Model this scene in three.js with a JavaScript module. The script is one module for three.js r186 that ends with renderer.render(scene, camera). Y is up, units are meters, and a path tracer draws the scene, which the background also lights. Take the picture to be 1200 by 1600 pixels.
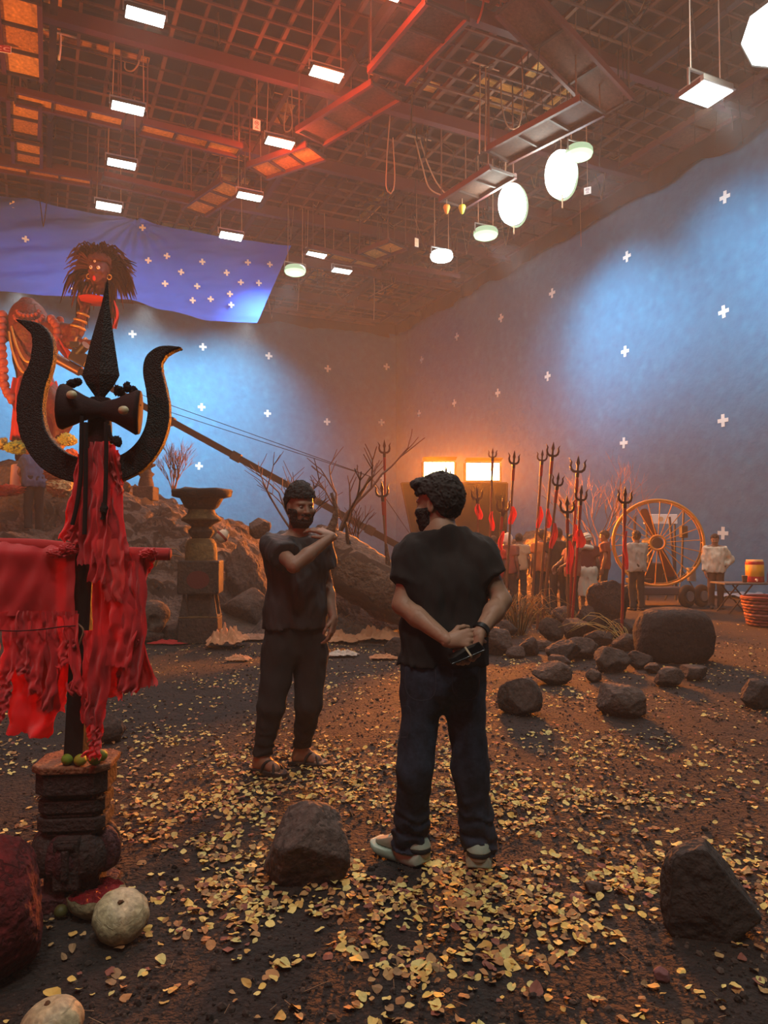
import * as THREE from 'three';
import { mergeGeometries } from 'three/addons/utils/BufferGeometryUtils.js';
import { RoundedBoxGeometry } from 'three/addons/geometries/RoundedBoxGeometry.js';
import { RectAreaLightUniformsLib } from 'three/addons/lights/RectAreaLightUniformsLib.js';
import { createNoise3D, createNoise4D } from 'simplex-noise';

// ---------- camera, exposure, haze, large lights ----------
const scene = new THREE.Scene();
scene.background = new THREE.Color(0x000000);
const FOCAL = 1164, EYE = 1.45, PITCH = Math.atan(47 / FOCAL);
const camera = new THREE.PerspectiveCamera(2 * Math.atan(800 / FOCAL) * 180 / Math.PI, 0.75, 0.05, 200);
camera.position.set(0, EYE, 0);
camera.rotation.set(PITCH, 0, 0);
const renderer = new THREE.WebGLRenderer({ antialias: true });
renderer.toneMapping = THREE.LinearToneMapping;
renderer.toneMappingExposure = 1.06;
renderer.shadowMap.enabled = true;
RectAreaLightUniformsLib.init();
scene.fog = new THREE.FogExp2(0xd8d4d0, 0.0040);          // stage smoke
const POWER = { panel: 95, overhead: 140, near: 330, redFlood: 34, orange: 3000, redSide: 70, redNear: 8, wash: 285, amber: 800 };

// red flood lamp standing outside the frame, left of the set
const redSpot = new THREE.SpotLight(new THREE.Color(1, 0.05, 0.035), POWER.redSide, 0, 0.5, 0.9, 2);
redSpot.name = 'red_flood_lamp_light'; redSpot.position.set(-5.6, 3.3, -5.2); redSpot.target.position.set(-7.4, 4.4, -17);
redSpot.shadow.radius = 10; redSpot.castShadow = true; scene.add(redSpot, redSpot.target);

// smaller red lamp beside the viewer, turned on the cloth-hung trident
const redNear = new THREE.SpotLight(new THREE.Color(1, 0.06, 0.04), POWER.redNear, 0, 0.75, 0.8, 2);
redNear.name = 'small_red_lamp_light'; redNear.position.set(-3.6, 2.7, -0.9); redNear.target.position.set(-1.35, 1.25, -3.05);
redNear.shadow.radius = 8; redNear.castShadow = true; scene.add(redNear, redNear.target);

// amber flood lamp on the ground outside the frame, far left, turned up at the ceiling
const amber = new THREE.SpotLight(new THREE.Color(1, 0.33, 0.06), POWER.amber, 0, 0.66, 0.9, 2);
amber.name = 'amber_flood_lamp_light'; amber.position.set(-12.5, 1.2, -8.5); amber.target.position.set(-7.5, 13, -24);
amber.shadow.radius = 12; amber.castShadow = true; scene.add(amber, amber.target);

// ---------- small helpers ----------
const V = (x, y, z) => new THREE.Vector3(x, y, z);
const PI = Math.PI, lerp = (a, b, t) => a + (b - a) * t, clamp = (x, a, b) => Math.min(b, Math.max(a, x));
const sstep = (a, b, x) => { const t = clamp((x - a) / (b - a), 0, 1); return t * t * (3 - 2 * t); };
function rng(seed) { let s = seed | 0; return () => { s = (s + 0x6d2b79f5) | 0; let t = Math.imul(s ^ (s >>> 15), 1 | s); t = (t + Math.imul(t ^ (t >>> 7), 61 | t)) ^ t; return ((t ^ (t >>> 14)) >>> 0) / 4294967296; }; }
const noise = createNoise3D(rng(11)), noise4 = createNoise4D(rng(12));
const fbm = (x, y, z, o = 4) => { let s = 0, a = 0.5, f = 1; for (let i = 0; i < o; i++) { s += a * noise(x * f, y * f, z * f); a *= 0.5; f *= 2.03; } return s; };
// a point of the place at distance D in front of the lens plane, named by where the photograph shows it
function ray(px, py) { const cx = (px - 600) / FOCAL, cy = (800 - py) / FOCAL, c = Math.cos(PITCH), s = Math.sin(PITCH); return V(cx, cy * c + s, -c + cy * s); }
function at(px, py, D) { const r = ray(px, py); return r.multiplyScalar(D / -r.z).add(V(0, EYE, 0)); }
function onY(px, py, y) { const r = ray(px, py); return r.multiplyScalar((y - EYE) / r.y).add(V(0, EYE, 0)); }
const distAt = (py) => -onY(600, py, 0).z;
// the stage: right and back walls meet in the corner; local x runs right along the back wall, local z towards the viewer along the right wall
const CORNER = V(0.7, 0, -42.7), TURN = 0.4353, AX = V(Math.cos(TURN), 0, -Math.sin(TURN)), AZ = V(Math.sin(TURN), 0, Math.cos(TURN));
const room = (x, y, z) => CORNER.clone().addScaledVector(AX, x).addScaledVector(AZ, z).setY(y);
const toRoom = (p) => { const d = p.clone().sub(CORNER); return { x: d.dot(AX), y: p.y, z: d.dot(AZ) }; };
function onWall(px, py, wall) { const r = ray(px, py), n = wall === 'right' ? AX : AZ, o = V(0, EYE, 0); const t = CORNER.clone().sub(o).dot(n) / r.dot(n); return r.multiplyScalar(t).add(o); }

const taken = new Map();
function numbered(name) { const n = taken.get(name) ?? 0; taken.set(name, n + 1); return n ? `${name}_${String(n).padStart(3, '0')}` : name; }
function tag(o, label, category, group, kind) { if (label) o.userData.label = label; if (category) o.userData.category = category; if (group) o.userData.group = group; if (kind) o.userData.kind = kind; return o; }
function thing(name, label, category, pos = V(0, 0, 0), group) { const o = new THREE.Group(); o.name = numbered(name); o.position.copy(pos); scene.add(o); return tag(o, label, category, group); }
function mesh(name, geo, material, parent) { const m = new THREE.Mesh(geo, material); m.name = parent && parent !== scene ? name : numbered(name); m.castShadow = m.receiveShadow = true; (parent ?? scene).add(m); return m; }
// geometry given in world coordinates, stored in the parent's own
function wpart(parent, name, geo, material) { let p = V(0, 0, 0); for (let o = parent; o && o !== scene; o = o.parent) p.add(o.position); geo.translate(-p.x, -p.y, -p.z); return mesh(name, geo, material, parent); }
// a one-mesh thing whose origin lies at its base
function wthing(name, geo, material, label, category, group) { geo.computeBoundingBox(); const b = geo.boundingBox, c = V((b.min.x + b.max.x) / 2, b.min.y, (b.min.z + b.max.z) / 2); geo.translate(-c.x, -c.y, -c.z); const m = mesh(name, geo, material); m.position.copy(c); return tag(m, label, category, group); }

function plain(g) { const o = new THREE.BufferGeometry(); const n = g.attributes.position.count; o.setAttribute('position', g.attributes.position); if (!g.attributes.normal) g.computeVertexNormals(); o.setAttribute('normal', g.attributes.normal); o.setAttribute('uv', g.attributes.uv ?? new THREE.BufferAttribute(new Float32Array(n * 2), 2)); o.setIndex(g.index ?? [...Array(n).keys()]); return o; }
const merge = (list) => mergeGeometries(list.map(plain));
const box = (w, h, d, x = 0, y = 0, z = 0) => new THREE.BoxGeometry(w, h, d).translate(x, y, z);
const rbox = (w, h, d, r = 0.02, x = 0, y = 0, z = 0) => new RoundedBoxGeometry(w, h, d, 2, r).translate(x, y, z);
const lathe = (pts, seg = 24) => new THREE.LatheGeometry(pts.map(([r, y]) => new THREE.Vector2(r, y)), seg);
// a straight bar between two points
function bar(a, b, r, seg = 6) { const d = b.clone().sub(a), g = new THREE.CylinderGeometry(r, r, d.length(), seg); g.applyQuaternion(new THREE.Quaternion().setFromUnitVectors(V(0, 1, 0), d.clone().normalize())); const c = a.clone().add(b).multiplyScalar(0.5); return g.translate(c.x, c.y, c.z); }
// a flat-sided beam between two points: w across, h in the direction of up
function beam(a, b, w, h, up = V(0, 1, 0)) { const d = b.clone().sub(a), L = d.length(), z = d.clone().normalize(), x = up.clone().cross(z).normalize(), y = z.clone().cross(x), g = new THREE.BoxGeometry(w, h, L); g.applyMatrix4(new THREE.Matrix4().makeBasis(x, y, z)); const c = a.clone().add(b).multiplyScalar(0.5); return g.translate(c.x, c.y, c.z); }
// a tapering tube along a smooth path
function tube(pts, radii, segs = 24, rad = 8, closedEnds = true) {
  const curve = new THREE.CatmullRomCurve3(pts, false, 'centripetal'), fr = curve.computeFrenetFrames(segs, false), P = [], N = [], U = [], I = [];
  const R = typeof radii === 'function' ? radii : (t) => { if (typeof radii === 'number') return radii; const f = t * (radii.length - 1), i = Math.min(radii.length - 2, Math.floor(f)); return lerp(radii[i], radii[i + 1], f - i); };
  const len = curve.getLength();
  for (let i = 0; i <= segs; i++) {
    const t = i / segs, c = curve.getPointAt(t), r = R(t);
    for (let j = 0; j <= rad; j++) { const a = j / rad * 2 * PI, n = fr.normals[i].clone().multiplyScalar(Math.cos(a)).addScaledVector(fr.binormals[i], Math.sin(a)); P.push(c.x + n.x * r, c.y + n.y * r, c.z + n.z * r); N.push(n.x, n.y, n.z); U.push(j / rad * 2 * PI * 0.05, t * len); }
  }
  for (let i = 0; i < segs; i++) for (let j = 0; j < rad; j++) { const a = i * (rad + 1) + j, b = a + rad + 1; I.push(a, b, a + 1, b, b + 1, a + 1); }
  if (closedEnds) for (const [row, t, s] of [[0, 0, -1], [segs, 1, 1]]) { const c = curve.getPointAt(t), T = curve.getTangentAt(t).multiplyScalar(s), k = P.length / 3; P.push(c.x, c.y, c.z); N.push(T.x, T.y, T.z); U.push(0, 0); for (let j = 0; j < rad; j++) { const a = row * (rad + 1) + j; s > 0 ? I.push(a, k, a + 1) : I.push(a, a + 1, k); } }
  const g = new THREE.BufferGeometry(); g.setAttribute('position', new THREE.Float32BufferAttribute(P, 3)); g.setAttribute('normal', new THREE.Float32BufferAttribute(N, 3)); g.setAttribute('uv', new THREE.Float32BufferAttribute(U, 2)); g.setIndex(outward(P, I)); return g;
}
// texture coordinates in metres, from the side that each vertex faces
function boxUV(g, s = 1) { const p = g.attributes.position, n = g.attributes.normal, uv = new Float32Array(p.count * 2); for (let i = 0; i < p.count; i++) { const x = Math.abs(n.getX(i)), y = Math.abs(n.getY(i)), z = Math.abs(n.getZ(i)); const [a, b] = y > x && y > z ? [p.getX(i), p.getZ(i)] : x > z ? [p.getZ(i), p.getY(i)] : [p.getX(i), p.getY(i)]; uv[i * 2] = a * s; uv[i * 2 + 1] = b * s; } g.setAttribute('uv', new THREE.BufferAttribute(uv, 2)); return g; }
// a grid surface: f(s, t) -> Vector3, s and t from 0 to 1
function sheet(f, ns, nt, uvs = 1) {
  const P = [], U = [], I = [];
  for (let j = 0; j <= nt; j++) for (let i = 0; i <= ns; i++) { const v = f(i / ns, j / nt); P.push(v.x, v.y, v.z); U.push(i / ns * uvs, j / nt * uvs); }
  for (let j = 0; j < nt; j++) for (let i = 0; i < ns; i++) { const a = j * (ns + 1) + i, b = a + ns + 1; I.push(a, b, a + 1, b, b + 1, a + 1); }
  const g = new THREE.BufferGeometry(); g.setAttribute('position', new THREE.Float32BufferAttribute(P, 3)); g.setAttribute('uv', new THREE.Float32BufferAttribute(U, 2)); g.setIndex(I); g.computeVertexNormals(); return g;
}
// a cloth sheet with two faces a few millimetres apart
function cloth(f, ns, nt, thick = 0.003) { const a = sheet(f, ns, nt, 1), p = a.attributes.position, n = a.attributes.normal, b = a.clone(), q = b.attributes.position; for (let i = 0; i < p.count; i++) q.setXYZ(i, p.getX(i) - n.getX(i) * thick, p.getY(i) - n.getY(i) * thick, p.getZ(i) - n.getZ(i) * thick); const I = [...b.index.array]; for (let i = 0; i < I.length; i += 3) [I[i], I[i + 1]] = [I[i + 1], I[i]]; b.setIndex(I); b.computeVertexNormals(); return merge([a, b]); }

// turns the triangles of a closed shape so that they face outward
function outward(P, I) { let v = 0; for (let i = 0; i < I.length; i += 3) { const a = I[i] * 3, b = I[i + 1] * 3, c = I[i + 2] * 3; v += P[a] * (P[b + 1] * P[c + 2] - P[b + 2] * P[c + 1]) + P[a + 1] * (P[b + 2] * P[c] - P[b] * P[c + 2]) + P[a + 2] * (P[b] * P[c + 1] - P[b + 1] * P[c]); } if (v < 0) for (let i = 0; i < I.length; i += 3) [I[i], I[i + 1]] = [I[i + 1], I[i]]; return I; }
// ---------- surfaces from distance fields ----------
function surf(f, min, max, c) {
  const nx = Math.ceil((max[0] - min[0]) / c) + 1, ny = Math.ceil((max[1] - min[1]) / c) + 1, nz = Math.ceil((max[2] - min[2]) / c) + 1, F = new Float32Array(nx * ny * nz), B = 4, reach = B * c * 0.87 * 2.0;
  for (let bz = 0; bz < nz; bz += B) for (let by = 0; by < ny; by += B) for (let bx = 0; bx < nx; bx += B) {
    const v = f(min[0] + (bx + 1.5) * c, min[1] + (by + 1.5) * c, min[2] + (bz + 1.5) * c), far = Math.abs(v) > reach;
    for (let z = bz; z < Math.min(nz, bz + B); z++) for (let y = by; y < Math.min(ny, by + B); y++) for (let x = bx; x < Math.min(nx, bx + B); x++) F[(z * ny + y) * nx + x] = far ? v : f(min[0] + x * c, min[1] + y * c, min[2] + z * c);
  }
  const id = new Int32Array(nx * ny * nz).fill(-1), P = [], I = [], sx = 1, sy = nx, sz = nx * ny, O = [0, sx, sy, sx + sy, sz, sx + sz, sy + sz, sx + sy + sz], E = [[0, 1], [2, 3], [4, 5], [6, 7], [0, 2], [1, 3], [4, 6], [5, 7], [0, 4], [1, 5], [2, 6], [3, 7]];
  for (let z = 0; z < nz - 1; z++) for (let y = 0; y < ny - 1; y++) for (let x = 0; x < nx - 1; x++) {
    const k = (z * ny + y) * nx + x; let m = 0; for (let i = 0; i < 8; i++) if (F[k + O[i]] < 0) m |= 1 << i;
    if (m === 0 || m === 255) continue;
    let px = 0, py = 0, pz = 0, n = 0;
    for (const [a, b] of E) { const fa = F[k + O[a]], fb = F[k + O[b]]; if ((fa < 0) === (fb < 0)) continue; const t = fa / (fa - fb); px += lerp(a & 1, b & 1, t); py += lerp((a >> 1) & 1, (b >> 1) & 1, t); pz += lerp(a >> 2, b >> 2, t); n++; }
    id[k] = P.length / 3; P.push(min[0] + (x + px / n) * c, min[1] + (y + py / n) * c, min[2] + (z + pz / n) * c);
  }
  const quad = (a, b, cc, d, flip) => { if (a < 0 || b < 0 || cc < 0 || d < 0) return; flip ? I.push(a, cc, b, a, d, cc) : I.push(a, b, cc, a, cc, d); };
  for (let z = 1; z < nz - 1; z++) for (let y = 1; y < ny - 1; y++) for (let x = 1; x < nx - 1; x++) {
    const k = (z * ny + y) * nx + x, s = F[k] < 0;
    if (s !== F[k + sx] < 0) quad(id[k - sy - sz], id[k - sz], id[k], id[k - sy], !s);
    if (s !== F[k + sy] < 0) quad(id[k - sx - sz], id[k - sx], id[k], id[k - sz], !s);
    if (s !== F[k + sz] < 0) quad(id[k - sx - sy], id[k - sy], id[k], id[k - sx], !s);
  }
  const g = new THREE.BufferGeometry(); g.setAttribute('position', new THREE.Float32BufferAttribute(P, 3)); g.setIndex(outward(P, I)); g.computeVertexNormals(); return boxUV(g);
}
const smin = (a, b, k) => { const h = Math.max(k - Math.abs(a - b), 0) / k; return Math.min(a, b) - h * h * k * 0.25; };
// a tapered capsule; flat = [x, y, z, s] presses it flat along that direction
const cap = (a, b, ra, rb = ra, flat) => ({ a: [a.x, a.y, a.z], d: [b.x - a.x, b.y - a.y, b.z - a.z], l: Math.max(1e-9, b.distanceToSquared(a)), ra, rb, flat });
function capD(c, x, y, z) {
  let px = x - c.a[0], py = y - c.a[1], pz = z - c.a[2]; const h = clamp((px * c.d[0] + py * c.d[1] + pz * c.d[2]) / c.l, 0, 1);
  px -= c.d[0] * h; py -= c.d[1] * h; pz -= c.d[2] * h;
  if (c.flat) { const [fx, fy, fz, s] = c.flat, q = (px * fx + py * fy + pz * fz) * (s - 1); px += fx * q; py += fy * q; pz += fz * q; }
  return Math.sqrt(px * px + py * py + pz * pz) - (c.ra + (c.rb - c.ra) * h);
}
const union = (caps, k) => (x, y, z) => { let d = 1e3; for (const c of caps) d = smin(d, capD(c, x, y, z), k); return d; };
const ell = (c, r) => (x, y, z) => { const a = (x - c[0]) / r[0], b = (y - c[1]) / r[1], d = (z - c[2]) / r[2], q = Math.sqrt(a * a + b * b + d * d); return (q - 1) * Math.min(r[0], r[1], r[2]); };
function bounds(caps, pad) { const lo = [1e9, 1e9, 1e9], hi = [-1e9, -1e9, -1e9]; for (const c of caps) for (let i = 0; i < 3; i++) { const a = c.a[i], b = a + c.d[i], r = Math.max(c.ra, c.rb) + pad; lo[i] = Math.min(lo[i], a - r, b - r); hi[i] = Math.max(hi[i], a + r, b + r); } return [lo, hi]; }

// ---------- computed textures and materials ----------
function tex(size, fn, srgb) { const d = new Uint8Array(size * size * 4); for (let y = 0; y < size; y++) for (let x = 0; x < size; x++) { const c = fn(x / size, y / size), k = (y * size + x) * 4; const v = typeof c === 'number' ? [c, c, c] : c; for (let i = 0; i < 3; i++) d[k + i] = clamp(v[i], 0, 1) * 255; d[k + 3] = 255; } const t = new THREE.DataTexture(d, size, size); t.wrapS = t.wrapT = THREE.RepeatWrapping; t.magFilter = THREE.LinearFilter; t.minFilter = THREE.LinearMipmapLinearFilter; t.generateMipmaps = true; if (srgb) t.colorSpace = THREE.SRGBColorSpace; t.needsUpdate = true; return t; }
// noise that repeats at the edges of its tile
const tile = (u, v, f, o = 4, s = 0) => { const R = f / (2 * PI), a = u * 2 * PI, b = v * 2 * PI; let r = 0, A = 0.5, q = R; for (let i = 0; i < o; i++) { r += A * noise4(q * Math.cos(a) + s + 7.1 * i, q * Math.sin(a) - s, q * Math.cos(b) + 3.3 * s, q * Math.sin(b)); A *= 0.5; q *= 2; } return r; };
const rep = (t, k) => { const c = t.clone(); c.repeat.set(k, k); c.needsUpdate = true; return c; };
const T = {
  grit: tex(512, (u, v) => 0.5 + 0.55 * tile(u, v, 40, 4, 3)),
  lump: tex(512, (u, v) => 0.5 + 0.6 * tile(u, v, 9, 6, 9)),
  mottle: tex(512, (u, v) => 0.83 + 0.28 * tile(u, v, 6, 6, 21)),
  stain: tex(512, (u, v) => { const n = tile(u, v, 8, 5, 31), m = tile(u, v, 26, 3, 5); return 0.78 + 0.3 * n + 0.18 * m; }),
  plaster: tex(1024, (u, v) => { const n = tile(u, v, 9, 6, 41), s = 0.6 * tile(u, v, 22, 5, 8), p = n > 0.24 ? (n - 0.24) * 0.35 : 0; return [0.84 + 0.22 * s + p, 0.86 + 0.2 * s + p * 0.7, 0.88 + 0.16 * s + p * 0.5]; }),
  weave: tex(128, (u, v) => 0.5 + 0.25 * Math.sin(u * 2 * PI * 32) * (Math.sin(v * 2 * PI * 16) > 0 ? 1 : -1) + 0.25 * Math.sin(v * 2 * PI * 32)),
  wood: tex(512, (u, v) => 0.72 + 0.35 * tile(u * 1, v * 1, 3, 3, 2) * 1 + 0.12 * Math.sin(2 * PI * (12 * u + 1.4 * tile(u, v, 4, 3, 6))) + 0.15 * tile(u, v, 50, 2, 8)),
};
function mat(color, rough = 0.9, o = {}) { const { cl = new THREE.Color(color), map, bump, bs = 0.004, ...rest } = o; const K = rest.transmission || rest.clearcoat || rest.sheen ? THREE.MeshPhysicalMaterial : THREE.MeshStandardMaterial; const m = new K({ color: cl, roughness: rough, ...rest }); if (map) m.map = map; if (bump) { m.bumpMap = bump; m.bumpScale = bs; } return m; }
const srgb = (t) => { const c = t.clone(); c.colorSpace = THREE.SRGBColorSpace; c.needsUpdate = true; return c; };
T.mottleC = srgb(T.mottle); T.stainC = srgb(T.stain); T.woodC = srgb(T.wood); T.plaster.colorSpace = THREE.SRGBColorSpace;

// ================= THE STAGE =================
const BAY = 13.45;                                          // top of the blue walls
const M = {
  blue: mat(0, 0.85, { cl: new THREE.Color(0.05, 0.25, 0.42), map: rep(T.plaster, 0.09), bump: rep(T.lump, 0.35), bs: 0.02 }),
  black: mat(0x14110f, 0.95), roof: mat(0x100c0a, 0.95, { map: T.mottleC }),
  steel: mat(0x3e241c, 0.7, { map: T.stainC }), pipe: mat(0x5a3a2a, 0.7), redPaint: mat(0x4a1715, 0.6),
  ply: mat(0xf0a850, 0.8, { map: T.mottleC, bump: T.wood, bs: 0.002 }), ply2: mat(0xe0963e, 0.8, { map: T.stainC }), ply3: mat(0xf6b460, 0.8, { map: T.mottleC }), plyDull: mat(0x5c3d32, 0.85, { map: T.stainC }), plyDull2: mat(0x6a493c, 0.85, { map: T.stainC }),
  rope: mat(0x9a7a60, 0.9), cable: mat(0x241a18, 0.8), whiteMark: mat(0xf2efe6, 0.8), casing: mat(0x2c2a28, 0.5), metalGrey: mat(0x9a9a98, 0.45, { metalness: 0.6 }),
};
function struct(name, geo, material, x, y, z) { const m = mesh(name, geo, material); m.position.copy(room(x, y, z)); m.rotation.y = TURN; m.userData.kind = 'structure'; return m; }
{ const w = (W, H, D) => boxUV(new THREE.BoxGeometry(W, H, D)); 
  struct('wall_back', w(46, BAY, 0.4), M.blue, -22.6, BAY / 2, -0.2);
  struct('wall_right', w(0.4, BAY, 62), M.blue, 0.2, BAY / 2, 30.6);
  struct('wall_left', w(0.4, 16, 62), M.black, -45.4, 8, 30.6);
  struct('wall_rear', w(46, 16, 0.4), M.black, -22.6, 8, 61.8);
  struct('trim_1', w(46, 2.6, 0.3), M.black, -22.6, BAY + 1.3, -0.15);
  struct('trim_2', w(0.3, 2.6, 62), M.black, 0.15, BAY + 1.3, 30.6);
}
// ground: dark loose soil, trodden uneven; it rises a little under the set
const GH = (x, z) => { const r = Math.hypot(x, z); return 0.022 * fbm(x * 0.55, z * 0.55, 3, 4) * sstep(0.5, 3, r) + 0.006 * noise(x * 3.1, z * 3.1, 7); };
const soilColor = tex(1024, (u, v) => { const n = tile(u, v, 12, 6, 3), m = tile(u, v, 60, 3, 13); const k = 0.72 + 0.45 * n + 0.3 * m; return [k, k * 0.97, k * 0.95]; }, true);
const soilBump = tex(1024, (u, v) => 0.5 + 0.4 * tile(u, v, 34, 5, 17) + 0.25 * tile(u, v, 9, 3, 27));
M.soil = mat(0, 0.95, { cl: new THREE.Color(0.034, 0.019, 0.0145), map: rep(soilColor, 0.7), bump: rep(soilBump, 0.9), bs: 0.035 });
{
  const P = [], U = [], I = [], nx = 220, nz = 300;
  // finer cells near the viewer
  const zs = [...Array(nz + 1).keys()].map((i) => { const t = i / nz; return 3 - (3 + 48) * Math.pow(t, 2.2) * 1.0; });
  for (const z of zs) for (let i = 0; i <= nx; i++) { const s = (i / nx) * 2 - 1, half = 6 + Math.max(0, -z) * 0.75, x = s * half; P.push(x, GH(x, z), z); U.push(x, z); }
  for (let j = 0; j < nz; j++) for (let i = 0; i < nx; i++) { const a = j * (nx + 1) + i, b = a + nx + 1; I.push(a, a + 1, b, b, a + 1, b + 1); }
  const g = new THREE.BufferGeometry(); g.setAttribute('position', new THREE.Float32BufferAttribute(P, 3)); g.setAttribute('uv', new THREE.Float32BufferAttribute(U, 2)); g.setIndex(I); g.computeVertexNormals();
  const soil = mesh('floor', g, M.soil); soil.userData.kind = 'structure'; soil.userData.label = 'dark trodden soil of the set';
  const slab = struct('floor_slab', boxUV(new THREE.BoxGeometry(46, 0.3, 62)), M.soil, -22.6, -0.4, 30.6); slab.name = 'floor_001';
}
// ---------- ceiling: roof deck, battens, rods and beams ----------
const GRID = 14.0;
const ceiling = new THREE.Group(); ceiling.name = 'ceiling'; ceiling.userData.kind = 'structure'; ceiling.position.copy(CORNER); ceiling.rotation.y = TURN; scene.add(ceiling);
{
  mesh('roof_deck', boxUV(new THREE.BoxGeometry(46, 0.3, 62)).translate(-22.6, 16.2, 30.6), M.roof, ceiling);
  const r = rng(5), battenGeo = [0.075, 0.095, 0.12].map((w) => new THREE.BoxGeometry(w, w * 1.1, 30)), rodGeo = new THREE.BoxGeometry(40, 0.05, 0.055), beamGeo = new THREE.BoxGeometry(41, 0.34, 0.22);
  M.batten = [mat(0x4a2a1e, 0.85), mat(0x5a3626, 0.85), mat(0x3a2116, 0.85), mat(0x684430, 0.85)];
  for (let i = 0; i < 62; i++) { const m = mesh('batten', battenGeo[Math.floor(r() * 3)], M.batten[Math.floor(r() * 4)], ceiling); m.position.set(-0.7 - i * 0.66 + (r() - 0.5) * 0.16, GRID + (r() - 0.5) * 0.1, 15.2 + (r() - 0.5) * 0.4); m.rotation.y = (r() - 0.5) * 0.012; }
  for (let i = 0; i < 50; i++) { const m = mesh('rod', rodGeo, M.batten[Math.floor(r() * 4)], ceiling); m.position.set(-20.4, GRID - 0.075 + (r() - 0.5) * 0.04, 0.5 + i * 0.6 + (r() - 0.5) * 0.15); m.rotation.y = (r() - 0.5) * 0.006; }
  for (const z of [3.5, 7.8, 12, 16, 19.9, 24, 28]) mesh('beam', beamGeo, M.redPaint, ceiling).position.set(-20.6, GRID - 0.3, z);
  const cross = new THREE.BoxGeometry(0.16, 0.3, 30);
  for (const x of [-4.5, -11.5, -18.5, -26, -33]) mesh('beam', cross, M.steel, ceiling).position.set(x, GRID - 0.22, 15.2);
  // loose boards lying on top of the grid
  const boardGeo = [1.3, 2.1, 2.9].map((l) => new THREE.BoxGeometry(l, 0.04, 0.42)), bm = [M.ply, M.ply2, M.ply3, M.plyDull, M.plyDull2];
  for (let i = 0; i < 80; i++) { const m = mesh('board', boardGeo[Math.floor(r() * 3)], bm[Math.floor(r() * 5)], ceiling); m.position.set(-1 - r() * 34, GRID + 0.55 + r() * 0.7, 1 + r() * 27); m.rotation.y = r() < 0.5 ? 0 : PI / 2; }
  // roof trusses above
  const tr = new THREE.BoxGeometry(44, 0.14, 0.14); for (let i = 0; i < 9; i++) mesh('truss_chord', tr, M.steel, ceiling).position.set(-22, 15.1, 1.5 + i * 3.4);
}
// ---------- catwalks: a run of plywood panels between two rails ----------
function catwalk(label, a, b, width, n, ply, group, rail = M.redPaint) {
  const c = a.clone().add(b).multiplyScalar(0.5), d = b.clone().sub(a), L = d.length(), z = d.clone().normalize(), x = V(0, 1, 0).cross(z).normalize(), y = z.clone().cross(x);
  const o = thing('catwalk', label, 'catwalk', c, group), basis = new THREE.Matrix4().makeBasis(x, y, z), turn = new THREE.Quaternion().setFromRotationMatrix(basis); o.quaternion.copy(turn);
  const step = L / n, plankG = new THREE.BoxGeometry(width, 0.035, step * 0.94);
  for (let i = 0; i < n; i++) { const m = mesh('plank', plankG, ply[i % ply.length], o); m.position.set(0, 0.04, -L / 2 + (i + 0.5) * step); }
  const railG = new THREE.BoxGeometry(0.09, 0.16, L);
  for (const s of [-1, 1]) mesh('rail', railG, rail, o).position.set(s * (width / 2 + 0.03), 0, 0);
  const barG = new THREE.BoxGeometry(width + 0.1, 0.07, 0.06);
  for (let i = 0; i <= n; i++) mesh('crossbar', barG, M.steel, o).position.set(0, -0.01, -L / 2 + i * step);
  // hangers up to the grid
  const inv = turn.clone().invert(), up = V(0, 1, 0).applyQuaternion(inv);
  for (const e of [-0.46, 0.46]) for (const s of [-1, 1]) { const h = GRID + 0.05 - (c.y + z.y * e * L); if (h > 0.05) { const g = bar(V(0, 0, 0), up.clone().multiplyScalar(h), 0.022, 5); g.translate(s * (width / 2 + 0.03), 0, e * L); mesh('hanger', g, M.pipe, o); } }
  return o;
}
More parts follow.
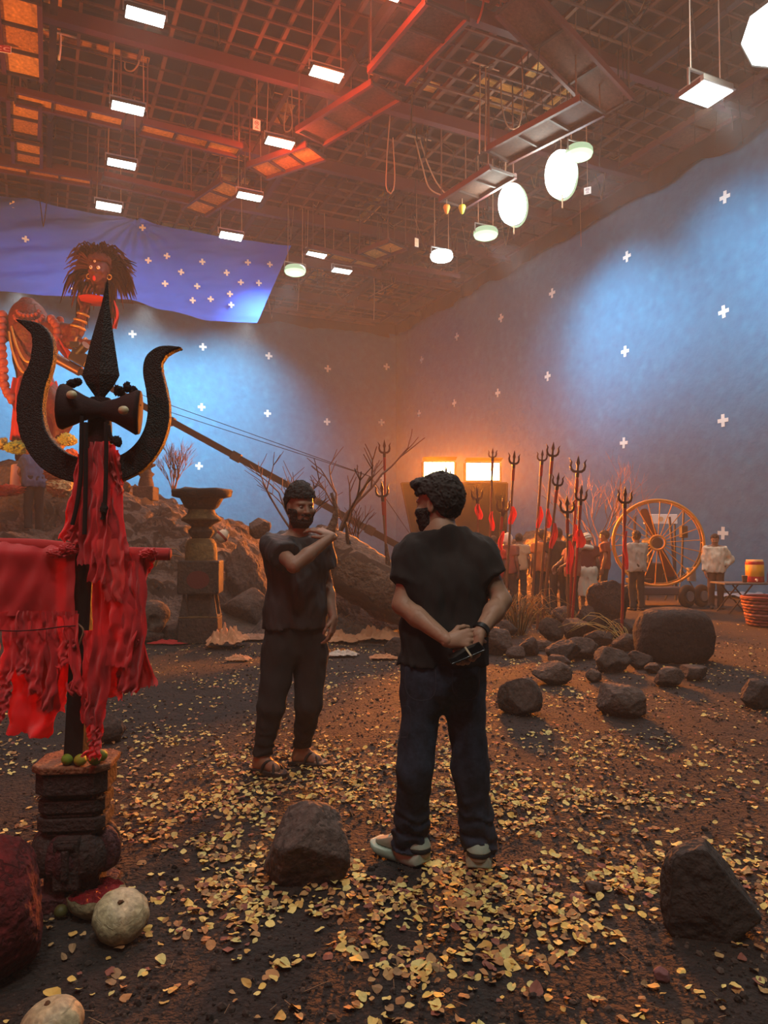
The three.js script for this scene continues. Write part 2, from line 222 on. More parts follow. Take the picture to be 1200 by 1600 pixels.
{
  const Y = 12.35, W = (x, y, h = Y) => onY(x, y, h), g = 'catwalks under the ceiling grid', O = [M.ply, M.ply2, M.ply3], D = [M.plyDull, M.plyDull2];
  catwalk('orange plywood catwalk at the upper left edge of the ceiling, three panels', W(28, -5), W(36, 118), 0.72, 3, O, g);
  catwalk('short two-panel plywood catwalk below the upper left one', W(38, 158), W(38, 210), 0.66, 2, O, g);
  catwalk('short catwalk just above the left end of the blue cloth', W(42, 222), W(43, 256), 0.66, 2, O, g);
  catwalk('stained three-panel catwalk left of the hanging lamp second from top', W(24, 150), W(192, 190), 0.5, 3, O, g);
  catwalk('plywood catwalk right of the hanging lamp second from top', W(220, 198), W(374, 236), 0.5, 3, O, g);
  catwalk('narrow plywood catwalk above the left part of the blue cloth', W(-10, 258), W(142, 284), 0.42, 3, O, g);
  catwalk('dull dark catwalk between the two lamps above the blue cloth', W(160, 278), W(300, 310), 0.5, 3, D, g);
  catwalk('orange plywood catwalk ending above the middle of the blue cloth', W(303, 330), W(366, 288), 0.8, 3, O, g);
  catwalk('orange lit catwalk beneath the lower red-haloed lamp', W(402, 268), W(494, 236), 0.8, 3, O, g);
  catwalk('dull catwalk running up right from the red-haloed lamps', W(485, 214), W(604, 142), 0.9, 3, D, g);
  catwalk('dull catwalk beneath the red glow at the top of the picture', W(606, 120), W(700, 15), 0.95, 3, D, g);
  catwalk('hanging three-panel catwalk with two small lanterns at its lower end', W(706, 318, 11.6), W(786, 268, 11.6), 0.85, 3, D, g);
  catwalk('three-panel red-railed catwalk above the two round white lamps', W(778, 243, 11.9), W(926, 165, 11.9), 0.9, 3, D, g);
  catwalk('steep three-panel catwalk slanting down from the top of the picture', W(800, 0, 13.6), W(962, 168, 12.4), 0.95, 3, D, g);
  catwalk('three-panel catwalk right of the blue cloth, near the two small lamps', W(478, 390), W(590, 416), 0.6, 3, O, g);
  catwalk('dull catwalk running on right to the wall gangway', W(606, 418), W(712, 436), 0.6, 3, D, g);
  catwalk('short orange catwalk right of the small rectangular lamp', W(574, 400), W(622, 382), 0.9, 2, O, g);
  catwalk('long panelled gangway along the top of the right wall', room(-1.1, 13.7, 1.2), room(-1.1, 13.7, 30), 0.9, 24, D, g);
  catwalk('long panelled gangway along the top of the back wall', room(-30, 13.7, 0.9), room(-1.6, 13.7, 0.9), 0.6, 22, D, g, M.pipe);
}
// dark valance hanging along the top of the walls
for (const [n, l, a, b] of [['black_valance', 'black cloth valance above the right wall', room(-0.35, 0, 0.6), room(-0.35, 0, 31)], ['black_valance', 'black cloth valance above the back wall, right of the blue cloth', room(-31, 0, 0.35), room(-0.6, 0, 0.35)]]) {
  const along = b.clone().sub(a), side = V(0, 1, 0).cross(along).normalize();
  wthing(n, cloth((s, t) => { const p = a.clone().addScaledVector(along, s), f = noise(s * 60, t * 2, 4) * 0.08; p.y = lerp(15.2, 13.2 + 0.16 * noise(s * 9, 0, 3) - 0.12 * Math.abs(Math.sin(s * 40)), t); return p.addScaledVector(side, f * t); }, 160, 8, 0.01), M.black, l, 'valance', 'black valances');
}
// ---------- white tracking crosses stuck on the walls ----------
{
  const s = 0.19, w = 0.058, sh = new THREE.Shape([[-w, -s], [w, -s], [w, -w], [s, -w], [s, w], [w, w], [w, s], [-w, s], [-w, w], [-s, w], [-s, -w], [-w, -w]].map(([x, y]) => new THREE.Vector2(x, y)));
  const crossGeo = new THREE.ExtrudeGeometry(sh, { depth: 0.012, bevelEnabled: false }); M.crossGeo = crossGeo;
  const r = rng(8), nth = ['first', 'second', 'third', 'fourth', 'fifth', 'sixth'];
  const put = (rows, wall, name, from) => rows.forEach(([row, list]) => list.forEach(([px, py], i) => { const m = mesh('tracking_cross', crossGeo, M.whiteMark); m.position.copy(onWall(px, py, wall)); m.rotation.set(0, wall === 'right' ? TURN - PI / 2 : TURN, (r() - 0.5) * 0.16, 'YXZ'); m.position.addScaledVector(wall === 'right' ? AX : AZ, wall === 'right' ? -0.006 : 0.002); tag(m, `white cross on the ${name} wall, ${row}, ${nth[i]} from the ${from}`, 'tracking mark', `tracking crosses on the ${name} wall`); }));
  put([['top row', [[1133, 308], [980, 401], [863, 458], [783, 497], [714, 526], [659, 562]]], ['second row', [[1131, 487], [977, 549], [856, 588], [778, 614], [710, 630], [655, 646]]], ['third row', [[1130, 657], [975, 692]]], ['lowest row', [[1130, 833]]]], 'right', 'right', 'right');
  put([['top row', [[207, 522], [317, 542], [420, 556], [512, 576], [604, 573]]], ['middle row', [[315, 636], [418, 646], [511, 659], [596, 660]]], ['lowest row', [[311, 728], [598, 747]]]], 'back', 'back', 'left');
}
// ---------- blue cloth hung in front of the back wall ----------
{
  const blue = mat(0, 0.9, { cl: new THREE.Color(0.035, 0.15, 0.85), bump: rep(T.weave, 60), bs: 0.0008 });
  const uPlane = 9.4, hit = (px, py) => { const r = ray(px, py), o = V(0, EYE, 0), t = room(0, 0, uPlane).sub(o).dot(AZ) / r.dot(AZ); return r.multiplyScalar(t).add(o); };
  const curve = (pts) => (x) => { for (let i = 1; i < pts.length; i++) if (x <= pts[i][0]) { const t = (x - pts[i - 1][0]) / (pts[i][0] - pts[i - 1][0]); return lerp(pts[i - 1][1], pts[i][1], t * t * (3 - 2 * t) * 0.5 + t * 0.5); } return pts.at(-1)[1]; };
  const top = curve([[-60, 292], [0, 304], [110, 326], [215, 342], [280, 358], [360, 372], [455, 384]]), bot = curve([[-60, 450], [0, 455], [100, 463], [200, 467], [260, 484], [330, 501], [402, 504]]);
  const point = (s, t) => { const tx = lerp(-60, 455, s), bx = lerp(-60, 402, s), x = lerp(tx, bx, t), y = lerp(top(tx), bot(bx), t); const p = hit(x, y); const ang = Math.atan2(y - 342, x - 215), rad = Math.hypot(y - 342, x - 215); const f = 0.13 * Math.sin(ang * 17 + 2 * noise(rad * 0.01, ang, 2)) * Math.exp(-rad / 70) + 0.16 * fbm(x * 0.008, y * 0.022, 5, 3) + 0.1 * Math.sin(y * 0.16 + x * 0.012) * sstep(230, 40, x); return p.addScaledVector(AZ, f); };
  const base = hit(200, 470), o = thing('blue_screen_cloth', 'wide blue cloth with small white crosses hung from the ceiling before the back wall', 'cloth', base);
  wpart(o, 'cloth', cloth(point, 150, 50, 0.006), blue);
  const cg = M.crossGeo.clone().scale(0.62, 0.62, 1), r = rng(3);
  for (const [px, py] of [[222, 358], [40, 376], [231, 409], [260, 402], [315, 411], [386, 412], [420, 415], [282, 427], [353, 428], [257, 445], [307, 449], [375, 443], [403, 444], [300, 471], [328, 469], [358, 461], [360, 478], [21, 322], [115, 453]]) { const m = mesh('white_cross', cg, M.whiteMark, o), p = hit(px, py).addScaledVector(AZ, 0.14).sub(base); m.position.copy(p); m.rotation.set(0.25 * (r() - 0.5), TURN + 0.5 * (r() - 0.5), 0.3 * (r() - 0.5)); }
  // cords that carry it
  for (const x of [-40, 90, 215, 340, 452]) { const p = hit(x, top(x)); wpart(o, 'cord', bar(p, p.clone().setY(GRID + 0.1), 0.012, 5), M.rope); }
}

// ================= LAMPS =================
const glow = (r, g, b, k) => new THREE.MeshStandardMaterial({ color: 0x111111, roughness: 0.6, emissive: new THREE.Color(r, g, b), emissiveIntensity: k });
M.flat = new THREE.MeshPhysicalMaterial({ color: 0x000000, roughness: 1, specularIntensity: 0 }); M.glowWhite = glow(0.92, 1, 0.97, 9); M.glowGreen = glow(0.62, 0.9, 0.55, 1.5); M.glowRed = glow(1, 0.93, 0.8, 12); M.glowOrange = glow(1, 0.9, 0.42, 16); M.rim = glow(0.55, 0.8, 0.5, 0.8);
const panelGeo = rbox(0.78, 0.1, 0.36, 0.03), faceGeo = rbox(0.74, 0.02, 0.32, 0.008);
// flat LED flood slung under the grid, its face turned down
function floodLamp(label, px, py, y, o = {}) {
  const { face = M.glowWhite, color = new THREE.Color(1, 0.98, 0.93), power = POWER.panel, pos = onY(px, py, y), group = 'flood lamps slung under the ceiling', tilt = 0.12 } = o;
  const t = thing('flood_lamp', label, 'lamp', pos, group); t.rotation.y = TURN + (o.turn ?? 0);
  const head = mesh('housing', panelGeo, M.casing, t); head.position.y = 0.06; head.rotation.x = -tilt;
  const f = mesh('lamp_face', faceGeo, face, head); f.position.y = -0.055;
  const yoke = merge([box(0.03, 0.2, 0.03, -0.42, 0.14, 0), box(0.03, 0.2, 0.03, 0.42, 0.14, 0), box(0.87, 0.03, 0.03, 0, 0.24, 0)]); mesh('yoke', yoke, M.metalGrey, t);
  const h = GRID - pos.y + 0.03; for (const s of [-0.36, 0.36]) mesh('hanger_rope', bar(V(s, 0.24, 0), V(s * 0.9, h, 0), 0.012, 5), M.rope, t);
  mesh('hanger_bar', box(0.95, 0.04, 0.04, 0, GRID - pos.y, 0), M.pipe, t);
  const l = new THREE.RectAreaLight(color, power, 0.7, 0.3); l.name = 'flood_lamp_light'; l.position.set(0, -0.04, 0); l.rotation.set(-(PI / 2 + (o.aim ?? tilt)), 0, 0); t.add(l);
  return t;
}
floodLamp('white flood lamp at the top left of the ceiling', 227, 27, 12.0);
floodLamp('white flood lamp second from the top in the left row', 200, 170, 12.0);
floodLamp('white flood lamp third from the top in the left row', 190, 257, 12.0, { aim: -0.3, power: POWER.panel * 1.6 });
floodLamp('white flood lamp hanging before the blue cloth, above the wild-haired head', 170, 324, 12.0, { tilt: 0.3, aim: -0.5, power: POWER.panel * 3 });
floodLamp('white flood lamp above the right half of the blue cloth', 390, 308, 12.0);
floodLamp('white flood lamp hanging before the right half of the blue cloth', 361, 370, 11.6, { tilt: 0.3, aim: -0.5, power: POWER.panel * 2 });
floodLamp('small white flood lamp in the dark gap right of the blue cloth', 534, 424, 12.0);
floodLamp('far white flood lamp half hidden by a catwalk right of the blue cloth', 494, 399, 12.3);
// the two red-gelled floods, and a third above the frame
const redC = new THREE.Color(1, 0.13, 0.03);
for (const [l, x, y, yy] of [['upper of the two flood lamps with a red halo', 510, 117, 12.2], ['lower of the two flood lamps with a red halo', 437, 224, 12.2], ['flood lamp with a red halo cut off by the top of the picture', 600, -14, 12.4]]) {
  const t = floodLamp(l, x, y, yy, { face: M.glowRed, power: POWER.panel * 0.6, group: 'red flood lamps' });
  const p = new THREE.PointLight(redC, POWER.redFlood, 0, 2); p.name = 'red_lamp_light'; p.position.set(0, -0.22, 0.1); p.shadow.radius = 5; p.castShadow = true; t.add(p);
}
// lamps of the same rows that hang nearer than the picture shows
for (const [x, z] of [[-2.6, -11.6], [1.2, -11.2], [-1.2, -7.6], [2.6, -7.0], [0.6, -3.2]]) floodLamp('white flood lamp slung overhead, nearer than the frame', 0, 0, 0, { pos: V(x, 12, z), power: POWER.overhead, group: 'overhead flood lamps nearer than the frame' });
for (const [x, z] of [[-1.6, 1.2], [1.4, 1.8], [0.2, 4.2]]) floodLamp('white flood lamp slung overhead behind the viewer', 0, 0, 0, { pos: V(x, 12, z), power: POWER.near, color: new THREE.Color(0.97, 1, 0.88), group: 'overhead flood lamps behind the viewer', tilt: -0.2 });
// big flood hung on two wires by the right wall
{
  const pos = onY(1103, 146, 11.4), t = thing('hanging_flood_lamp', 'large square flood lamp hung on two wires by the right wall', 'lamp', pos); t.rotation.y = TURN;
  const k = 0.92, hd = mesh('housing', merge([rbox(k, 0.14, 0.72, 0.03, 0, 0.08, 0), rbox(k + 0.06, 0.03, 0.78, 0.012, 0, 0.0, 0)]), M.metalGrey, t); mesh('lamp_face', rbox(k - 0.04, 0.03, 0.68, 0.01, 0, -0.02, 0), M.glowWhite, hd);
  mesh('yoke', merge([box(0.04, 0.42, 0.05, -0.52, 0.2, 0), box(0.04, 0.42, 0.05, 0.52, 0.2, 0), box(1.08, 0.05, 0.05, 0, 0.42, 0)]), M.metalGrey, t);
  for (const s of [-0.45, 0.45]) mesh('wire', bar(V(s, 0.42, 0), V(s, GRID - pos.y - 0.1, 0), 0.014, 5), M.whiteMark, t);
  mesh('side_flap', box(0.02, 0.1, 0.7, -0.56, -0.04, 0), M.redPaint, t);
  const l = new THREE.RectAreaLight(0xfff6e6, POWER.panel * 0.8, 0.85, 0.62); l.name = 'hanging_flood_lamp_light'; l.position.y = -0.06; l.rotation.set(-PI / 2, 0, 0); t.add(l);
  const s = new THREE.SpotLight(0xd8f0ff, POWER.wash * 0.9, 0, 0.7, 1, 2); s.name = 'wall_wash_light'; s.position.set(0.2, -0.12, 0); s.target.position.set(6, -2.2, 0.5); s.shadow.radius = 12; s.castShadow = true; t.add(s, s.target);
}
// drum lamps: a pan with a glowing belly; some wash the wall
function drumLamp(label, px, py, y, r, face, wash, aim) {
  const pos = onY(px, py, y), t = thing('drum_lamp', label, 'lamp', pos, 'drum lamps hung near the walls'); t.rotation.y = TURN;
  mesh('drum', lathe([[0, 0.26], [r * 0.86, 0.26], [r * 0.98, 0.2], [r, 0.1], [r * 0.97, 0.085]], 28), face === M.glowGreen ? M.rim : M.glowWhite, t);
  mesh('lamp_face', lathe([[r * 0.97, 0.09], [r * 0.9, 0.02], [r * 0.7, -0.02], [0, -0.05]], 28), face, t);
  mesh('bracket', merge([box(0.03, 0.3, 0.03, -r * 1.02, 0.27, 0), box(0.03, 0.3, 0.03, r * 1.02, 0.27, 0), box(r * 2.05, 0.035, 0.035, 0, 0.41, 0), rbox(0.16, 0.14, 0.14, 0.02, 0.1, 0.33, 0)]), M.metalGrey, t);
  for (const s of [-0.7, 0.7]) mesh('hanger_rope', bar(V(s * r, 0.41, 0), V(s * r, GRID - pos.y - 0.05, 0), 0.014, 5), M.rope, t);
  const l = new THREE.PointLight(0xeaf6ff, 5, 0, 2); l.name = 'drum_lamp_light'; l.position.set(0, -0.2, 0); l.shadow.radius = 8; l.castShadow = true; t.add(l);
  if (wash) { const s = new THREE.SpotLight(0xd4ecff, POWER.wash * wash, 0, 0.62, 1, 2); s.name = 'wall_wash_light'; s.position.set(aim.z ? 0 : 0.1, -0.16, aim.z ? -0.1 : 0); s.target.position.copy(aim); s.shadow.radius = 12; s.castShadow = true; t.add(s, s.target); }
  return t;
}
drumLamp('drum lamp hung right of the larger round white lamp', 905, 246, 11.6, 0.36, M.glowGreen, 1.15, V(6, -2.6, 0.01 - 0.2));
drumLamp('greenish drum lamp below the hanging catwalk', 759, 371, 11.3, 0.4, M.glowGreen, 1.0, V(6, -2.6, 0));
drumLamp('bright white drum lamp left of the greenish one near the right wall', 690, 406, 11.4, 0.4, M.glowWhite, 0.25, V(6, -3, 0));
drumLamp('greenish drum lamp in the dark gap at the right edge of the blue cloth', 461, 428, 11.4, 0.4, M.glowGreen, 0.75, V(-1, -4, -9));
// round frilled lamps facing the set
function roundLamp(label, px, py, y, r, yaw, tilt) {
  const pos = onY(px, py, y), t = thing('round_lamp', label, 'lamp', pos, 'round frilled white lamps'), hd = new THREE.Group(); t.rotation.y = yaw;
  const P = 44, g = lathe([[0, 0.1], [r * 0.5, 0.08], [r * 0.93, 0.03], [r * 1.0, -0.05], [r * 0.98, -0.16], [r * 0.7, -0.24], [0, -0.28]], P), p = g.attributes.position;
  for (let i = 0; i < p.count; i++) { const a = Math.atan2(p.getZ(i), p.getX(i)), q = Math.hypot(p.getX(i), p.getZ(i)), k = 1 + 0.06 * Math.sin(a * 22) * (q / r); p.setXYZ(i, p.getX(i) * k, p.getY(i) + 0.01 * Math.sin(a * 22) * q / r, p.getZ(i) * k); } g.computeVertexNormals(); g.rotateX(PI / 2 + tilt);
  mesh('lamp_face', g, M.glowWhite, t);
  mesh('back_ring', new THREE.TorusGeometry(r * 1.0, 0.03, 6, 40).rotateX(tilt).translate(0, 0, -0.16), M.rim, t);
  mesh('hanger_rope', bar(V(0, r, -0.1), V(0, GRID - pos.y, -0.1), 0.014, 5), M.rope, t);
  mesh('cord', bar(V(0.04, -r * 0.9, -0.1), V(0.04, -r * 1.5, -0.1), 0.02, 5), M.rope, t);
  const l = new THREE.PointLight(0xf2fff2, 18, 0, 2); l.name = 'round_lamp_light'; l.position.set(0, -0.05, 0.35); l.shadow.radius = 15; l.castShadow = true; t.add(l);
}
roundLamp('larger round frilled white lamp near the right wall', 872, 273, 11.5, 0.62, -1.22, 0.25);
roundLamp('smaller round frilled white lamp left of the larger one', 797, 320, 11.3, 0.58, -1.15, 0.3);
{ const pos = onY(1212, 52, 11.6), t = thing('softbox_lamp', 'very bright eight-sided soft lamp cut off by the right edge', 'lamp', pos); t.rotation.y = -0.55;
  mesh('lamp_face', new THREE.CylinderGeometry(0.62, 0.62, 0.06, 8).rotateZ(0).rotateX(PI / 2 + 0.3), M.glowWhite, t);
  mesh('shell', lathe([[0.64, 0], [0.5, 0.25], [0.18, 0.5], [0, 0.52]], 8).rotateX(-PI / 2 + 0.3).translate(0, 0, -0.04), M.casing, t);
  mesh('hanger_rope', bar(V(0, 0.1, -0.3), V(0, GRID - pos.y, -0.3), 0.02, 5), M.rope, t);
  const l = new THREE.PointLight(0xfff8e4, 40, 0, 2); l.name = 'softbox_light'; l.position.set(0, -0.25, 0.5); l.shadow.radius = 20; l.castShadow = true; t.add(l);
  const s = new THREE.SpotLight(0xd8f0ff, POWER.wash * 0.7, 0, 0.8, 1, 2); s.name = 'wall_wash_light'; s.position.set(0.2, -0.6, 0.3); s.target.position.set(6, -3.5, 1.5); s.shadow.radius = 12; s.castShadow = true; t.add(s, s.target); }
// lamps behind the blue cloth that wash the back wall
for (const [x, wv] of [[-10, 1.3], [-14.5, 1.5], [-19.5, 1.3]]) { const pos = room(x, 11.9, 5.2), t = thing('drum_lamp', 'drum lamp hidden behind the blue cloth, lighting the back wall', 'lamp', pos, 'drum lamps hidden behind the blue cloth'); t.rotation.y = TURN;
  mesh('drum', lathe([[0, 0.26], [0.34, 0.26], [0.4, 0.1], [0.38, 0.085]], 20), M.casing, t); mesh('lamp_face', lathe([[0.38, 0.09], [0.28, -0.02], [0, -0.05]], 20), M.glowGreen, t); mesh('hanger_rope', bar(V(0, 0.26, 0), V(0, GRID - pos.y, 0), 0.014, 5), M.rope, t);
  const s = new THREE.SpotLight(0xd4f0ff, POWER.wash * wv, 0, 0.95, 1, 2); s.name = 'wall_wash_light'; s.position.set(0, -0.15, -0.1); s.target.position.set(0, -4.6, -5); s.shadow.radius = 12; s.castShadow = true; t.add(s, s.target); }
// the two orange floods behind the crowd and the board they stand over
{
  const D = 20, oc = new THREE.Color(1, 0.23, 0.008);
  for (const [l, x, y, w, h] of [['left of the two glaring orange flood lamps above the board', 686, 735, 0.82, 0.46], ['right of the two glaring orange flood lamps above the board', 754.5, 737, 0.9, 0.48]]) {
    const p = at(x, y, D), t = thing('stand_lamp', l, 'lamp', V(p.x, 0, p.z), 'orange flood lamps'), hd = mesh('housing', rbox(w + 0.06, h + 0.06, 0.16, 0.03, 0, p.y, -0.1), M.casing, t);
    const n = 7; for (let i = 0; i < n; i++) mesh('lamp_strip', rbox(w / n * 0.9, h * 0.96, 0.03, 0.01, -w / 2 + (i + 0.5) * w / n, p.y, 0), M.glowOrange, hd);
    mesh('pole', bar(V(0, 0.3, -0.14), V(0, p.y - h / 2, -0.14), 0.03), M.casing, t); mesh('yoke', merge([box(0.03, h + 0.1, 0.04, -w / 2 - 0.05, p.y - 0.05, -0.1), box(0.03, h + 0.1, 0.04, w / 2 + 0.05, p.y - 0.05, -0.1), box(w + 0.13, 0.04, 0.04, 0, p.y - h / 2 - 0.1, -0.12)]), M.casing, t);
    { const f = mesh('barn_door', box(w + 0.08, 0.012, 0.4, 0, 0, 0.2), M.flat, t); f.position.set(0, p.y + h / 2 + 0.04, -0.02); f.rotation.x = -0.12; }
    for (let k = 0; k < 3; k++) { const a = k * 2.1 + 0.4; mesh('leg', bar(V(0, 0.75, -0.14), V(Math.cos(a) * 0.55, 0.02, -0.14 + Math.sin(a) * 0.55), 0.018), M.casing, t); }
    const r = new THREE.RectAreaLight(oc, POWER.orange, w, h); r.name = 'stand_lamp_light'; r.position.set(0, p.y, 0.05); r.rotation.set(0.02, PI, 0); t.add(r);
  }
  const a = at(627, 755, 19.0), b = at(792, 755, 19.0), c = at(790, 850, 19.0), d = at(646, 847, 19.0), o = thing('cloth_board', 'tall dark board on two stands beneath the orange lamps', 'board', V((a.x + b.x) / 2, 0, a.z));
  const sh = new THREE.Shape([a, b, c, d].map((p) => new THREE.Vector2(p.x - o.position.x, p.y)));
  mesh('panel', new THREE.ExtrudeGeometry(sh, { depth: 0.05, bevelEnabled: false }).translate(0, 0, 0), mat(0x1c0d06, 0.95, { bump: T.weave }), o);
  const F = (p, q) => bar(V(p.x - o.position.x, p.y, 0.03), V(q.x - o.position.x, q.y, 0.03), 0.03); for (const [p, q] of [[a, b], [b, c], [c, d], [d, a]]) mesh('frame_bar', F(p, q), M.steel, o);
  for (const x of [-0.8, 0.85]) { mesh('post', bar(V(x, 0.02, -0.03), V(x, 1.6, -0.03), 0.025), M.casing, o); mesh('foot', bar(V(x, 0.03, -0.5), V(x, 0.03, 0.4), 0.025), M.casing, o); }
}

// ================= GROUND COVER AND ROCKS =================
const gp = (px, py) => { const p = onY(px, py, 0); p.y = GH(p.x, p.z); return p; };
// a stone: the inside of a set of random planes, rounded, with lumps and grain
function rockGeo(seed, sx, sy, sz, o = {}) {
  const { planes = 12, soft = 22, rough = 0.05, detail = 24, extra = [], flatTop } = { ...o, soft: (o.soft ?? 22) > 10 ? (o.soft ?? 22) * 1.7 : o.soft }, r = rng(seed), N = [];
  for (let i = 0; i < Math.round(planes * 1.7); i++) { const z = r() * 2 - 1, a = r() * 2 * PI, q = Math.sqrt(1 - z * z); N.push([q * Math.cos(a), z, q * Math.sin(a), 0.6 + 0.26 * r()]); }
  N.push([0, -1, 0, 0.8]); if (flatTop) N.push([0.05, 1, 0.08, flatTop]); N.push(...extra);
  const g0 = new THREE.IcosahedronGeometry(1, detail), seen = new Map(), P = [], I = [], q = g0.attributes.position;
  for (let i = 0; i < q.count; i++) { const k = `${q.getX(i).toFixed(4)},${q.getY(i).toFixed(4)},${q.getZ(i).toFixed(4)}`; if (!seen.has(k)) { seen.set(k, P.length / 3); const x = q.getX(i), y = q.getY(i), z = q.getZ(i); let s = 0; for (const n of N) { const d = (x * n[0] + y * n[1] + z * n[2]) / n[3]; if (d > 0) s += Math.pow(d, soft); } let R = Math.pow(s + Math.pow(1.02, soft), -1 / soft); R *= 1 + rough * fbm(x * 2.2 + seed, y * 2.2, z * 2.2, 5) + rough * 0.35 * noise(x * 9, y * 9, z * 9 + seed); P.push(x * R * sx, y * R * sy, z * R * sz); } I.push(seen.get(k)); }
  const g = new THREE.BufferGeometry(); g.setAttribute('position', new THREE.Float32BufferAttribute(P, 3)); g.setIndex(outward(P, I)); g.computeVertexNormals(); boxUV(g); g.computeBoundingBox(); return g;
}
const rockM = (r, g, b, k = 1) => mat(0, 0.92, { cl: new THREE.Color(r, g, b), map: rep(T.stainC, 2 * k), bump: rep(T.lump, 2.2 * k), bs: 0.016 });
M.rock = [rockM(0.1, 0.066, 0.054), rockM(0.075, 0.05, 0.042), rockM(0.125, 0.08, 0.064), rockM(0.06, 0.042, 0.036)];
M.rockDark = rockM(0.04, 0.027, 0.024); M.rockRed = rockM(0.17, 0.008, 0.01); M.earth = mat(0, 0.95, { cl: new THREE.Color(0.11, 0.072, 0.055), map: rep(T.stainC, 0.6), bump: rep(T.lump, 0.8), bs: 0.09 });
// name, label, middle x, base y, width and height in the picture, seed, material, options
function rock(name, label, px, py, wpx, hpx, seed, material, o = {}) {
  const p = gp(px, py - hpx * 0.06), D = -p.z, k = D / FOCAL, g = rockGeo(seed, wpx * k * 0.55, hpx * k * 0.56, (o.deep ?? wpx) * k * 0.5, o); g.rotateY(o.turn ?? 0); g.computeBoundingBox();
  const b = g.boundingBox, fx = wpx * k / (b.max.x - b.min.x), fy = hpx * k / (b.max.y - b.min.y); g.scale(fx, fy, fx); g.computeBoundingBox(); g.computeVertexNormals();
  g.translate(-(g.boundingBox.min.x + g.boundingBox.max.x) / 2, -g.boundingBox.min.y - hpx * k * (o.sink ?? 0.06), 0);
  const m = mesh(name, g, material); m.position.copy(p); m.position.z -= (g.boundingBox.max.z - g.boundingBox.min.z) * 0.32; m.position.x *= m.position.z / -D; return tag(m, label, 'rock', o.group);
}
const RG = 'stones strewn over the ground';
rock('boulder', 'large grey-brown angular boulder on the leaves left of the white shoes', 480, 1396, 140, 122, 71, M.rock[2], { planes: 4, soft: 20, rough: 0.04, extra: [[-0.55, 0.75, 0.36, 0.66], [0.62, 0.72, 0.3, 0.8], [0.1, -0.35, 0.9, 0.62], [-0.75, -0.1, 0.6, 0.74]] });
rock('boulder', 'dark fin-shaped boulder in the lower right corner', 1113, 1482, 148, 152, 23, M.rock[3], { planes: 3, soft: 16, rough: 0.035, deep: 90, extra: [[0.74, 0.62, 0.15, 0.5], [-1, 0.06, 0.1, 0.78], [-0.55, 0.1, 0.8, 0.62], [0, -1, 0, 0.74], [1, -0.1, 0, 0.97], [0.2, 0.1, 1, 0.66], [-0.3, 1, 0, 0.93]] });
rock('boulder', 'rounded brown boulder right of the man in jeans', 813, 1122, 71, 62, 31, M.rock[0], { planes: 9, soft: 20 });
rock('boulder', 'flat-topped brown boulder in the middle of the open soil', 968, 1124, 74, 50, 37, M.rock[2], { planes: 10, soft: 22 });
rock('boulder', 'wedge-shaped stone behind the rounded boulder', 863, 1073, 61, 38, 41, M.rock[2], { planes: 8, soft: 26 });
rock('stone', 'small flat stone behind the wedge-shaped one', 874, 1044, 36, 19, 43, M.rock[0], { group: RG });
rock('boulder', 'brown stone before the flat slab, below the great dark block', 1047, 1076, 49, 32, 47, M.rock[2], { planes: 9, soft: 22 });
rock('stone', 'flat grey slab right of the brown stone', 1086, 1066, 42, 23, 53, M.rock[0], { flatTop: 0.6 });
rock('boulder', 'brown stone cut off by the right edge of the picture', 1182, 1110, 52, 48, 59, M.rock[1], { planes: 10 });
rock('boulder', 'great dark rounded block, largest stone on the right', 1053, 1042, 120, 90, 61, M.rockDark, { planes: 0, soft: 9, rough: 0.025, deep: 100, extra: [[1, 0, 0, 0.85], [-1, 0.05, 0, 0.85], [0, 1, 0.05, 0.82], [0, 0, 1, 0.8], [0, 0, -1, 0.8]] });
rock('boulder', 'dark upright boulder beside the single trident', 950, 990, 66, 82, 67, M.rockDark, { planes: 8, soft: 18 });
const heap = [[955, 1054, 58, 42, 3], [999, 1047, 38, 30, 5], [1019, 1054, 24, 17, 7], [880, 1037, 56, 36, 9], [908, 1032, 54, 36, 11], [827, 1027, 32, 32, 13], [776, 1026, 48, 46, 15], [861, 1004, 42, 38, 17], [898, 1001, 44, 34, 19], [916, 994, 38, 48, 21], [928, 1067, 27, 21, 25], [745, 1022, 40, 34, 27], [805, 1030, 30, 20, 29], [936, 1012, 44, 26, 33], [848, 1018, 34, 18, 35], [790, 1000, 40, 30, 39], [975, 1020, 40, 30, 45], [835, 975, 50, 32, 49], [880, 978, 40, 30, 51], [970, 1000, 36, 34, 57]];
const heapLabels = ['broad stone in front of the great dark block left end', 'stone wedged left of the great dark block, behind the small pebble-sized one', 'small pinkish stone at the lower left foot of the great dark block', 'long rounded stone at the left end of the front row of the heap', 'flat-topped stone right of the long rounded one in the heap', 'small upright stone between two larger ones in the heap', 'large rounded stone beside the right hand of the man in jeans', 'round dark stone in the second row of the heap', 'dark stone right of the round one in the second row', 'dark stone leaning on the left side of the upright boulder', 'smallest low stone lying out on the open soil before the heap', 'stone half hidden by the right hip of the man in jeans', 'low stone before the large rounded one near the man in jeans', 'flat dark stone between the heap and the great block', 'flat stone squeezed between the front row and the dry grass', 'stone behind the large rounded one, below the elbow', 'stone under the arching pale grass', 'stone at the back of the heap under the straw', 'stone at the back of the heap near the trident poles', 'stone between upright boulder and great dark block'];
heap.forEach(([x, y, w, h, s], i) => rock('stone', heapLabels[i], x, y, w, h, s + 200, M.rock[i % 4], { group: 'stones heaped before the tridents', planes: 9, soft: 24, rough: 0.09, detail: 14 }));
rock('stone', 'dark stone at the left hip of the man in jeans, before the straw', 622, 1032, 44, 34, 91, M.rock[1], { detail: 16 });
rock('stone', 'grey stone behind the foot of the large trident', 170, 1163, 52, 44, 93, M.rock[1], { detail: 18, planes: 7, soft: 24 });
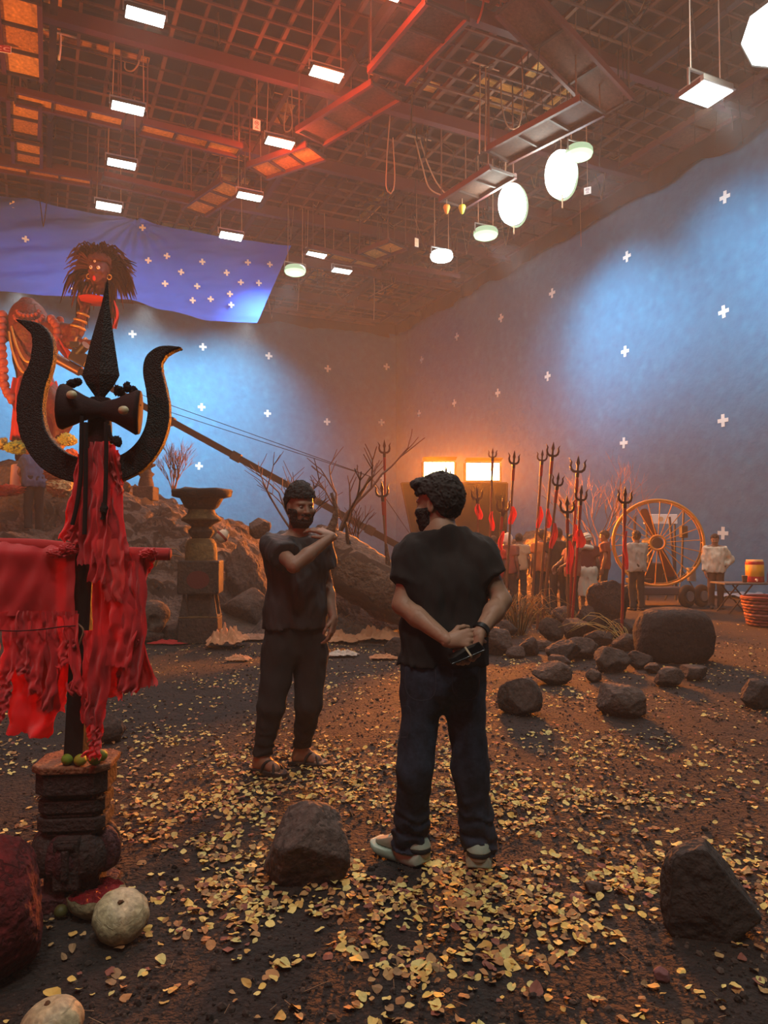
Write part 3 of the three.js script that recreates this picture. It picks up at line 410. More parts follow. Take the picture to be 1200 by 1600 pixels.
rock('stone', 'small dark stone among the leaves right of the shoes', 929, 1399, 30, 20, 95, M.rock[2], { detail: 12, group: RG });
rock('stone', 'small reddish stone among the leaves in front of the fin-shaped boulder', 1034, 1535, 25, 22, 97, mat(0, 0.9, { cl: new THREE.Color(0.16, 0.06, 0.06), bump: T.lump, bs: 0.01 }), { detail: 10, group: RG });
rock('boulder', 'red-powdered boulder cut off by the left edge, near the white gourds', -30, 1560, 200, 225, 101, M.rockRed, { planes: 6, soft: 10, rough: 0.04, detail: 30, deep: 170 });
rock('boulder', 'round brown stone balanced on the red-lit rocks', 405, 985, 36, 34, 103, M.rock[2], {}).position.y += 1.52;
rock('boulder', 'tall reddish rock right of the stone pillar', 384, 985, 78, 132, 105, M.rock[2], { planes: 12, soft: 18, rough: 0.1 });
rock('boulder', 'broad brown rock at the right foot of the stone pillar', 382, 986, 84, 66, 107, M.rock[2], { planes: 9, soft: 18, deep: 70 });
rock('boulder', 'brown rock in front of the tall reddish rock', 352, 978, 60, 44, 109, M.rock[0], { planes: 9 });

// ---------- set hills ----------
function hill(name, label, x0, x1, z0, z1, nx, nz, h, material) { const P = [], I = []; for (let j = 0; j <= nz; j++) for (let i = 0; i <= nx; i++) { const x = lerp(x0, x1, i / nx), z = lerp(z0, z1, j / nz); const y = h(x, z); const q = 0.12 * Math.max(0, Math.min(1, y)); P.push(x + q * noise(x * 1.7, y * 1.7, z * 1.7), y + GH(x, z) - 0.05, z + q * noise(x * 1.9 + 9, y * 1.9, z * 1.9)); } for (let j = 0; j < nz; j++) for (let i = 0; i < nx; i++) { const a = j * (nx + 1) + i, b = a + nx + 1; I.push(a, a + 1, b, b, a + 1, b + 1); } const g = new THREE.BufferGeometry(); g.setAttribute('position', new THREE.Float32BufferAttribute(P, 3)); g.setIndex(I); g.computeVertexNormals(); boxUV(g); return wthing(name, g, material, label, 'hill'); }
const ridge = (x, list) => { for (let i = 1; i < list.length; i++) if (x <= list[i][0]) { const t = clamp((x - list[i - 1][0]) / (list[i][0] - list[i - 1][0]), 0, 1); return lerp(list[i - 1][1], list[i][1], t); } return list.at(-1)[1]; };
const crag = (x, y, z, a = 1) => a * (0.5 * Math.abs(fbm(x * 0.7, z * 0.7, 2, 5)) + 0.22 * fbm(x * 2.1, z * 2.1, 8, 4));
const leftHill = (x, z) => { const d = -z, t = ridge(x, [[-14, 3.5], [-7.4, 3.15], [-6.2, 2.75], [-5.2, 2.35], [-4.4, 2.15], [-3.7, 1.9], [-3.0, 1.4], [-2.3, 0.5], [-1.7, 0]]); const step = x < -5.6 ? lerp(sstep(11.2, 12.6, d) * 1.55, t, sstep(15.2, 16.4, d)) : sstep(11.2, 15, d) * t; const u = lerp(step, sstep(11.2, 15, d) * t, sstep(-6.4, -5.2, x)); return Math.max(-0.1, u * (1 + 0.0 * x) + crag(x, 0, z, 0.55) * sstep(0.05, 0.8, u)) * sstep(21.5, 19, d); };
hill('rocky_hill', 'craggy brown set hillside behind the stone pillar', -16, -1.6, -10.8, -21.5, 230, 170, leftHill, M.earth);
hill('earth_mound', 'low earth mound with a fallen trunk behind the two men', -2.2, 1.4, -10.3, -14.5, 90, 90, (x, z) => { const t = ridge(x, [[-2.2, 0], [-1.6, 0.75], [-0.9, 1.05], [-0.1, 0.7], [0.6, 0.35], [1.4, 0]]); return sstep(10.3, 12.4, -z) * sstep(14.5, 13.4, -z) * t + crag(x, 0, z, 0.22) * Math.min(1, t * 2) - 0.03; }, M.earth);
hill('earth_mound', 'brushy earth mound behind the crowd', 3.1, 5.75, -17.9, -23.5, 90, 70, (x, z) => { const t = ridge(x, [[3.1, 0], [3.7, 1.5], [4.2, 1.75], [4.9, 1.5], [5.75, 0]]); return sstep(17.9, 19.6, -z) * sstep(23.5, 21.5, -z) * t + crag(x, 0, z, 0.5) * Math.min(1, t) - 0.03; }, M.earth);

// ---------- fallen leaves ----------
{
  const leafGeo = (seed) => { const r = rng(seed), n = 11, P = [0, 0, 0], I = [], fold = 0.1 + r() * 0.5, bend = (r() - 0.4) * 0.7, ph = r() * 6, w = 0.62 + r() * 0.4; for (let i = 0; i < n; i++) { const a = i / n * 2 * PI, c = Math.cos(a), tip = Math.max(0, c) ** 3, x = 0.5 * c * (1 + 0.14 * tip), z = 0.5 * Math.sin(a) * w * (1 - 0.28 * Math.max(0, c)) * (1 + 0.16 * (r() - 0.5)); P.push(x, fold * Math.abs(z) * (z > 0 ? 1 : 0.6) + bend * x * x + 0.05 * Math.sin(3 * a + ph) + 0.05 * (r() - 0.5), z); } for (let i = 0; i < n; i++) I.push(0, 1 + (i + 1) % n, 1 + i); const g0 = new THREE.BufferGeometry(); g0.setAttribute('position', new THREE.Float32BufferAttribute(P, 3)); g0.setIndex(I); const g = g0.toNonIndexed(); g.computeVertexNormals(); return g; };
  const G = [1, 2, 3, 4, 5, 6, 7, 8].map(leafGeo), cols = [0xd2ae58, 0xbf924a, 0xa87444, 0xdcc274, 0x94623a, 0x80493a, 0xc4b470, 0xa88252, 0xd0b064, 0x8a6a48].map((c) => new THREE.Color(c)), mats = cols.map((c) => mat(0, 0.75, { cl: c, side: THREE.DoubleSide }));
  const white = mat(0xffffff, 0.75, { side: THREE.DoubleSide });
  const r = rng(77), all = [];
  const dense = (x, z) => { const n = 0.46 + 0.85 * fbm(x * 0.9 + 3, z * 0.9, 1.5, 3) + 0.35 * noise(x * 3.4, z * 3.4, 5); return clamp(n, 0, 1.1) ** 1.8; };
  for (let tries = 0; all.length < 12000 && tries < 120000; tries++) {
    const d = 1.9 + Math.pow(r(), 0.95) * 11.5, x = (r() * 2 - 1) * d * 0.56, z = -d, px = 600 + x / d * FOCAL, py = 847 + EYE * FOCAL / d;
    let k = dense(x, z); const mid = Math.exp(-(((px - 640) / 430) ** 2)); k *= 0.25 + 1.0 * mid; if (d < 2.4) k *= 0.35; if (px < 320 && d < 3.6) k *= 0.35; k *= lerp(1, 0.34, sstep(3.6, 6.5, d)) * lerp(1, 0.6, sstep(7, 12, d));
    if (r() > k * 1.5) continue;
    const s = (0.0165 + 0.025 * r()) * lerp(1, 0.85, sstep(4, 7, d)) * (r() < 0.08 ? 1.4 : 1);
    all.push({ x, z, y: GH(x, z) + 0.006 + r() * 0.01, s, c: Math.floor(r() * cols.length), g: Math.floor(r() * G.length), ry: r() * 2 * PI, tx: (r() - 0.5) * 0.7, tz: (r() - 0.5) * 0.7, flip: r() < 0.3, show: s * s / (d * d * d) * (px > 0 && px < 1200 && py < 1600 ? 1 : 0) });
  }
  const blocked = [[480, 1337, 70, 58], [1113, 1408, 74, 75], [640, 1335, 60, 45], [747, 1340, 30, 30], [420, 1205, 40, 18], [490, 1190, 42, 15], [110, 1300, 90, 130], [185, 1442, 46, 42], [20, 1450, 60, 120]];
  all.forEach((l) => { const p = V(l.x, l.y, l.z), px = 600 + p.x / -p.z * FOCAL, py = 847 + (EYE - p.y) / -p.z * FOCAL; if (blocked.some(([x, y, w, h]) => Math.abs(px - x) < w && Math.abs(py - y) < h)) l.show = 0; });
  all.sort((a, b) => b.show - a.show);
  const q = new THREE.Quaternion(), e = new THREE.Euler();
  all.slice(0, 300).forEach((l) => { const m = mesh('fallen_leaf', G[l.g], mats[l.c]); m.position.set(l.x, l.y, l.z); m.rotation.set(l.tx + (l.flip ? PI : 0), l.ry, l.tz); m.scale.setScalar(l.s * 1.05); tag(m, 'dry yellow-brown leaf lying on the dark soil', 'leaf', 'fallen leaves in the foreground'); });
  const rest = all.slice(300); 
  G.forEach((g, k) => { const mine = rest.filter((l) => l.g === k), im = new THREE.InstancedMesh(g, white, mine.length); mine.forEach((l, i) => { q.setFromEuler(e.set(l.tx + (l.flip ? PI : 0), l.ry, l.tz)); im.setMatrixAt(i, new THREE.Matrix4().compose(V(l.x, l.y, l.z), q, V(l.s, l.s, l.s))); im.setColorAt(i, cols[l.c]); }); im.name = numbered('leaf_litter'); tag(im, 'small dry leaves scattered over the dark soil', 'leaves', 'leaf litter', 'stuff'); scene.add(im); });
  // clods of soil
  const cg = new THREE.IcosahedronGeometry(1, 0), cm = mat(0xffffff, 0.95), N = 16000, im = new THREE.InstancedMesh(cg, cm, N), cc = [new THREE.Color(0.03, 0.018, 0.014), new THREE.Color(0.045, 0.027, 0.021), new THREE.Color(0.02, 0.012, 0.01), new THREE.Color(0.07, 0.045, 0.035)];
  for (let i = 0; i < N; i++) { const d = 1.8 + Math.pow(r(), 1.3) * 9, x = (r() * 2 - 1) * d * 0.56, s = 0.003 + 0.007 * r() * r() * r() * 2; q.setFromEuler(e.set(r() * 6, r() * 6, r() * 6)); im.setMatrixAt(i, new THREE.Matrix4().compose(V(x, GH(x, -d) + s * 0.3, -d), q, V(s * 1.5, s, s * 1.2))); im.setColorAt(i, cc[Math.floor(r() * 4)]); }
  im.name = 'soil_clods'; tag(im, 'crumbs and clods of dark soil', 'soil', null, 'stuff'); scene.add(im);
  // twigs
  const tm = mat(0x8a6a50, 0.9), tg = []; for (let i = 0; i < 150; i++) { const d = 2.1 + Math.pow(r(), 1.4) * 7, x = (r() * 2 - 1) * d * 0.53, a = r() * 6.3, L = 0.02 + r() * 0.06; tg.push(bar(V(x, GH(x, -d) + 0.008, -d), V(x + Math.cos(a) * L, GH(x, -d) + 0.012 + r() * 0.02, -d + Math.sin(a) * L), 0.0015, 4)); }
  tag(mesh('twig_litter', merge(tg), tm), 'thin dry twigs scattered among the leaves', 'twigs', null, 'stuff');
}

// ================= PEOPLE =================
const mid = (a, b, t = 0.5) => a.clone().lerp(b, t), UPV = V(0, 1, 0), mul = (v, k) => v.clone().multiplyScalar(k), off = (p, v, k) => p.clone().addScaledVector(v, k), unit = (x, y, z) => V(x, y, z).normalize();
const flatF = (F, s) => [F.x, F.y, F.z, s];
// a hand: palm, four unequal fingers and a thumb. dir: towards the fingertips, n: out of the palm, th: towards the thumb side
function handField(w, dir, n, th, curl, k = 1, thumbCurl = 0.5) {
  dir = dir.clone().normalize(); n = n.clone().addScaledVector(dir, -n.dot(dir)).normalize(); const side = dir.clone().cross(n).normalize(); if (side.dot(th) < 0) side.negate();
  const palm = [], fingers = [], wristIn = off(w, dir, -0.006 * k);
  [0.031, 0.011, -0.010, -0.029].forEach((s, i) => {
    const kn = off(off(w, dir, [0.088, 0.092, 0.087, 0.078][i] * k), side, s * k); palm.push(cap(off(off(w, dir, 0.012 * k), side, s * 0.6 * k), kn, 0.0145 * k, 0.0115 * k));
    const L = [[0.044, 0.026, 0.021], [0.048, 0.030, 0.022], [0.045, 0.028, 0.021], [0.034, 0.021, 0.019]][i], chain = []; let p = kn, a = 0; const c = curl[i];
    L.forEach((l, j) => { a += c * [0.75, 1.0, 0.7][j]; const d = mul(dir, Math.cos(a)).addScaledVector(n, Math.sin(a)).addScaledVector(side, [0.05, 0.0, -0.04, -0.1][i] * (j === 0 ? 1 : 0)).normalize(), q = off(p, d, l * k); chain.push(cap(p, q, (0.0098 - j * 0.0009) * k * (i === 3 ? 0.88 : 1), (0.0089 - j * 0.0009) * k * (i === 3 ? 0.88 : 1))); p = q; });
    fingers.push(chain);
  });
  palm.push(cap(wristIn, off(w, dir, 0.03 * k), 0.027 * k, 0.026 * k, flatF(n, 1.35)));
  const t0 = off(off(off(w, dir, 0.022 * k), side, 0.024 * k), n, 0.006 * k), d1 = mul(dir, 0.62).addScaledVector(side, 0.62).addScaledVector(n, 0.3 * thumbCurl).normalize(), t1 = off(t0, d1, 0.042 * k), d2 = mul(dir, 0.86).addScaledVector(side, 0.2).addScaledVector(n, 0.55 * thumbCurl).normalize(), t2 = off(t1, d2, 0.03 * k), t3 = off(t2, mul(dir, 0.9).addScaledVector(n, 0.7 * thumbCurl).normalize(), 0.024 * k);
  fingers.push([cap(t0, t1, 0.0145 * k, 0.0115 * k), cap(t1, t2, 0.0112 * k, 0.0102 * k), cap(t2, t3, 0.0102 * k, 0.0085 * k)]);
  const all = [...palm, ...fingers.flat()], [lo, hi] = bounds(all, 0.01);
  return { f: (x, y, z) => { let d = 1e3; for (const c of palm) d = smin(d, capD(c, x, y, z), 0.016); for (const ch of fingers) { let e = 1e3; for (const c of ch) e = smin(e, capD(c, x, y, z), 0.006); d = smin(d, e, 0.007); } return d; }, lo, hi };
}
// the head: face towards +z, its middle between the ears
function headF(x, y, z) {
  const ax = Math.abs(x), e = (cx, cy, cz, rx, ry, rz) => { const a = (ax - cx) / rx, b = (y - cy) / ry, c = (z - cz) / rz, q = Math.sqrt(a * a + b * b + c * c); return (q - 1) * Math.min(rx, ry, rz); };
  let d = e(0, 0.03, -0.014, 0.077, 0.094, 0.098); d = smin(d, e(0, -0.035, 0.022, 0.062, 0.082, 0.07), 0.03); d = smin(d, e(0, -0.098, 0.058, 0.026, 0.022, 0.026), 0.03); d = smin(d, e(0.045, -0.07, 0.012, 0.022, 0.035, 0.04), 0.025);
  d = smin(d, e(0.022, 0.02, 0.076, 0.026, 0.0085, 0.014), 0.014); d = smin(d, e(0.046, -0.028, 0.062, 0.02, 0.016, 0.022), 0.02);
  d = -smin(-d, e(0.031, 0.0, 0.098, 0.018, 0.011, 0.016), 0.012);
  d = smin(d, capD(NOSE, ax, y, z), 0.01); d = smin(d, e(0.0115, -0.034, 0.092, 0.0085, 0.0075, 0.011), 0.006);
  d = smin(d, e(0.0, -0.0615, 0.083, 0.024, 0.0055, 0.012), 0.007); d = smin(d, e(0.0, -0.0735, 0.081, 0.02, 0.0065, 0.012), 0.008);
  d = smin(d, e(0.081, -0.008, -0.006, 0.0085, 0.031, 0.018), 0.01); d = -smin(-d, e(0.091, -0.006, -0.002, 0.006, 0.018, 0.009), 0.005);
  d = smin(d, capD(NECKC, x, y, z), 0.03); return d;
}
const NOSE = cap(V(0, 0.008, 0.086), V(0, -0.032, 0.103), 0.008, 0.0125), NECKC = cap(V(0, -0.06, -0.018), V(0, -0.19, -0.045), 0.056, 0.06);
const hairLine = (z) => lerp(-0.085, 0.062, sstep(-0.085, 0.022, z));
function headGeo(c) { return surf(headF, [-0.11, -0.19, -0.13], [0.11, 0.15, 0.14], c); }
function hairGeo(c, o = {}) { const { thick = 0.02, line = 0, curl = 0.006, top = 0 } = o; return surf((x, y, z) => { const a = x / (0.079 + thick * 0.75), b = (y - 0.034) / (0.092 + thick * (1 + top)), d = (z + 0.016) / (0.098 + thick * 0.9), q = Math.sqrt(a * a + b * b + d * d); let f = (q - 1) * 0.08 - curl * (noise(x * 70, y * 70, z * 70) + 0.8 * noise(x * 26, y * 26, z * 26)); return Math.max(f, -(y - (hairLine(z) + line) - 0.008 * noise(x * 40, 3, z * 40)) * 0.8); }, [-0.14, -0.16, -0.16], [0.14, 0.19, 0.15], c); }
function beardGeo(c, full = 1) { return surf((x, y, z) => { const ax = Math.abs(x), low = y + lerp(0.076, 0.014, sstep(0.046, 0.066, ax)) - (ax < 0.034 ? sstep(0.034, 0.024, ax) * 0.016 : 0); const stache = Math.max(Math.abs(y + 0.0505) - 0.0075, ax - 0.031); const chin = Math.max(low, -(z - 0.006), -(y + 0.135)); const mouth = Math.max(Math.abs(y + 0.0675) - 0.009, ax - 0.02); let r = Math.min(full ? chin : 1, stache); if (full) r = Math.max(r, -mouth); return Math.max(headF(x, y, z) - 0.0035 - 0.0022 * noise(x * 90, y * 90, z * 90) - 0.002 * sstep(-0.08, -0.1, y) * full, r); }, [-0.1, -0.15, -0.04], [0.1, 0.03, 0.13], c); }
// places something made in head space
function headMatrix(pos, face, k = 1, roll = 0) { const z = face.clone().normalize(), x = UPV.clone().cross(z).normalize(), y = z.clone().cross(x); return new THREE.Matrix4().makeBasis(x, y, z).multiply(new THREE.Matrix4().makeRotationZ(roll)).scale(V(k, k, k)).setPosition(pos); }
const foldN = (x, y, z, a, b) => noise(x * a, y * b, z * a) + 0.5 * noise(x * a * 2.3 + 4, y * b * 1.7, z * a * 2.3);

function bodyCaps(J, b = 1) {
  const S = J.shR.clone().sub(J.shL).normalize(), F = J.F, ch = off(mid(J.shL, J.shR), UPV, -0.1), w = J.shR.distanceTo(J.shL), be = mid(ch, J.pel, 0.55);
  return { S, ch, be, w, torso: [cap(off(ch, S, -w * 0.23), off(ch, S, w * 0.23), 0.12 * b, 0.12 * b, flatF(F, 1.18)), cap(off(be, S, -0.055), off(be, S, 0.055), 0.115 * b, 0.115 * b, flatF(F, 1.12)), cap(off(J.pel, S, -0.065), off(J.pel, S, 0.065), 0.115 * b, 0.115 * b, flatF(F, 1.12)), cap(ch, J.pel, 0.105 * b), cap(J.shL, J.shR, 0.052), cap(off(J.neck, UPV, 0.01), mid(J.neck, J.shL, 0.85), 0.055, 0.055), cap(off(J.neck, UPV, 0.01), mid(J.neck, J.shR, 0.85), 0.055, 0.055)] };
}
function makePerson(J, o) {
  const { label, group, skin, shirt, pants, cell = 0.012, fine = 0.004, b = 1, k = 1 } = o, base = o.base, P = thing('person', label, 'person', base, group), B = bodyCaps(J, b), F = J.F;
  const arm = (s) => [cap(J['sh' + s], J['el' + s], 0.053 * k, 0.041 * k), cap(J['el' + s], mid(J['el' + s], J['wr' + s], 0.35), 0.042 * k, 0.044 * k), cap(mid(J['el' + s], J['wr' + s], 0.35), J['wr' + s], 0.043 * k, 0.028 * k)];
  const leg = (s) => { const h = J['hip' + s], kn = J['kn' + s], a = J['an' + s], ca = mid(kn, a, 0.3); return [cap(h, kn, 0.074 * k, 0.048 * k), cap(kn, ca, 0.047 * k, 0.048 * k), cap(ca, a, 0.047 * k, 0.036 * k)]; };
  const caps = [...B.torso, ...arm('L'), ...arm('R'), ...leg('L'), ...leg('R'), cap(J.neck, mid(J.neck, J.head, 0.5), 0.058, 0.055)];
  const feet = []; for (const s of ['L', 'R']) { const a = J['an' + s], d = J['ft' + s], g0 = a.y - 0.055; feet.push(cap(off(a, UPV, -0.01), off(V(a.x, g0, a.z), d, -0.03), 0.036 * k, 0.03 * k), cap(off(V(a.x, g0 + 0.005, a.z), d, -0.025), off(V(a.x, g0 - 0.008, a.z), d, 0.11 * k), 0.036 * k, 0.026 * k), cap(off(a, UPV, -0.01), off(V(a.x, g0 - 0.002, a.z), d, 0.1 * k), 0.034 * k, 0.024 * k)); }
  const core = union([...B.torso, cap(J.shL, mid(J.shL, J.elL, 0.5), 0.053 * k, 0.047 * k), cap(J.shR, mid(J.shR, J.elR, 0.5), 0.053 * k, 0.047 * k), ...leg('L'), ...leg('R'), ...feet, cap(J.neck, mid(J.neck, J.head, 0.5), 0.058, 0.055)], 0.035), aL = union(arm('L'), 0.02), aR = union(arm('R'), 0.02), bodyU = (x, y, z) => Math.min(core(x, y, z), aL(x, y, z), aR(x, y, z)), [lo, hi] = bounds([...caps, ...feet], 0.03), geos = [surf(bodyU, lo, hi, cell)];
  const HM = headMatrix(J.head, J.face, (o.headK ?? 1) * 1.0, J.roll ?? 0); geos.push(headGeo(fine).applyMatrix4(HM));
  for (const s of ['L', 'R']) { const H = J['hand' + s]; if (!H) continue; const h = handField(J['wr' + s], H.dir, H.n, H.th, H.curl ?? [0.35, 0.4, 0.45, 0.5], k * 1.0, H.tc ?? 0.5); geos.push(surf(h.f, h.lo, h.hi, o.handCell ?? 0.006)); }
  if (o.toes) for (const s of ['L', 'R']) { const a = J['an' + s], d = J['ft' + s], sd = UPV.clone().cross(d).normalize(), caps2 = []; for (let i = 0; i < 5; i++) { const q = (i - 2) * 0.0155 * (s === 'L' ? 1 : -1), st = off(off(V(a.x, 0.03, a.z), d, 0.105), sd, q), en = off(st, d, [0.03, 0.042, 0.045, 0.038, 0.055][s === 'L' ? 4 - (4 - i) : i]); caps2.push(cap(st, V(en.x, 0.024, en.z), 0.0115, i === 4 ? 0.013 : 0.0095)); } const [l2, h2] = bounds(caps2, 0.01); geos.push(surf(union(caps2, 0.004), l2, h2, 0.004)); }
  wpart(P, 'body', boxUV(merge(geos)), skin);
  // shirt
  { const lo2 = o.loose ?? 0.018, hemY = o.hemY ?? J.pel.y - 0.1, sl = o.sleeve ?? 0.6, S = B.S, tor = B.torso.map((c) => ({ ...c, ra: c.ra + lo2, rb: c.rb + lo2 })); const ch = B.ch; tor.push(cap(off(off(ch, UPV, -0.05), S, -B.w * 0.27), off(V(J.pel.x, hemY, J.pel.z), S, -0.1 * b), 0.085 * b + lo2 * 0.5, 0.072 * b + lo2, flatF(F, 0.9)), cap(off(off(ch, UPV, -0.05), S, B.w * 0.27), off(V(J.pel.x, hemY, J.pel.z), S, 0.1 * b), 0.085 * b + lo2 * 0.5, 0.072 * b + lo2, flatF(F, 0.9)), cap(off(be0(B), F, 0.035), off(V(J.pel.x, hemY, J.pel.z), F, 0.02), 0.1 * b + lo2, 0.1 * b + lo2));
    const sleeves = []; for (const s of ['L', 'R']) { const a = J['sh' + s], e = J['el' + s], w = J['wr' + s]; if (sl <= 1) { const d = e.clone().sub(a).normalize(), end = mid(a, e, sl); sleeves.push({ c: [cap(a, off(end, d, 0.05), (o.slR ?? 0.062) + lo2 * 0.5, (o.slR ?? 0.062) + lo2 * 0.9)], end, d }); } else { const d = w.clone().sub(e).normalize(), end = mid(e, w, sl - 1); sleeves.push({ c: [cap(a, e, 0.068 + lo2 * 0.3, 0.052 + lo2 * 0.6), cap(e, off(end, d, 0.03), 0.052 + lo2 * 0.6, 0.04 + lo2 * 0.5)], end, d }); } }
    const nk = off(J.neck, UPV, o.neckUp ?? 0.012), nd = J.head.clone().sub(J.neck).normalize(), amp = o.fold ?? 0.007;
    const fT = union(tor, 0.06), f = (x, y, z) => { let d = Math.max(fT(x, y, z), hemY - y + 0.004 * noise(x * 14, z * 14, 2)); for (const q of sleeves) { let e = 1e3; for (const c of q.c) e = smin(e, capD(c, x, y, z), 0.04); e = Math.max(e, (x - q.end.x) * q.d.x + (y - q.end.y) * q.d.y + (z - q.end.z) * q.d.z); d = smin(d, e, o.slK ?? 0.045); } d = Math.max(d, (x - nk.x) * nd.x + (y - nk.y) * nd.y + (z - nk.z) * nd.z); return d - amp * foldN(x, y + 0.6 * x, z, 9, 5) - amp * 0.5 * Math.max(0, noise(x * 16, y * 3, z * 16)); };
    const [l2, h2] = bounds([...tor, ...sleeves.flatMap((q) => q.c)], 0.03); wpart(P, o.shirtName ?? 'shirt', surf(f, l2, h2, o.shirtCell ?? cell), shirt); }
  // trousers or wrap
  if (o.wrap) { const y1 = o.wrap, w = [cap(off(J.pel, B.S, -0.07), off(J.pel, B.S, 0.07), 0.135, 0.135, flatF(F, 1.1)), cap(J.hipL, off(V(J.knL.x, y1, J.knL.z), UPV, 0), 0.115, 0.12), cap(J.hipR, off(V(J.knR.x, y1, J.knR.z), UPV, 0), 0.115, 0.12)], u = union(w, 0.12), [l2, h2] = bounds(w, 0.04); wpart(P, 'wrap', surf((x, y, z) => Math.max(u(x, y, z), y1 - y, y - J.pel.y - 0.08) - 0.012 * noise(x * 18, y * 3, z * 18), l2, h2, cell), pants); }
  else { const q = o.leg ?? { t: 0.1, k: 0.078, a: 0.07, hem: 0.06 }, pc = [cap(off(off(J.pel, UPV, 0.09), B.S, -0.06), off(off(J.pel, UPV, 0.09), B.S, 0.06), 0.124 * b, 0.124 * b, flatF(F, 1.08)), cap(off(J.pel, B.S, -0.068), off(J.pel, B.S, 0.068), 0.128 * b, 0.128 * b, flatF(F, 1.1)), cap(off(J.pel, F, -0.02), mid(J.hipL, J.knL, 0.12), 0.105, 0.085), cap(off(J.pel, F, -0.02), mid(J.hipR, J.knR, 0.12), 0.105, 0.085)];
    const sides = ['L', 'R'].map((s) => [cap(J['hip' + s], J['kn' + s], q.t * k, q.k * k), cap(J['kn' + s], J['an' + s], q.k * k, q.a * k), cap(J['an' + s], off(J['an' + s], UPV, -0.04), q.a * k, q.a * k)]), hemY = J.anL.y + q.hem - 0.09, u = union(pc, 0.05), uL = union(sides[0], 0.03), uR = union(sides[1], 0.03);
    const hemR = J.anR.y + q.hem - 0.09, f = (x, y, z) => { const dl = Math.max(uL(x, y, z), hemY - y), dr = Math.max(uR(x, y, z), hemR - y); let d = smin(u(x, y, z), Math.min(dl, dr), 0.04); d = Math.max(d, y - J.pel.y - 0.12); const low = sstep(0.42, 0.1, y - J.anL.y + 0.09); return d - 0.006 * foldN(x, y + 0.4 * x, z, 8, 6) - low * (q.stack ?? 0.004) * Math.sin((y + 0.25 * x) * 95 + 3 * noise(x * 9, y * 9, z * 9)); };
    const [l2, h2] = bounds([...pc, ...sides.flat()], 0.03); wpart(P, 'trousers', surf(f, l2, h2, cell), pants); }
  if (o.hair) wpart(P, 'hair', hairGeo(o.hairCell ?? fine * 1.3, o.hair).applyMatrix4(HM), o.hairMat ?? M.hair);
  if (o.beard !== undefined) wpart(P, o.beard ? 'beard' : 'moustache', beardGeo(fine * 0.9, o.beard).applyMatrix4(HM), M.beard);
  if (o.eyes) for (const s of [-1, 1]) { const e = wpart(P, 'eye', new THREE.SphereGeometry(0.0105, 14, 10).scale(1, 0.62, 1).applyMatrix4(new THREE.Matrix4().makeTranslation(s * 0.031, 0, 0.0795)).applyMatrix4(HM), M.eyeWhite); const i = new THREE.SphereGeometry(0.0056, 10, 8).applyMatrix4(new THREE.Matrix4().makeTranslation(s * 0.031 + 0.001, 0, 0.0858)).applyMatrix4(HM); wpart(e, 'iris', i, M.hair); }
  if (o.shoe) for (const s of ['L', 'R']) { const a = J['an' + s], d = J['ft' + s], y0 = o.ground ?? a.y - 0.09, sc = [cap(off(V(a.x, y0 + 0.03, a.z), d, -0.055), off(V(a.x, y0 + 0.026, a.z), d, 0.15), 0.045, 0.04, flatF(UPV, 1.3)), cap(V(a.x, y0 + 0.07, a.z), off(V(a.x, y0 + 0.035, a.z), d, 0.08), 0.042, 0.036)], u = union(sc, 0.03), [l2, h2] = bounds(sc, 0.02); wpart(P, 'shoe', surf((x, y, z) => Math.max(u(x, y, z), y0 + 0.004 - y), l2, h2, Math.max(0.008, cell * 0.7)), o.shoe); }
  P.userData.J = undefined; return { P, HM, B };
}
const be0 = (B) => mid(B.ch, B.be, 0.6);
M.hairBrown = mat(0, 0.85, { cl: new THREE.Color(0.022, 0.013, 0.01) }); M.beard = mat(0, 0.9, { cl: new THREE.Color(0.03, 0.018, 0.014) }); M.hair = mat(0, 0.8, { cl: new THREE.Color(0.012, 0.009, 0.008) }); M.eyeWhite = mat(0x8f8378, 0.4); M.darkShoe = mat(0x1c1614, 0.6);
const skinM = (r, g, b) => mat(0, 0.55, { cl: new THREE.Color(r, g, b), bump: rep(T.grit, 6), bs: 0.0008 });
M.skin1 = skinM(0.34, 0.185, 0.115); M.skin2 = skinM(0.24, 0.125, 0.078); M.skin3 = skinM(0.16, 0.08, 0.05);
const fabric = (r, g, b, k = 4) => mat(0, 0.92, { cl: new THREE.Color(r, g, b), bump: rep(T.weave, k * 5), bs: 0.0006 });

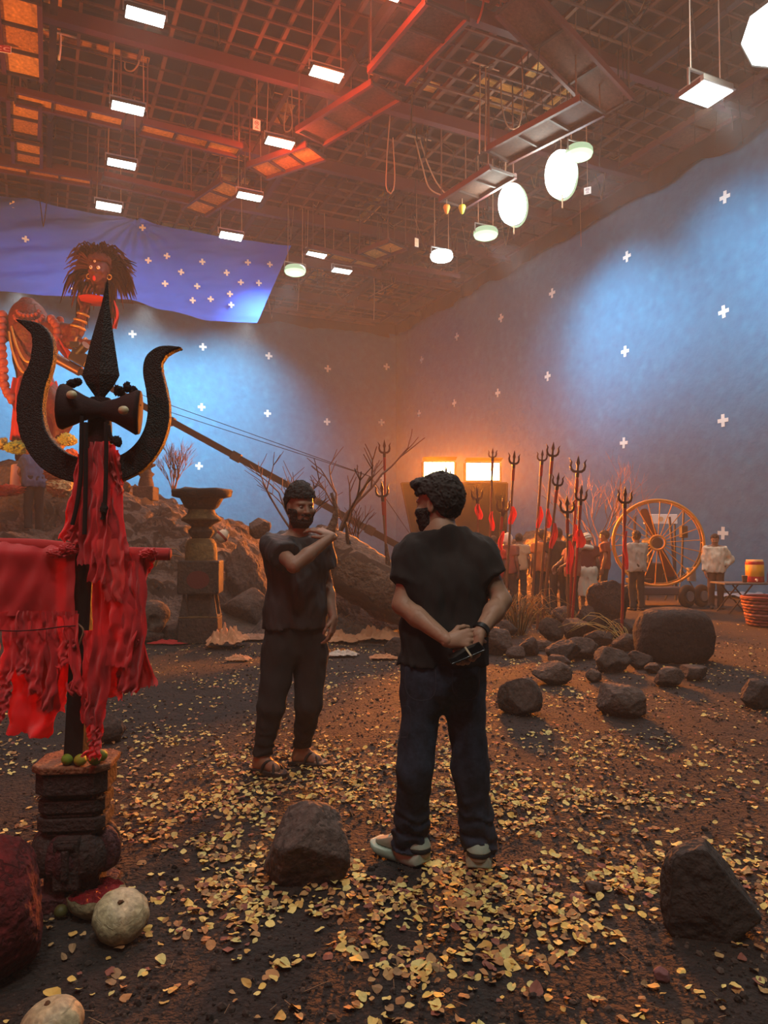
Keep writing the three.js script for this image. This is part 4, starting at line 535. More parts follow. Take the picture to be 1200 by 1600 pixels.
// ---------- man in jeans, seen from behind ----------
{
  const D = 3.36, F = unit(-0.04, 0, -1), aL = gp(641, 1347), aR = gp(748, 1350); aL.y += 0.1; aR.y += 0.1;
  const J = { F, neck: at(690, 834, D), head: at(683, 789, D + 0.03), face: unit(-0.86, -0.04, -0.5), shL: at(644, 871, D), shR: at(747, 868, D), elL: at(628, 945, D - 0.05), elR: at(784, 938, D - 0.05), wrL: at(700, 1001, D - 0.21), wrR: at(747, 992, D - 0.2), pel: at(692, 1058, D), hipL: at(661, 1078, D), hipR: at(724, 1076, D), knL: at(648, 1200, D - 0.03), knR: at(735, 1200, D), anL: aL, anR: aR, ftL: unit(-0.75, 0, -0.66), ftR: unit(0.12, 0, -1) };
  J.handL = { dir: unit(1, 0.12, 0.03), n: unit(0.1, -0.35, -1), th: unit(0, 1, 0), curl: [0.28, 0.36, 0.45, 0.55], tc: 0.9 };
  J.handR = { dir: unit(-0.32, -1, 0.1), n: unit(-0.75, 0.1, 0.6), th: unit(-0.6, 0, -0.8), curl: [0.75, 0.8, 0.85, 0.9], tc: 0.9 };
  const tee = mat(0, 0.95, { cl: new THREE.Color(0.019, 0.013, 0.011), bump: rep(T.weave, 20), bs: 0.0006 }), denim = mat(0, 0.9, { cl: new THREE.Color(0.035, 0.042, 0.075), map: rep(T.stainC, 2), bump: rep(T.weave, 16), bs: 0.0008 });
  const { P, HM } = makePerson(J, { base: V(aL.x * 0.5 + aR.x * 0.5, 0, aR.z), label: 'man in dark T-shirt and jeans seen from behind, hands clasped at his back', skin: M.skin1, shirt: tee, pants: denim, cell: 0.011, shirtCell: 0.009, fine: 0.0035, handCell: 0.0028, hemY: at(690, 1037, D).y, sleeve: 0.52, loose: 0.02, b: 0.98, leg: { t: 0.088, k: 0.079, a: 0.074, hem: 0.05, stack: 0.008 }, hair: { thick: 0.023, line: -0.014, curl: 0.004, top: 0.15 }, hairMat: M.hairBrown, beard: 1, fold: 0.009 });
  // swept-up front of the hair
  wpart(P, 'hair_quiff', surf((x, y, z) => { const a = x / 0.066, b = (y - 0.098) / 0.034, d = (z - 0.062) / 0.062; return (Math.sqrt(a * a + b * b + d * d) - 1) * 0.034 - 0.005 * noise(x * 60, y * 40, z * 40); }, [-0.1, 0.03, -0.03], [0.1, 0.17, 0.16], 0.0045).applyMatrix4(HM), M.hairBrown);
  // wristband
  const w = mid(J.elR, J.wrR, 0.86), wd = J.wrR.clone().sub(J.elR).normalize(); wpart(P, 'wristband', new THREE.CylinderGeometry(0.0375, 0.034, 0.024, 24, 1).applyQuaternion(new THREE.Quaternion().setFromUnitVectors(UPV, wd)).translate(w.x, w.y, w.z), mat(0x0c0a0a, 0.5));
  // stitched pockets
  const seam = mat(0x38363f, 0.9); const stitch = (pts) => tube(pts.map(([x, y, d]) => at(x, y, D - d)), 0.001, 16, 5);
  for (const pts of [[[634, 1042, 0.146], [634, 1078, 0.155], [646, 1092, 0.162], [672, 1092, 0.166], [680, 1080, 0.164], [680, 1046, 0.155]], [[708, 1046, 0.155], [708, 1080, 0.166], [722, 1093, 0.166], [742, 1091, 0.16], [748, 1076, 0.152], [749, 1046, 0.14]], [[625, 1103, 0.085], [640, 1105, 0.11], [637, 1150, 0.1], [627, 1152, 0.075]]]) wpart(P, 'stitching', stitch(pts), seam);
  // small round-linked emblem below the collar
  for (const [x, w2] of [[686, 0.008], [691.5, 0.006], [697, 0.008]]) wpart(P, 'emblem', new THREE.TorusGeometry(w2, 0.0014, 5, 18).scale(1.15, 0.72, 1).rotateX(-0.4).translate(...at(x, 833.5, D - 0.078).toArray()), mat(0xa08468, 0.7));
  // sneakers: thick pale sole, layered upper
  const soleM = mat(0x98a394, 0.55), upM = mat(0xa0907c, 0.8, { bump: rep(T.weave, 16), bs: 0.0015 }), blackM = mat(0x100d0c, 0.7), tongueM = mat(0x8f9a8c, 0.7);
  for (const s of ['L', 'R']) {
    const d = J['ft' + s], a = J['an' + s], sd = UPV.clone().cross(d).normalize(), y0 = GH(a.x, a.z) + 0.004, m = new THREE.Matrix4().makeBasis(sd, UPV, d).setPosition(off(V(a.x, y0, a.z), d, -0.0)), Lz = (z) => (z + 0.085) / 0.29;
    const width = (z) => { const t = clamp(Lz(z), 0, 1); return 0.036 + 0.012 * Math.sin(t * PI * 0.5 + 0.15) * (0.6 + 0.7 * t) - 0.01 * Math.max(0, t - 0.85) * 6; };
    const soleF = (x, y, z) => { const t = Lz(z), w = width(z), top = 0.05 + 0.012 * Math.cos(t * PI * 1.3) + (t > 0.85 ? (t - 0.85) * 0.06 : 0), bot = (t > 0.68 ? (t - 0.68) ** 2 * 0.42 : 0) + (t < 0.12 ? (0.12 - t) * 0.12 : 0), f = Math.max(Math.abs(x) - w - 0.012 - 0.006 * Math.sin(y * 70), Math.abs(z - 0.06) - 0.152, y - top, bot - y), r = Math.hypot(Math.max(0, Math.abs(x) - w + 0.02), Math.max(0, Math.abs(z - 0.06) - 0.11)) - 0.042; return smin(-1, -1, 0.1) > 0 ? f : Math.max(f, r) ; };
    wpart(P, 'shoe_sole', surf(soleF, [-0.08, -0.012, -0.12], [0.08, 0.09, 0.24], 0.0045).applyMatrix4(m), soleM);
    const upF = union([cap(V(0, 0.06, -0.06), V(0, 0.05, 0.16), 0.043, 0.038), cap(V(0, 0.075, -0.045), V(0, 0.06, 0.12), 0.042, 0.03), cap(V(0, 0.09, -0.035), V(0, 0.08, 0.03), 0.042, 0.036)], 0.03);
    const sh = wpart(P, 'shoe_upper', surf((x, y, z) => Math.max(upF(x, y, z), 0.04 - y, (y - 0.122 + Math.max(0, z) * 0.35)), [-0.08, 0.02, -0.13], [0.08, 0.15, 0.22], 0.0045).applyMatrix4(m), upM);
    wpart(sh, 'heel_band', surf((x, y, z) => Math.max(upF(x, y, z) - 0.003, 0.058 - y, y - 0.078, z - 0.02), [-0.08, 0.03, -0.13], [0.08, 0.12, 0.06], 0.0045).applyMatrix4(m), blackM);
    wpart(sh, 'heel_cap', surf((x, y, z) => Math.max(upF(x, y, z) - 0.004, 0.078 - y, y - 0.128, z - 0.0), [-0.08, 0.03, -0.13], [0.08, 0.15, 0.06], 0.0045).applyMatrix4(m), tongueM);
    for (let i = 0; i < 4; i++) wpart(sh, 'lace', tube([V(-0.024, 0.098 - i * 0.006, 0.045 + i * 0.022), V(0, 0.112 - i * 0.008, 0.05 + i * 0.022), V(0.024, 0.098 - i * 0.006, 0.045 + i * 0.022)], 0.004, 8, 6).applyMatrix4(m), tongueM);
  }
  // phone held in the hanging hand
  const a = at(702, 1032, D - 0.275), b = at(753, 1010, D - 0.262), ph = thing('phone', 'black phone held behind the back by the man in jeans', 'phone', mid(a, b)), dd = b.clone().sub(a).normalize(), zz = unit(0.25, 0.92, 0.3), yy = zz.clone().cross(dd).normalize(), z2 = dd.clone().cross(yy);
  ph.quaternion.setFromRotationMatrix(new THREE.Matrix4().makeBasis(dd, yy, z2)); mesh('phone_body', rbox(0.152, 0.072, 0.0085, 0.004), mat(0x0b0b0c, 0.25), ph); mesh('screen', rbox(0.146, 0.066, 0.001, 0.0005, 0, 0, 0.0046), mat(0x050506, 0.08), ph); mesh('camera_bump', rbox(0.026, 0.028, 0.003, 0.0014, 0.055, 0.016, -0.005), mat(0x202022, 0.3), ph); mesh('strap', rbox(0.009, 0.075, 0.0115, 0.002, 0.012, 0, 0), mat(0x9a8c70, 0.6), ph);
}
// ---------- man in black, arm across his chest ----------
{
  const D = 4.76, F = unit(0.4, 0, 0.92), aR = gp(409, 1209), aL = gp(471, 1195); aR.y += 0.105; aL.y += 0.105;
  const J = { F, neck: at(467, 841, D), head: at(470, 791, D - 0.05), face: unit(0.5, -0.1, 0.86), roll: 0.02, shR: at(429, 853, D - 0.07), shL: at(500, 853, D + 0.06), elR: at(459, 884, D - 0.36), wrR: at(519, 838, D - 0.2), elL: at(509, 910, D + 0.1), wrL: at(521, 966, D - 0.02), pel: at(461, 1002, D), hipR: at(437, 1018, D - 0.03), hipL: at(485, 1016, D + 0.04), knR: at(424, 1104, D - 0.08), knL: at(482, 1100, D + 0.02), anR: aR, anL: aL, ftR: unit(0.86, 0, 0.5), ftL: unit(0.97, 0, 0.22) };
  J.handR = { dir: unit(-0.9, 0.42, -0.15), n: unit(-0.25, -0.9, -0.4), th: unit(0, 0.2, 0.9), curl: [0.35, 0.4, 0.42, 0.45], tc: 0.5 };
  J.handL = { dir: unit(-0.1, -1, 0.12), n: unit(-0.9, 0, -0.3), th: unit(0.2, 0, 1), curl: [0.4, 0.5, 0.55, 0.6], tc: 0.5 };
  const tee = mat(0, 0.7, { cl: new THREE.Color(0.026, 0.02, 0.021), bump: rep(T.weave, 20), bs: 0.0004 });
  const { P } = makePerson(J, { base: V((aL.x + aR.x) / 2, 0, (aL.z + aR.z) / 2), label: 'bearded man in black T-shirt, dark trousers and sandals, one arm across his chest', skin: M.skin2, shirt: tee, pants: fabric(0.017, 0.013, 0.013), cell: 0.012, shirtCell: 0.01, fine: 0.0035, handCell: 0.003, hemY: at(461, 980, D).y, sleeve: 0.6, slR: 0.078, slK: 0.02, neckUp: 0.032, loose: 0.024, b: 1.02, leg: { t: 0.115, k: 0.085, a: 0.055, hem: 0.1, stack: 0.006 }, hair: { thick: 0.022, line: -0.006, curl: 0.004, top: 0.6 }, beard: 1, eyes: true, toes: true, fold: 0.008, headK: 1.02 });
  // sandals
  const soleM = mat(0x2a1d18, 0.8), strapM = mat(0x1d1512, 0.7);
  for (const s of ['L', 'R']) { const a = J['an' + s], d = J['ft' + s], sd = UPV.clone().cross(d).normalize(), m = new THREE.Matrix4().makeBasis(sd, UPV, d).setPosition(V(a.x, GH(a.x, a.z) + 0.002, a.z)); const sh = new THREE.Shape(); sh.moveTo(-0.034, -0.07); sh.quadraticCurveTo(0, -0.105, 0.034, -0.07); sh.bezierCurveTo(0.036, 0, 0.056, 0.08, 0.052, 0.14); sh.quadraticCurveTo(0.02, 0.2, -0.02, 0.195); sh.quadraticCurveTo(-0.055, 0.16, -0.048, 0.08); sh.quadraticCurveTo(-0.036, 0, -0.034, -0.07);
    wpart(P, 'sandal_sole', new THREE.ExtrudeGeometry(sh, { depth: 0.02, bevelEnabled: true, bevelSize: 0.003, bevelThickness: 0.003, bevelSegments: 1 }).rotateX(PI / 2).scale(1, 1, -1).applyMatrix4(new THREE.Matrix4().makeScale(1, 1, -1)).translate(0, 0.024, 0).applyMatrix4(m), soleM);
    for (const pts of [[[-0.05, 0.02, 0.03], [-0.04, 0.075, 0.055], [0.0, 0.082, 0.08], [0.042, 0.045, 0.115], [0.052, 0.02, 0.125]], [[0.048, 0.02, 0.03], [0.038, 0.07, 0.055], [0.0, 0.074, 0.09], [-0.03, 0.052, 0.115], [-0.05, 0.02, 0.13]]]) wpart(P, 'sandal_strap', tube(pts.map(([x, y, z]) => V(x, y, z)), 0.0085, 14, 7).applyMatrix4(m), strapM); }
}
// ---------- people further off ----------
function standing(px, py, D, yaw, h, over = {}) {
  const base = V(at(px, 847, D).x, over.y ?? GH(at(px, 847, D).x, -D), -D), k = h / 1.72, c = Math.cos(yaw), s = Math.sin(yaw), W = ([x, y, z]) => V(base.x + k * (x * c + z * s), base.y + k * y, base.z + k * (-x * s + z * c)), dir = ([x, y, z]) => unit(x * c + z * s, y, -x * s + z * c);
  const L = { neck: [0, 1.445, -0.03], head: [0, 1.6, 0.005], shL: [0.17, 1.4, 0], shR: [-0.17, 1.4, 0], elL: [0.23, 1.12, -0.03], elR: [-0.23, 1.12, -0.03], wrL: [0.235, 0.87, 0.04], wrR: [-0.235, 0.87, 0.04], pel: [0, 0.95, 0], hipL: [0.085, 0.92, 0], hipR: [-0.085, 0.92, 0], knL: [0.1, 0.5, 0.03], knR: [-0.1, 0.5, 0.03], anL: [0.1, 0.09, -0.02], anR: [-0.1, 0.09, -0.02], ...over.J };
  const J = {}; for (const n in L) J[n] = W(L[n]); J.F = dir([0, 0, 1]); J.face = dir(over.face ?? [0, -0.05, 1]); J.ftL = dir([0.15, 0, 1]); J.ftR = dir([-0.15, 0, 1]);
  J.handL = { dir: dir(over.hdL ?? [0, -1, 0.12]), n: dir([-1, 0, 0]), th: dir([0, 0, 1]), curl: [0.35, 0.4, 0.45, 0.5] }; J.handR = { dir: dir(over.hdR ?? [0, -1, 0.12]), n: dir([1, 0, 0]), th: dir([0, 0, 1]), curl: [0.35, 0.4, 0.45, 0.5] };
  return { J, base, k };
}
function farPerson(label, px, D, yaw, h, shirt, pants, o = {}) {
  const s = standing(px, 0, D, yaw, h, o.pose); const r = makePerson(s.J, { base: s.base, ground: s.base.y, label, skin: o.skin ?? M.skin3, shirt, pants, cell: 0.022, shirtCell: 0.018, fine: 0.009, handCell: 0.007, k: s.k, b: s.k * (o.fat ?? 1), headK: s.k, hair: o.hair === null ? undefined : { thick: 0.022, line: 0, curl: 0.006 }, hairCell: 0.01, shoe: M.darkShoe, loose: 0.022, ...o.extra }); return { ...r, ...s };
}
const cream = fabric(0.62, 0.6, 0.5), greyTee = fabric(0.42, 0.4, 0.36), dark = fabric(0.03, 0.026, 0.026), brownT = fabric(0.06, 0.04, 0.034), maroon = fabric(0.12, 0.025, 0.025), orangeS = fabric(0.5, 0.16, 0.05), redS = fabric(0.6, 0.05, 0.03), blueS = fabric(0.05, 0.075, 0.16), beige = fabric(0.4, 0.32, 0.22), black2 = fabric(0.014, 0.013, 0.014);
const armHip = { elL: [0.36, 1.14, -0.08], wrL: [0.2, 0.99, 0.08] };
{
  const { P, J } = farPerson('man in loose white shirt, hand on hip, beside the folding table', 1117, 16.2, -0.2, 1.6, cream, brownT, { fat: 1.1, skin: M.skin2, pose: { J: armHip, hdL: [-0.9, -0.3, 0.3], face: [-0.2, -0.15, 1] }, extra: { sleeve: 1.9, hemY: undefined, beard: 0, loose: 0.03, fold: 0.014 } });
}
farPerson('man in light grey T-shirt seen from behind before the big fan', 994, 15.8, PI + 0.15, 1.67, greyTee, dark, { fat: 1.05, pose: { J: { elL: [0.24, 1.12, 0.05], wrL: [0.2, 0.92, 0.2], elR: [-0.24, 1.12, 0.05], wrR: [-0.2, 0.92, 0.2] } }, extra: { fold: 0.012 } });
{ const { P, J } = farPerson('worker in white head wrap and white waist cloth among the tridents', 917, 15.2, 2.6, 1.62, maroon, cream, { hair: null, extra: { wrap: 0.35, shirtName: 'vest' } });
  const hw = surf((x, y, z) => { const a = x / 0.1, b = (y - 0.045) / 0.092, d = (z + 0.01) / 0.118; return Math.max((Math.sqrt(a * a + b * b + d * d) - 1) * 0.08 - 0.006 * Math.sin(y * 110 + x * 40), -(y + 0.0 - z * 0.3)); }, [-0.13, -0.05, -0.15], [0.13, 0.16, 0.15], 0.009).applyMatrix4(headMatrix(J.head, J.face)); wpart(P, 'head_wrap', hw, cream);
  wpart(P, 'scarf', tube([off(J.neck, J.F, 0.1), J.shL, off(J.neck, J.F, -0.12), J.shR, off(J.neck, J.F, 0.1)].map((p) => off(p, UPV, -0.0)), 0.05, 24, 8), cream); }
farPerson('man in dark red shirt looking left, right of the head-wrapped worker', 944, 17.0, -1.9, 1.7, maroon, dark, { extra: { fold: 0.01 } });
farPerson('man in black shirt seen from behind among the tridents', 872, 15.4, PI - 0.2, 1.72, black2, dark, { fat: 1.15 });
farPerson('man in orange shirt left of the black-shirted man', 846, 15.9, PI + 0.4, 1.7, orangeS, dark, {});
farPerson('man in reddish shirt bent towards the black-shirted man', 894, 14.6, -1.3, 1.58, fabric(0.3, 0.1, 0.07), dark, { pose: { J: { elL: [0.2, 1.15, 0.14], wrL: [0.14, 1.05, 0.35], elR: [-0.2, 1.15, 0.14], wrR: [-0.14, 1.05, 0.35] } } });
{ const { P, J } = farPerson('person with a white scarf on the head in the orange haze', 794, 15.6, 2.4, 1.64, fabric(0.2, 0.08, 0.06), dark, { hair: null });
  wpart(P, 'head_scarf', surf((x, y, z) => { const a = x / 0.1, b = (y + 0.02) / 0.15, d = (z + 0.02) / 0.115; return Math.max((Math.sqrt(a * a + b * b + d * d) - 1) * 0.08 - 0.006 * noise(x * 20, y * 9, z * 20), z - 0.055 - y * 0.2); }, [-0.14, -0.19, -0.16], [0.14, 0.16, 0.1], 0.009).applyMatrix4(headMatrix(J.head, J.face)), cream); }
farPerson('person in beige shirt behind the one with the white scarf', 811, 17.2, 2.9, 1.62, beige, dark, {});
farPerson('person in bright red tunic right behind the shoulder of the man in jeans', 771, 14.8, 2.8, 1.56, redS, redS, { extra: { fold: 0.012 } });
{ const { P, J } = farPerson('person in blue shirt and dark trousers on the hillside, seen from behind', 52, 14.6, PI + 0.75, 1.78, blueS, black2, { fat: 1.12, pose: { y: leftHill(at(52, 847, 14.6).x, -14.6) - 0.04, J: { neck: [0, 1.43, 0.09], head: [0, 1.55, 0.2], shL: [0.17, 1.38, 0.06], shR: [-0.17, 1.38, 0.06], elL: [0.22, 1.14, 0.16], wrL: [0.12, 1.08, 0.4], elR: [-0.22, 1.14, 0.16], wrR: [-0.1, 1.08, 0.4] }, face: [0, -0.5, 1] }, extra: { fold: 0.012 } });
  const h = mid(J.wrL, J.wrR); wthing('held_cloth', cloth((s, t) => V(h.x - 0.3 + s * 0.42, h.y + 0.22 - t * 0.45 + 0.1 * s, h.z + 0.05 + 0.06 * Math.sin(s * 9) + 0.05 * t), 14, 10, 0.01), fabric(0.5, 0.28, 0.2), 'crumpled tan cloth held by the person in blue on the hillside', 'cloth'); }

// ================= THE LARGE TRIDENT AND ITS PEDESTAL =================
{
  const D = 3.03, TP = (x, y, d = 0) => at(x, y, D - d), base = gp(118, 1403), o = thing('trident', 'large dark trident hung with red cloth strips in the left foreground', 'trident', V(TP(120, 1190).x, TP(120, 1190).y, -D));
  const iron = mat(0, 0.72, { cl: new THREE.Color(0.013, 0.0075, 0.006), bump: rep(T.grit, 3), bs: 0.012, map: rep(T.stainC, 2) });
  const C = (cx, cy) => [cx / 3.334, 380 + cy / 3.334], k = D / FOCAL;
  // prongs: centre line and width, both read off the photograph, made as one thick bevelled plate
  const line = [[95, 405, 6], [150, 428, 42], [205, 462, 80], [228, 510, 104], [232, 570, 113], [216, 650, 116], [182, 740, 128], [164, 850, 133], [172, 950, 136], [212, 1050, 138], [295, 1138, 140], [400, 1182, 132], [505, 1192, 128], [610, 1182, 126], [712, 1132, 124], [782, 1055, 120], [822, 960, 116], [832, 870, 112], [818, 760, 104], [800, 670, 98], [806, 615, 88], [842, 575, 66], [890, 556, 36], [947, 548, 4]];
  const cur = new THREE.CatmullRomCurve3(line.map(([x, y]) => V(x, y, 0)), false, 'centripetal'), n = 90, A = [], B2 = [];
  const wAt = (t) => { const f = t * (line.length - 1), i = Math.min(line.length - 2, Math.floor(f)); return lerp(line[i][2], line[i + 1][2], f - i); };
  for (let i = 0; i <= n; i++) { const t = i / n, p = cur.getPoint(t), d = cur.getTangent(t), w = wAt(t) / 2, q = 1 + 0.05 * noise(t * 40, 1, 1); A.push([p.x - d.y * w * q, p.y + d.x * w * q]); B2.push([p.x + d.y * w, p.y - d.x * w]); }
  const sh = new THREE.Shape([...A, ...B2.reverse()].map(([x, y]) => { const [px, py] = C(x, y), w = TP(px, py); return new THREE.Vector2(w.x, w.y); }));
  wpart(o, 'prongs', boxUV(new THREE.ExtrudeGeometry(sh, { depth: 0.032, bevelEnabled: true, bevelSize: 0.006, bevelThickness: 0.009, bevelSegments: 2, bevelOffset: -0.006 }).translate(0, 0, -D - 0.016)), iron);
  // middle blade: a long four-edged spike
  { const P = (x, y, z) => { const [px, py] = C(x, y), w = TP(px, py); return V(w.x, w.y, -D + z); }, rings = [[560, 188, 4, 0.004], [548, 330, 44, 0.012], [535, 500, 118, 0.028], [525, 690, 196, 0.046], [524, 735, 150, 0.036], [522, 812, 34, 0.014], [520, 900, 60, 0.02]], Q = [], I = []; rings.forEach(([x, y, w, z]) => { Q.push(P(x - w / 2, y, 0), P(x + w * 0.08, y, z), P(x + w / 2, y, 0), P(x, y, -z)); }); for (let r = 0; r < rings.length - 1; r++) for (let j = 0; j < 4; j++) { const a = r * 4 + j, b = r * 4 + (j + 1) % 4; I.push(a, a + 4, b, b, a + 4, b + 4); } const fl = Q.flatMap((v) => [v.x, v.y, v.z]), g0 = new THREE.BufferGeometry(); g0.setAttribute('position', new THREE.Float32BufferAttribute(fl, 3)); g0.setIndex(outward(fl, I)); const g = g0.toNonIndexed(); g.computeVertexNormals(); wpart(o, 'blade', boxUV(g), iron); }
  // hourglass drum tied below the blade, with shells and tufts
  const cd = TP(157, 640, 0.06), dark = mat(0, 0.85, { cl: new THREE.Color(0.03, 0.005, 0.005), bump: rep(T.grit, 4), bs: 0.006 });
  const dm = wpart(o, 'hand_drum', lathe([[0, -0.155], [0.088, -0.152], [0.092, -0.14], [0.05, -0.06], [0.03, 0], [0.05, 0.06], [0.092, 0.14], [0.088, 0.152], [0, 0.155]], 20).rotateZ(PI / 2).rotateZ(-0.05).rotateY(0.18).translate(cd.x, cd.y, cd.z), dark);
  for (const [x, y] of [[112, 617], [193, 641]]) { const s = TP(x, y, 0.155), g = new THREE.SphereGeometry(0.021, 14, 10).scale(1, 0.82, 0.7); wpart(dm, 'shell', g.translate(s.x, s.y, s.z), mat(0xb9ad88, 0.4)); }
  for (const [x, y, r, i] of [[112, 600, 0.026, 1], [122, 596, 0.022, 2], [184, 610, 0.028, 3], [198, 606, 0.024, 4], [209, 612, 0.026, 5], [212, 632, 0.022, 6], [178, 690, 0.016, 7], [104, 622, 0.03, 8]]) { const c = TP(x, y, 0.05); wpart(dm, 'wool_tuft', rockGeo(300 + i, r, r, r, { planes: 5, soft: 4, rough: 0.5, detail: 8 }).translate(c.x, c.y, c.z), mat(0x160708, 0.95)); }
  const grip = [TP(157, 622), TP(156, 660), TP(153, 740), TP(150, 800)]; wpart(o, 'neck_post', tube(grip, [0.04, 0.05, 0.05, 0.045], 12, 10), dark);
  // black cords with knots
  for (const [pts, kn] of [[[[128, 650], [127, 700], [126, 745], [120, 790], [113, 820]], null], [[[134, 660], [134, 740], [133, 800], [132, 835]], null], [[[166, 660], [166, 720], [165, 760], [163, 795], [160, 812]], [163, 795]], [[[170, 665], [173, 682], [182, 690]], [183, 690]]]) { const P = pts.map(([x, y]) => TP(x, y, 0.11)), c = wpart(o, 'cord', tube(P, 0.0085, 20, 7), mat(0x120507, 0.95)); if (kn) { const q = TP(...kn, 0.115); wpart(c, 'knot', rockGeo(77 + kn[0], 0.018, 0.032, 0.018, { planes: 4, soft: 4, rough: 0.4, detail: 8 }).translate(q.x, q.y, q.z), mat(0x120507, 0.95)); } }
  // post: dark square timber down to the pedestal
  const timber = mat(0, 0.45, { cl: new THREE.Color(0.018, 0.011, 0.009), bump: rep(T.wood, 2), bs: 0.004 });
  wpart(o, 'post', boxUV(beam(TP(119, 1196), TP(146, 700), 0.074, 0.074, V(0, 0, 1))), timber);
  // cross bar
  const red = (r, g, b) => mat(0, 0.95, { cl: new THREE.Color(r, g, b), transmission: 0.4, thickness: 0, side: THREE.DoubleSide, bump: rep(T.weave, 14), bs: 0.0006 }), R1 = red(0.8, 0.014, 0.022), R2 = red(0.66, 0.01, 0.018), R3 = red(0.86, 0.035, 0.03);
  wpart(o, 'crossbar', tube([TP(-60, 850), TP(60, 852), TP(150, 862), TP(266, 866)], 0.026, 24, 14), mat(0, 0.85, { cl: new THREE.Color(0.36, 0.02, 0.02), bump: T.wood, bs: 0.003 }));
  // strips: a path down the cloth with widths; folds run lengthwise
  const strip = (pts, m, fold = 0.012, nf = 2.2, seed = 1) => { const c = new THREE.CatmullRomCurve3(pts.map(([x, y, w, d]) => TP(x, y, d ?? 0.08)), false, 'centripetal'); const W = (t) => { const f = t * (pts.length - 1), i = Math.min(pts.length - 2, Math.floor(f)); return lerp(pts[i][2], pts[i + 1][2], f - i) * k; }; wpart(o, 'cloth_strip', cloth((s, t) => { const p = c.getPoint(t), w = W(t), u = s - 0.5; const T2 = c.getTangent(t), sx = V(1, 0, 0).addScaledVector(T2, -T2.x).normalize(); const rag = t > 0.97 ? 0.012 * noise(s * 9, seed, 3) : 0; p.addScaledVector(sx, u * w + 0.006 * noise(t * 6, seed * 3.1, s)); p.z += fold * Math.sin((s * nf + 0.3 * noise(t * 3, seed, 1)) * 2 * PI + seed) * (0.4 + 0.6 * t) + 0.012 * noise(t * 4, s * 2, seed) ; p.y += rag; return p; }, 18, 30, 0.002), m); };
  // neck tie fanning down to the bar
  [[[[140, 700, 22, 0.06], [136, 760, 34, 0.07], [128, 830, 40, 0.08], [120, 850, 40, 0.08]], R1], [[[152, 690, 20, 0.06], [148, 750, 30, 0.09], [142, 820, 36, 0.1], [135, 882, 26, 0.11]], R2], [[[158, 690, 22, 0.05], [158, 760, 26, 0.1], [156, 840, 26, 0.11], [152, 910, 26, 0.12]], R1], [[[168, 695, 24, 0.05], [172, 770, 34, 0.07], [178, 840, 38, 0.09], [186, 880, 36, 0.1]], R2], [[[174, 705, 20, 0.04], [182, 740, 14, 0.06], [188, 772, 7, 0.06]], R3], [[[130, 710, 18, 0.05], [120, 780, 26, 0.06], [110, 845, 34, 0.07]], R1], [[[164, 780, 30, 0.06], [172, 850, 40, 0.1], [176, 900, 36, 0.11], [178, 940, 30, 0.11]], R3]].forEach(([p, m], i) => strip(p, m, 0.014, 2, i + 1));
  // left: broad banner over the bar, torn into strips below
  wpart(o, 'banner', cloth((s, t) => { const p = TP(lerp(-60, 118, s), lerp(842 + 12 * s, 962, t), 0.06); p.z += 0.02 * Math.sin(s * 7) * t + 0.014 * noise(s * 5, t * 2, 2) - 0.045 * Math.max(0, 1 - t * 8); return p; }, 40, 20, 0.003), R2);
  wpart(o, 'banner_back', cloth((s, t) => { const p = TP(lerp(-60, 112, s), lerp(842 + 12 * s, 985, t), -0.05); p.z += 0.02 * Math.sin(s * 6 + 1) * t + 0.04 * Math.max(0, 1 - t * 8); return p; }, 30, 16, 0.003), R3);
  [[-45, 40, 1150], [-14, 22, 1090], [14, 24, 1070], [34, 22, 1052], [56, 26, 1085], [78, 20, 1110], [96, 24, 1040], [109, 18, 1000]].forEach(([x, w, y1], i) => strip([[x, 955, w + 4, 0.062], [x + 2, 1000, w, 0.066], [x - 2 + 4 * (i % 2), (1000 + y1) / 2 + 10, w * 0.92, 0.07], [x + 4 - 6 * (i % 3), y1, w * 0.8, 0.075]], [R1, R2][i % 2], 0.007, 1.2, i + 11));
  strip([[64, 972, 60, 0.0], [58, 1040, 74, 0.02], [52, 1100, 78, 0.03], [44, 1150, 62, 0.03]], R1, 0.016, 1.6, 31); strip([[92, 980, 40, -0.02], [86, 1050, 44, 0.0], [80, 1110, 40, 0.01]], R3, 0.012, 1.6, 32);
  strip([[112, 960, 22, 0.07], [114, 1010, 20, 0.08], [120, 1060, 14, 0.09], [118, 1082, 18, 0.1], [110, 1066, 12, 0.1]], R1, 0.006, 1, 33); strip([[10, 1070, 18, 0.08], [4, 1100, 20, 0.09], [-4, 1128, 12, 0.09]], R2, 0.006, 1, 34);
  wpart(o, 'tie_cord', tube([[-20, 984], [20, 986], [60, 984], [100, 979], [118, 978]].map(([x, y]) => TP(x, y, 0.085)), 0.0025, 20, 5), mat(0x3a0508, 0.9));
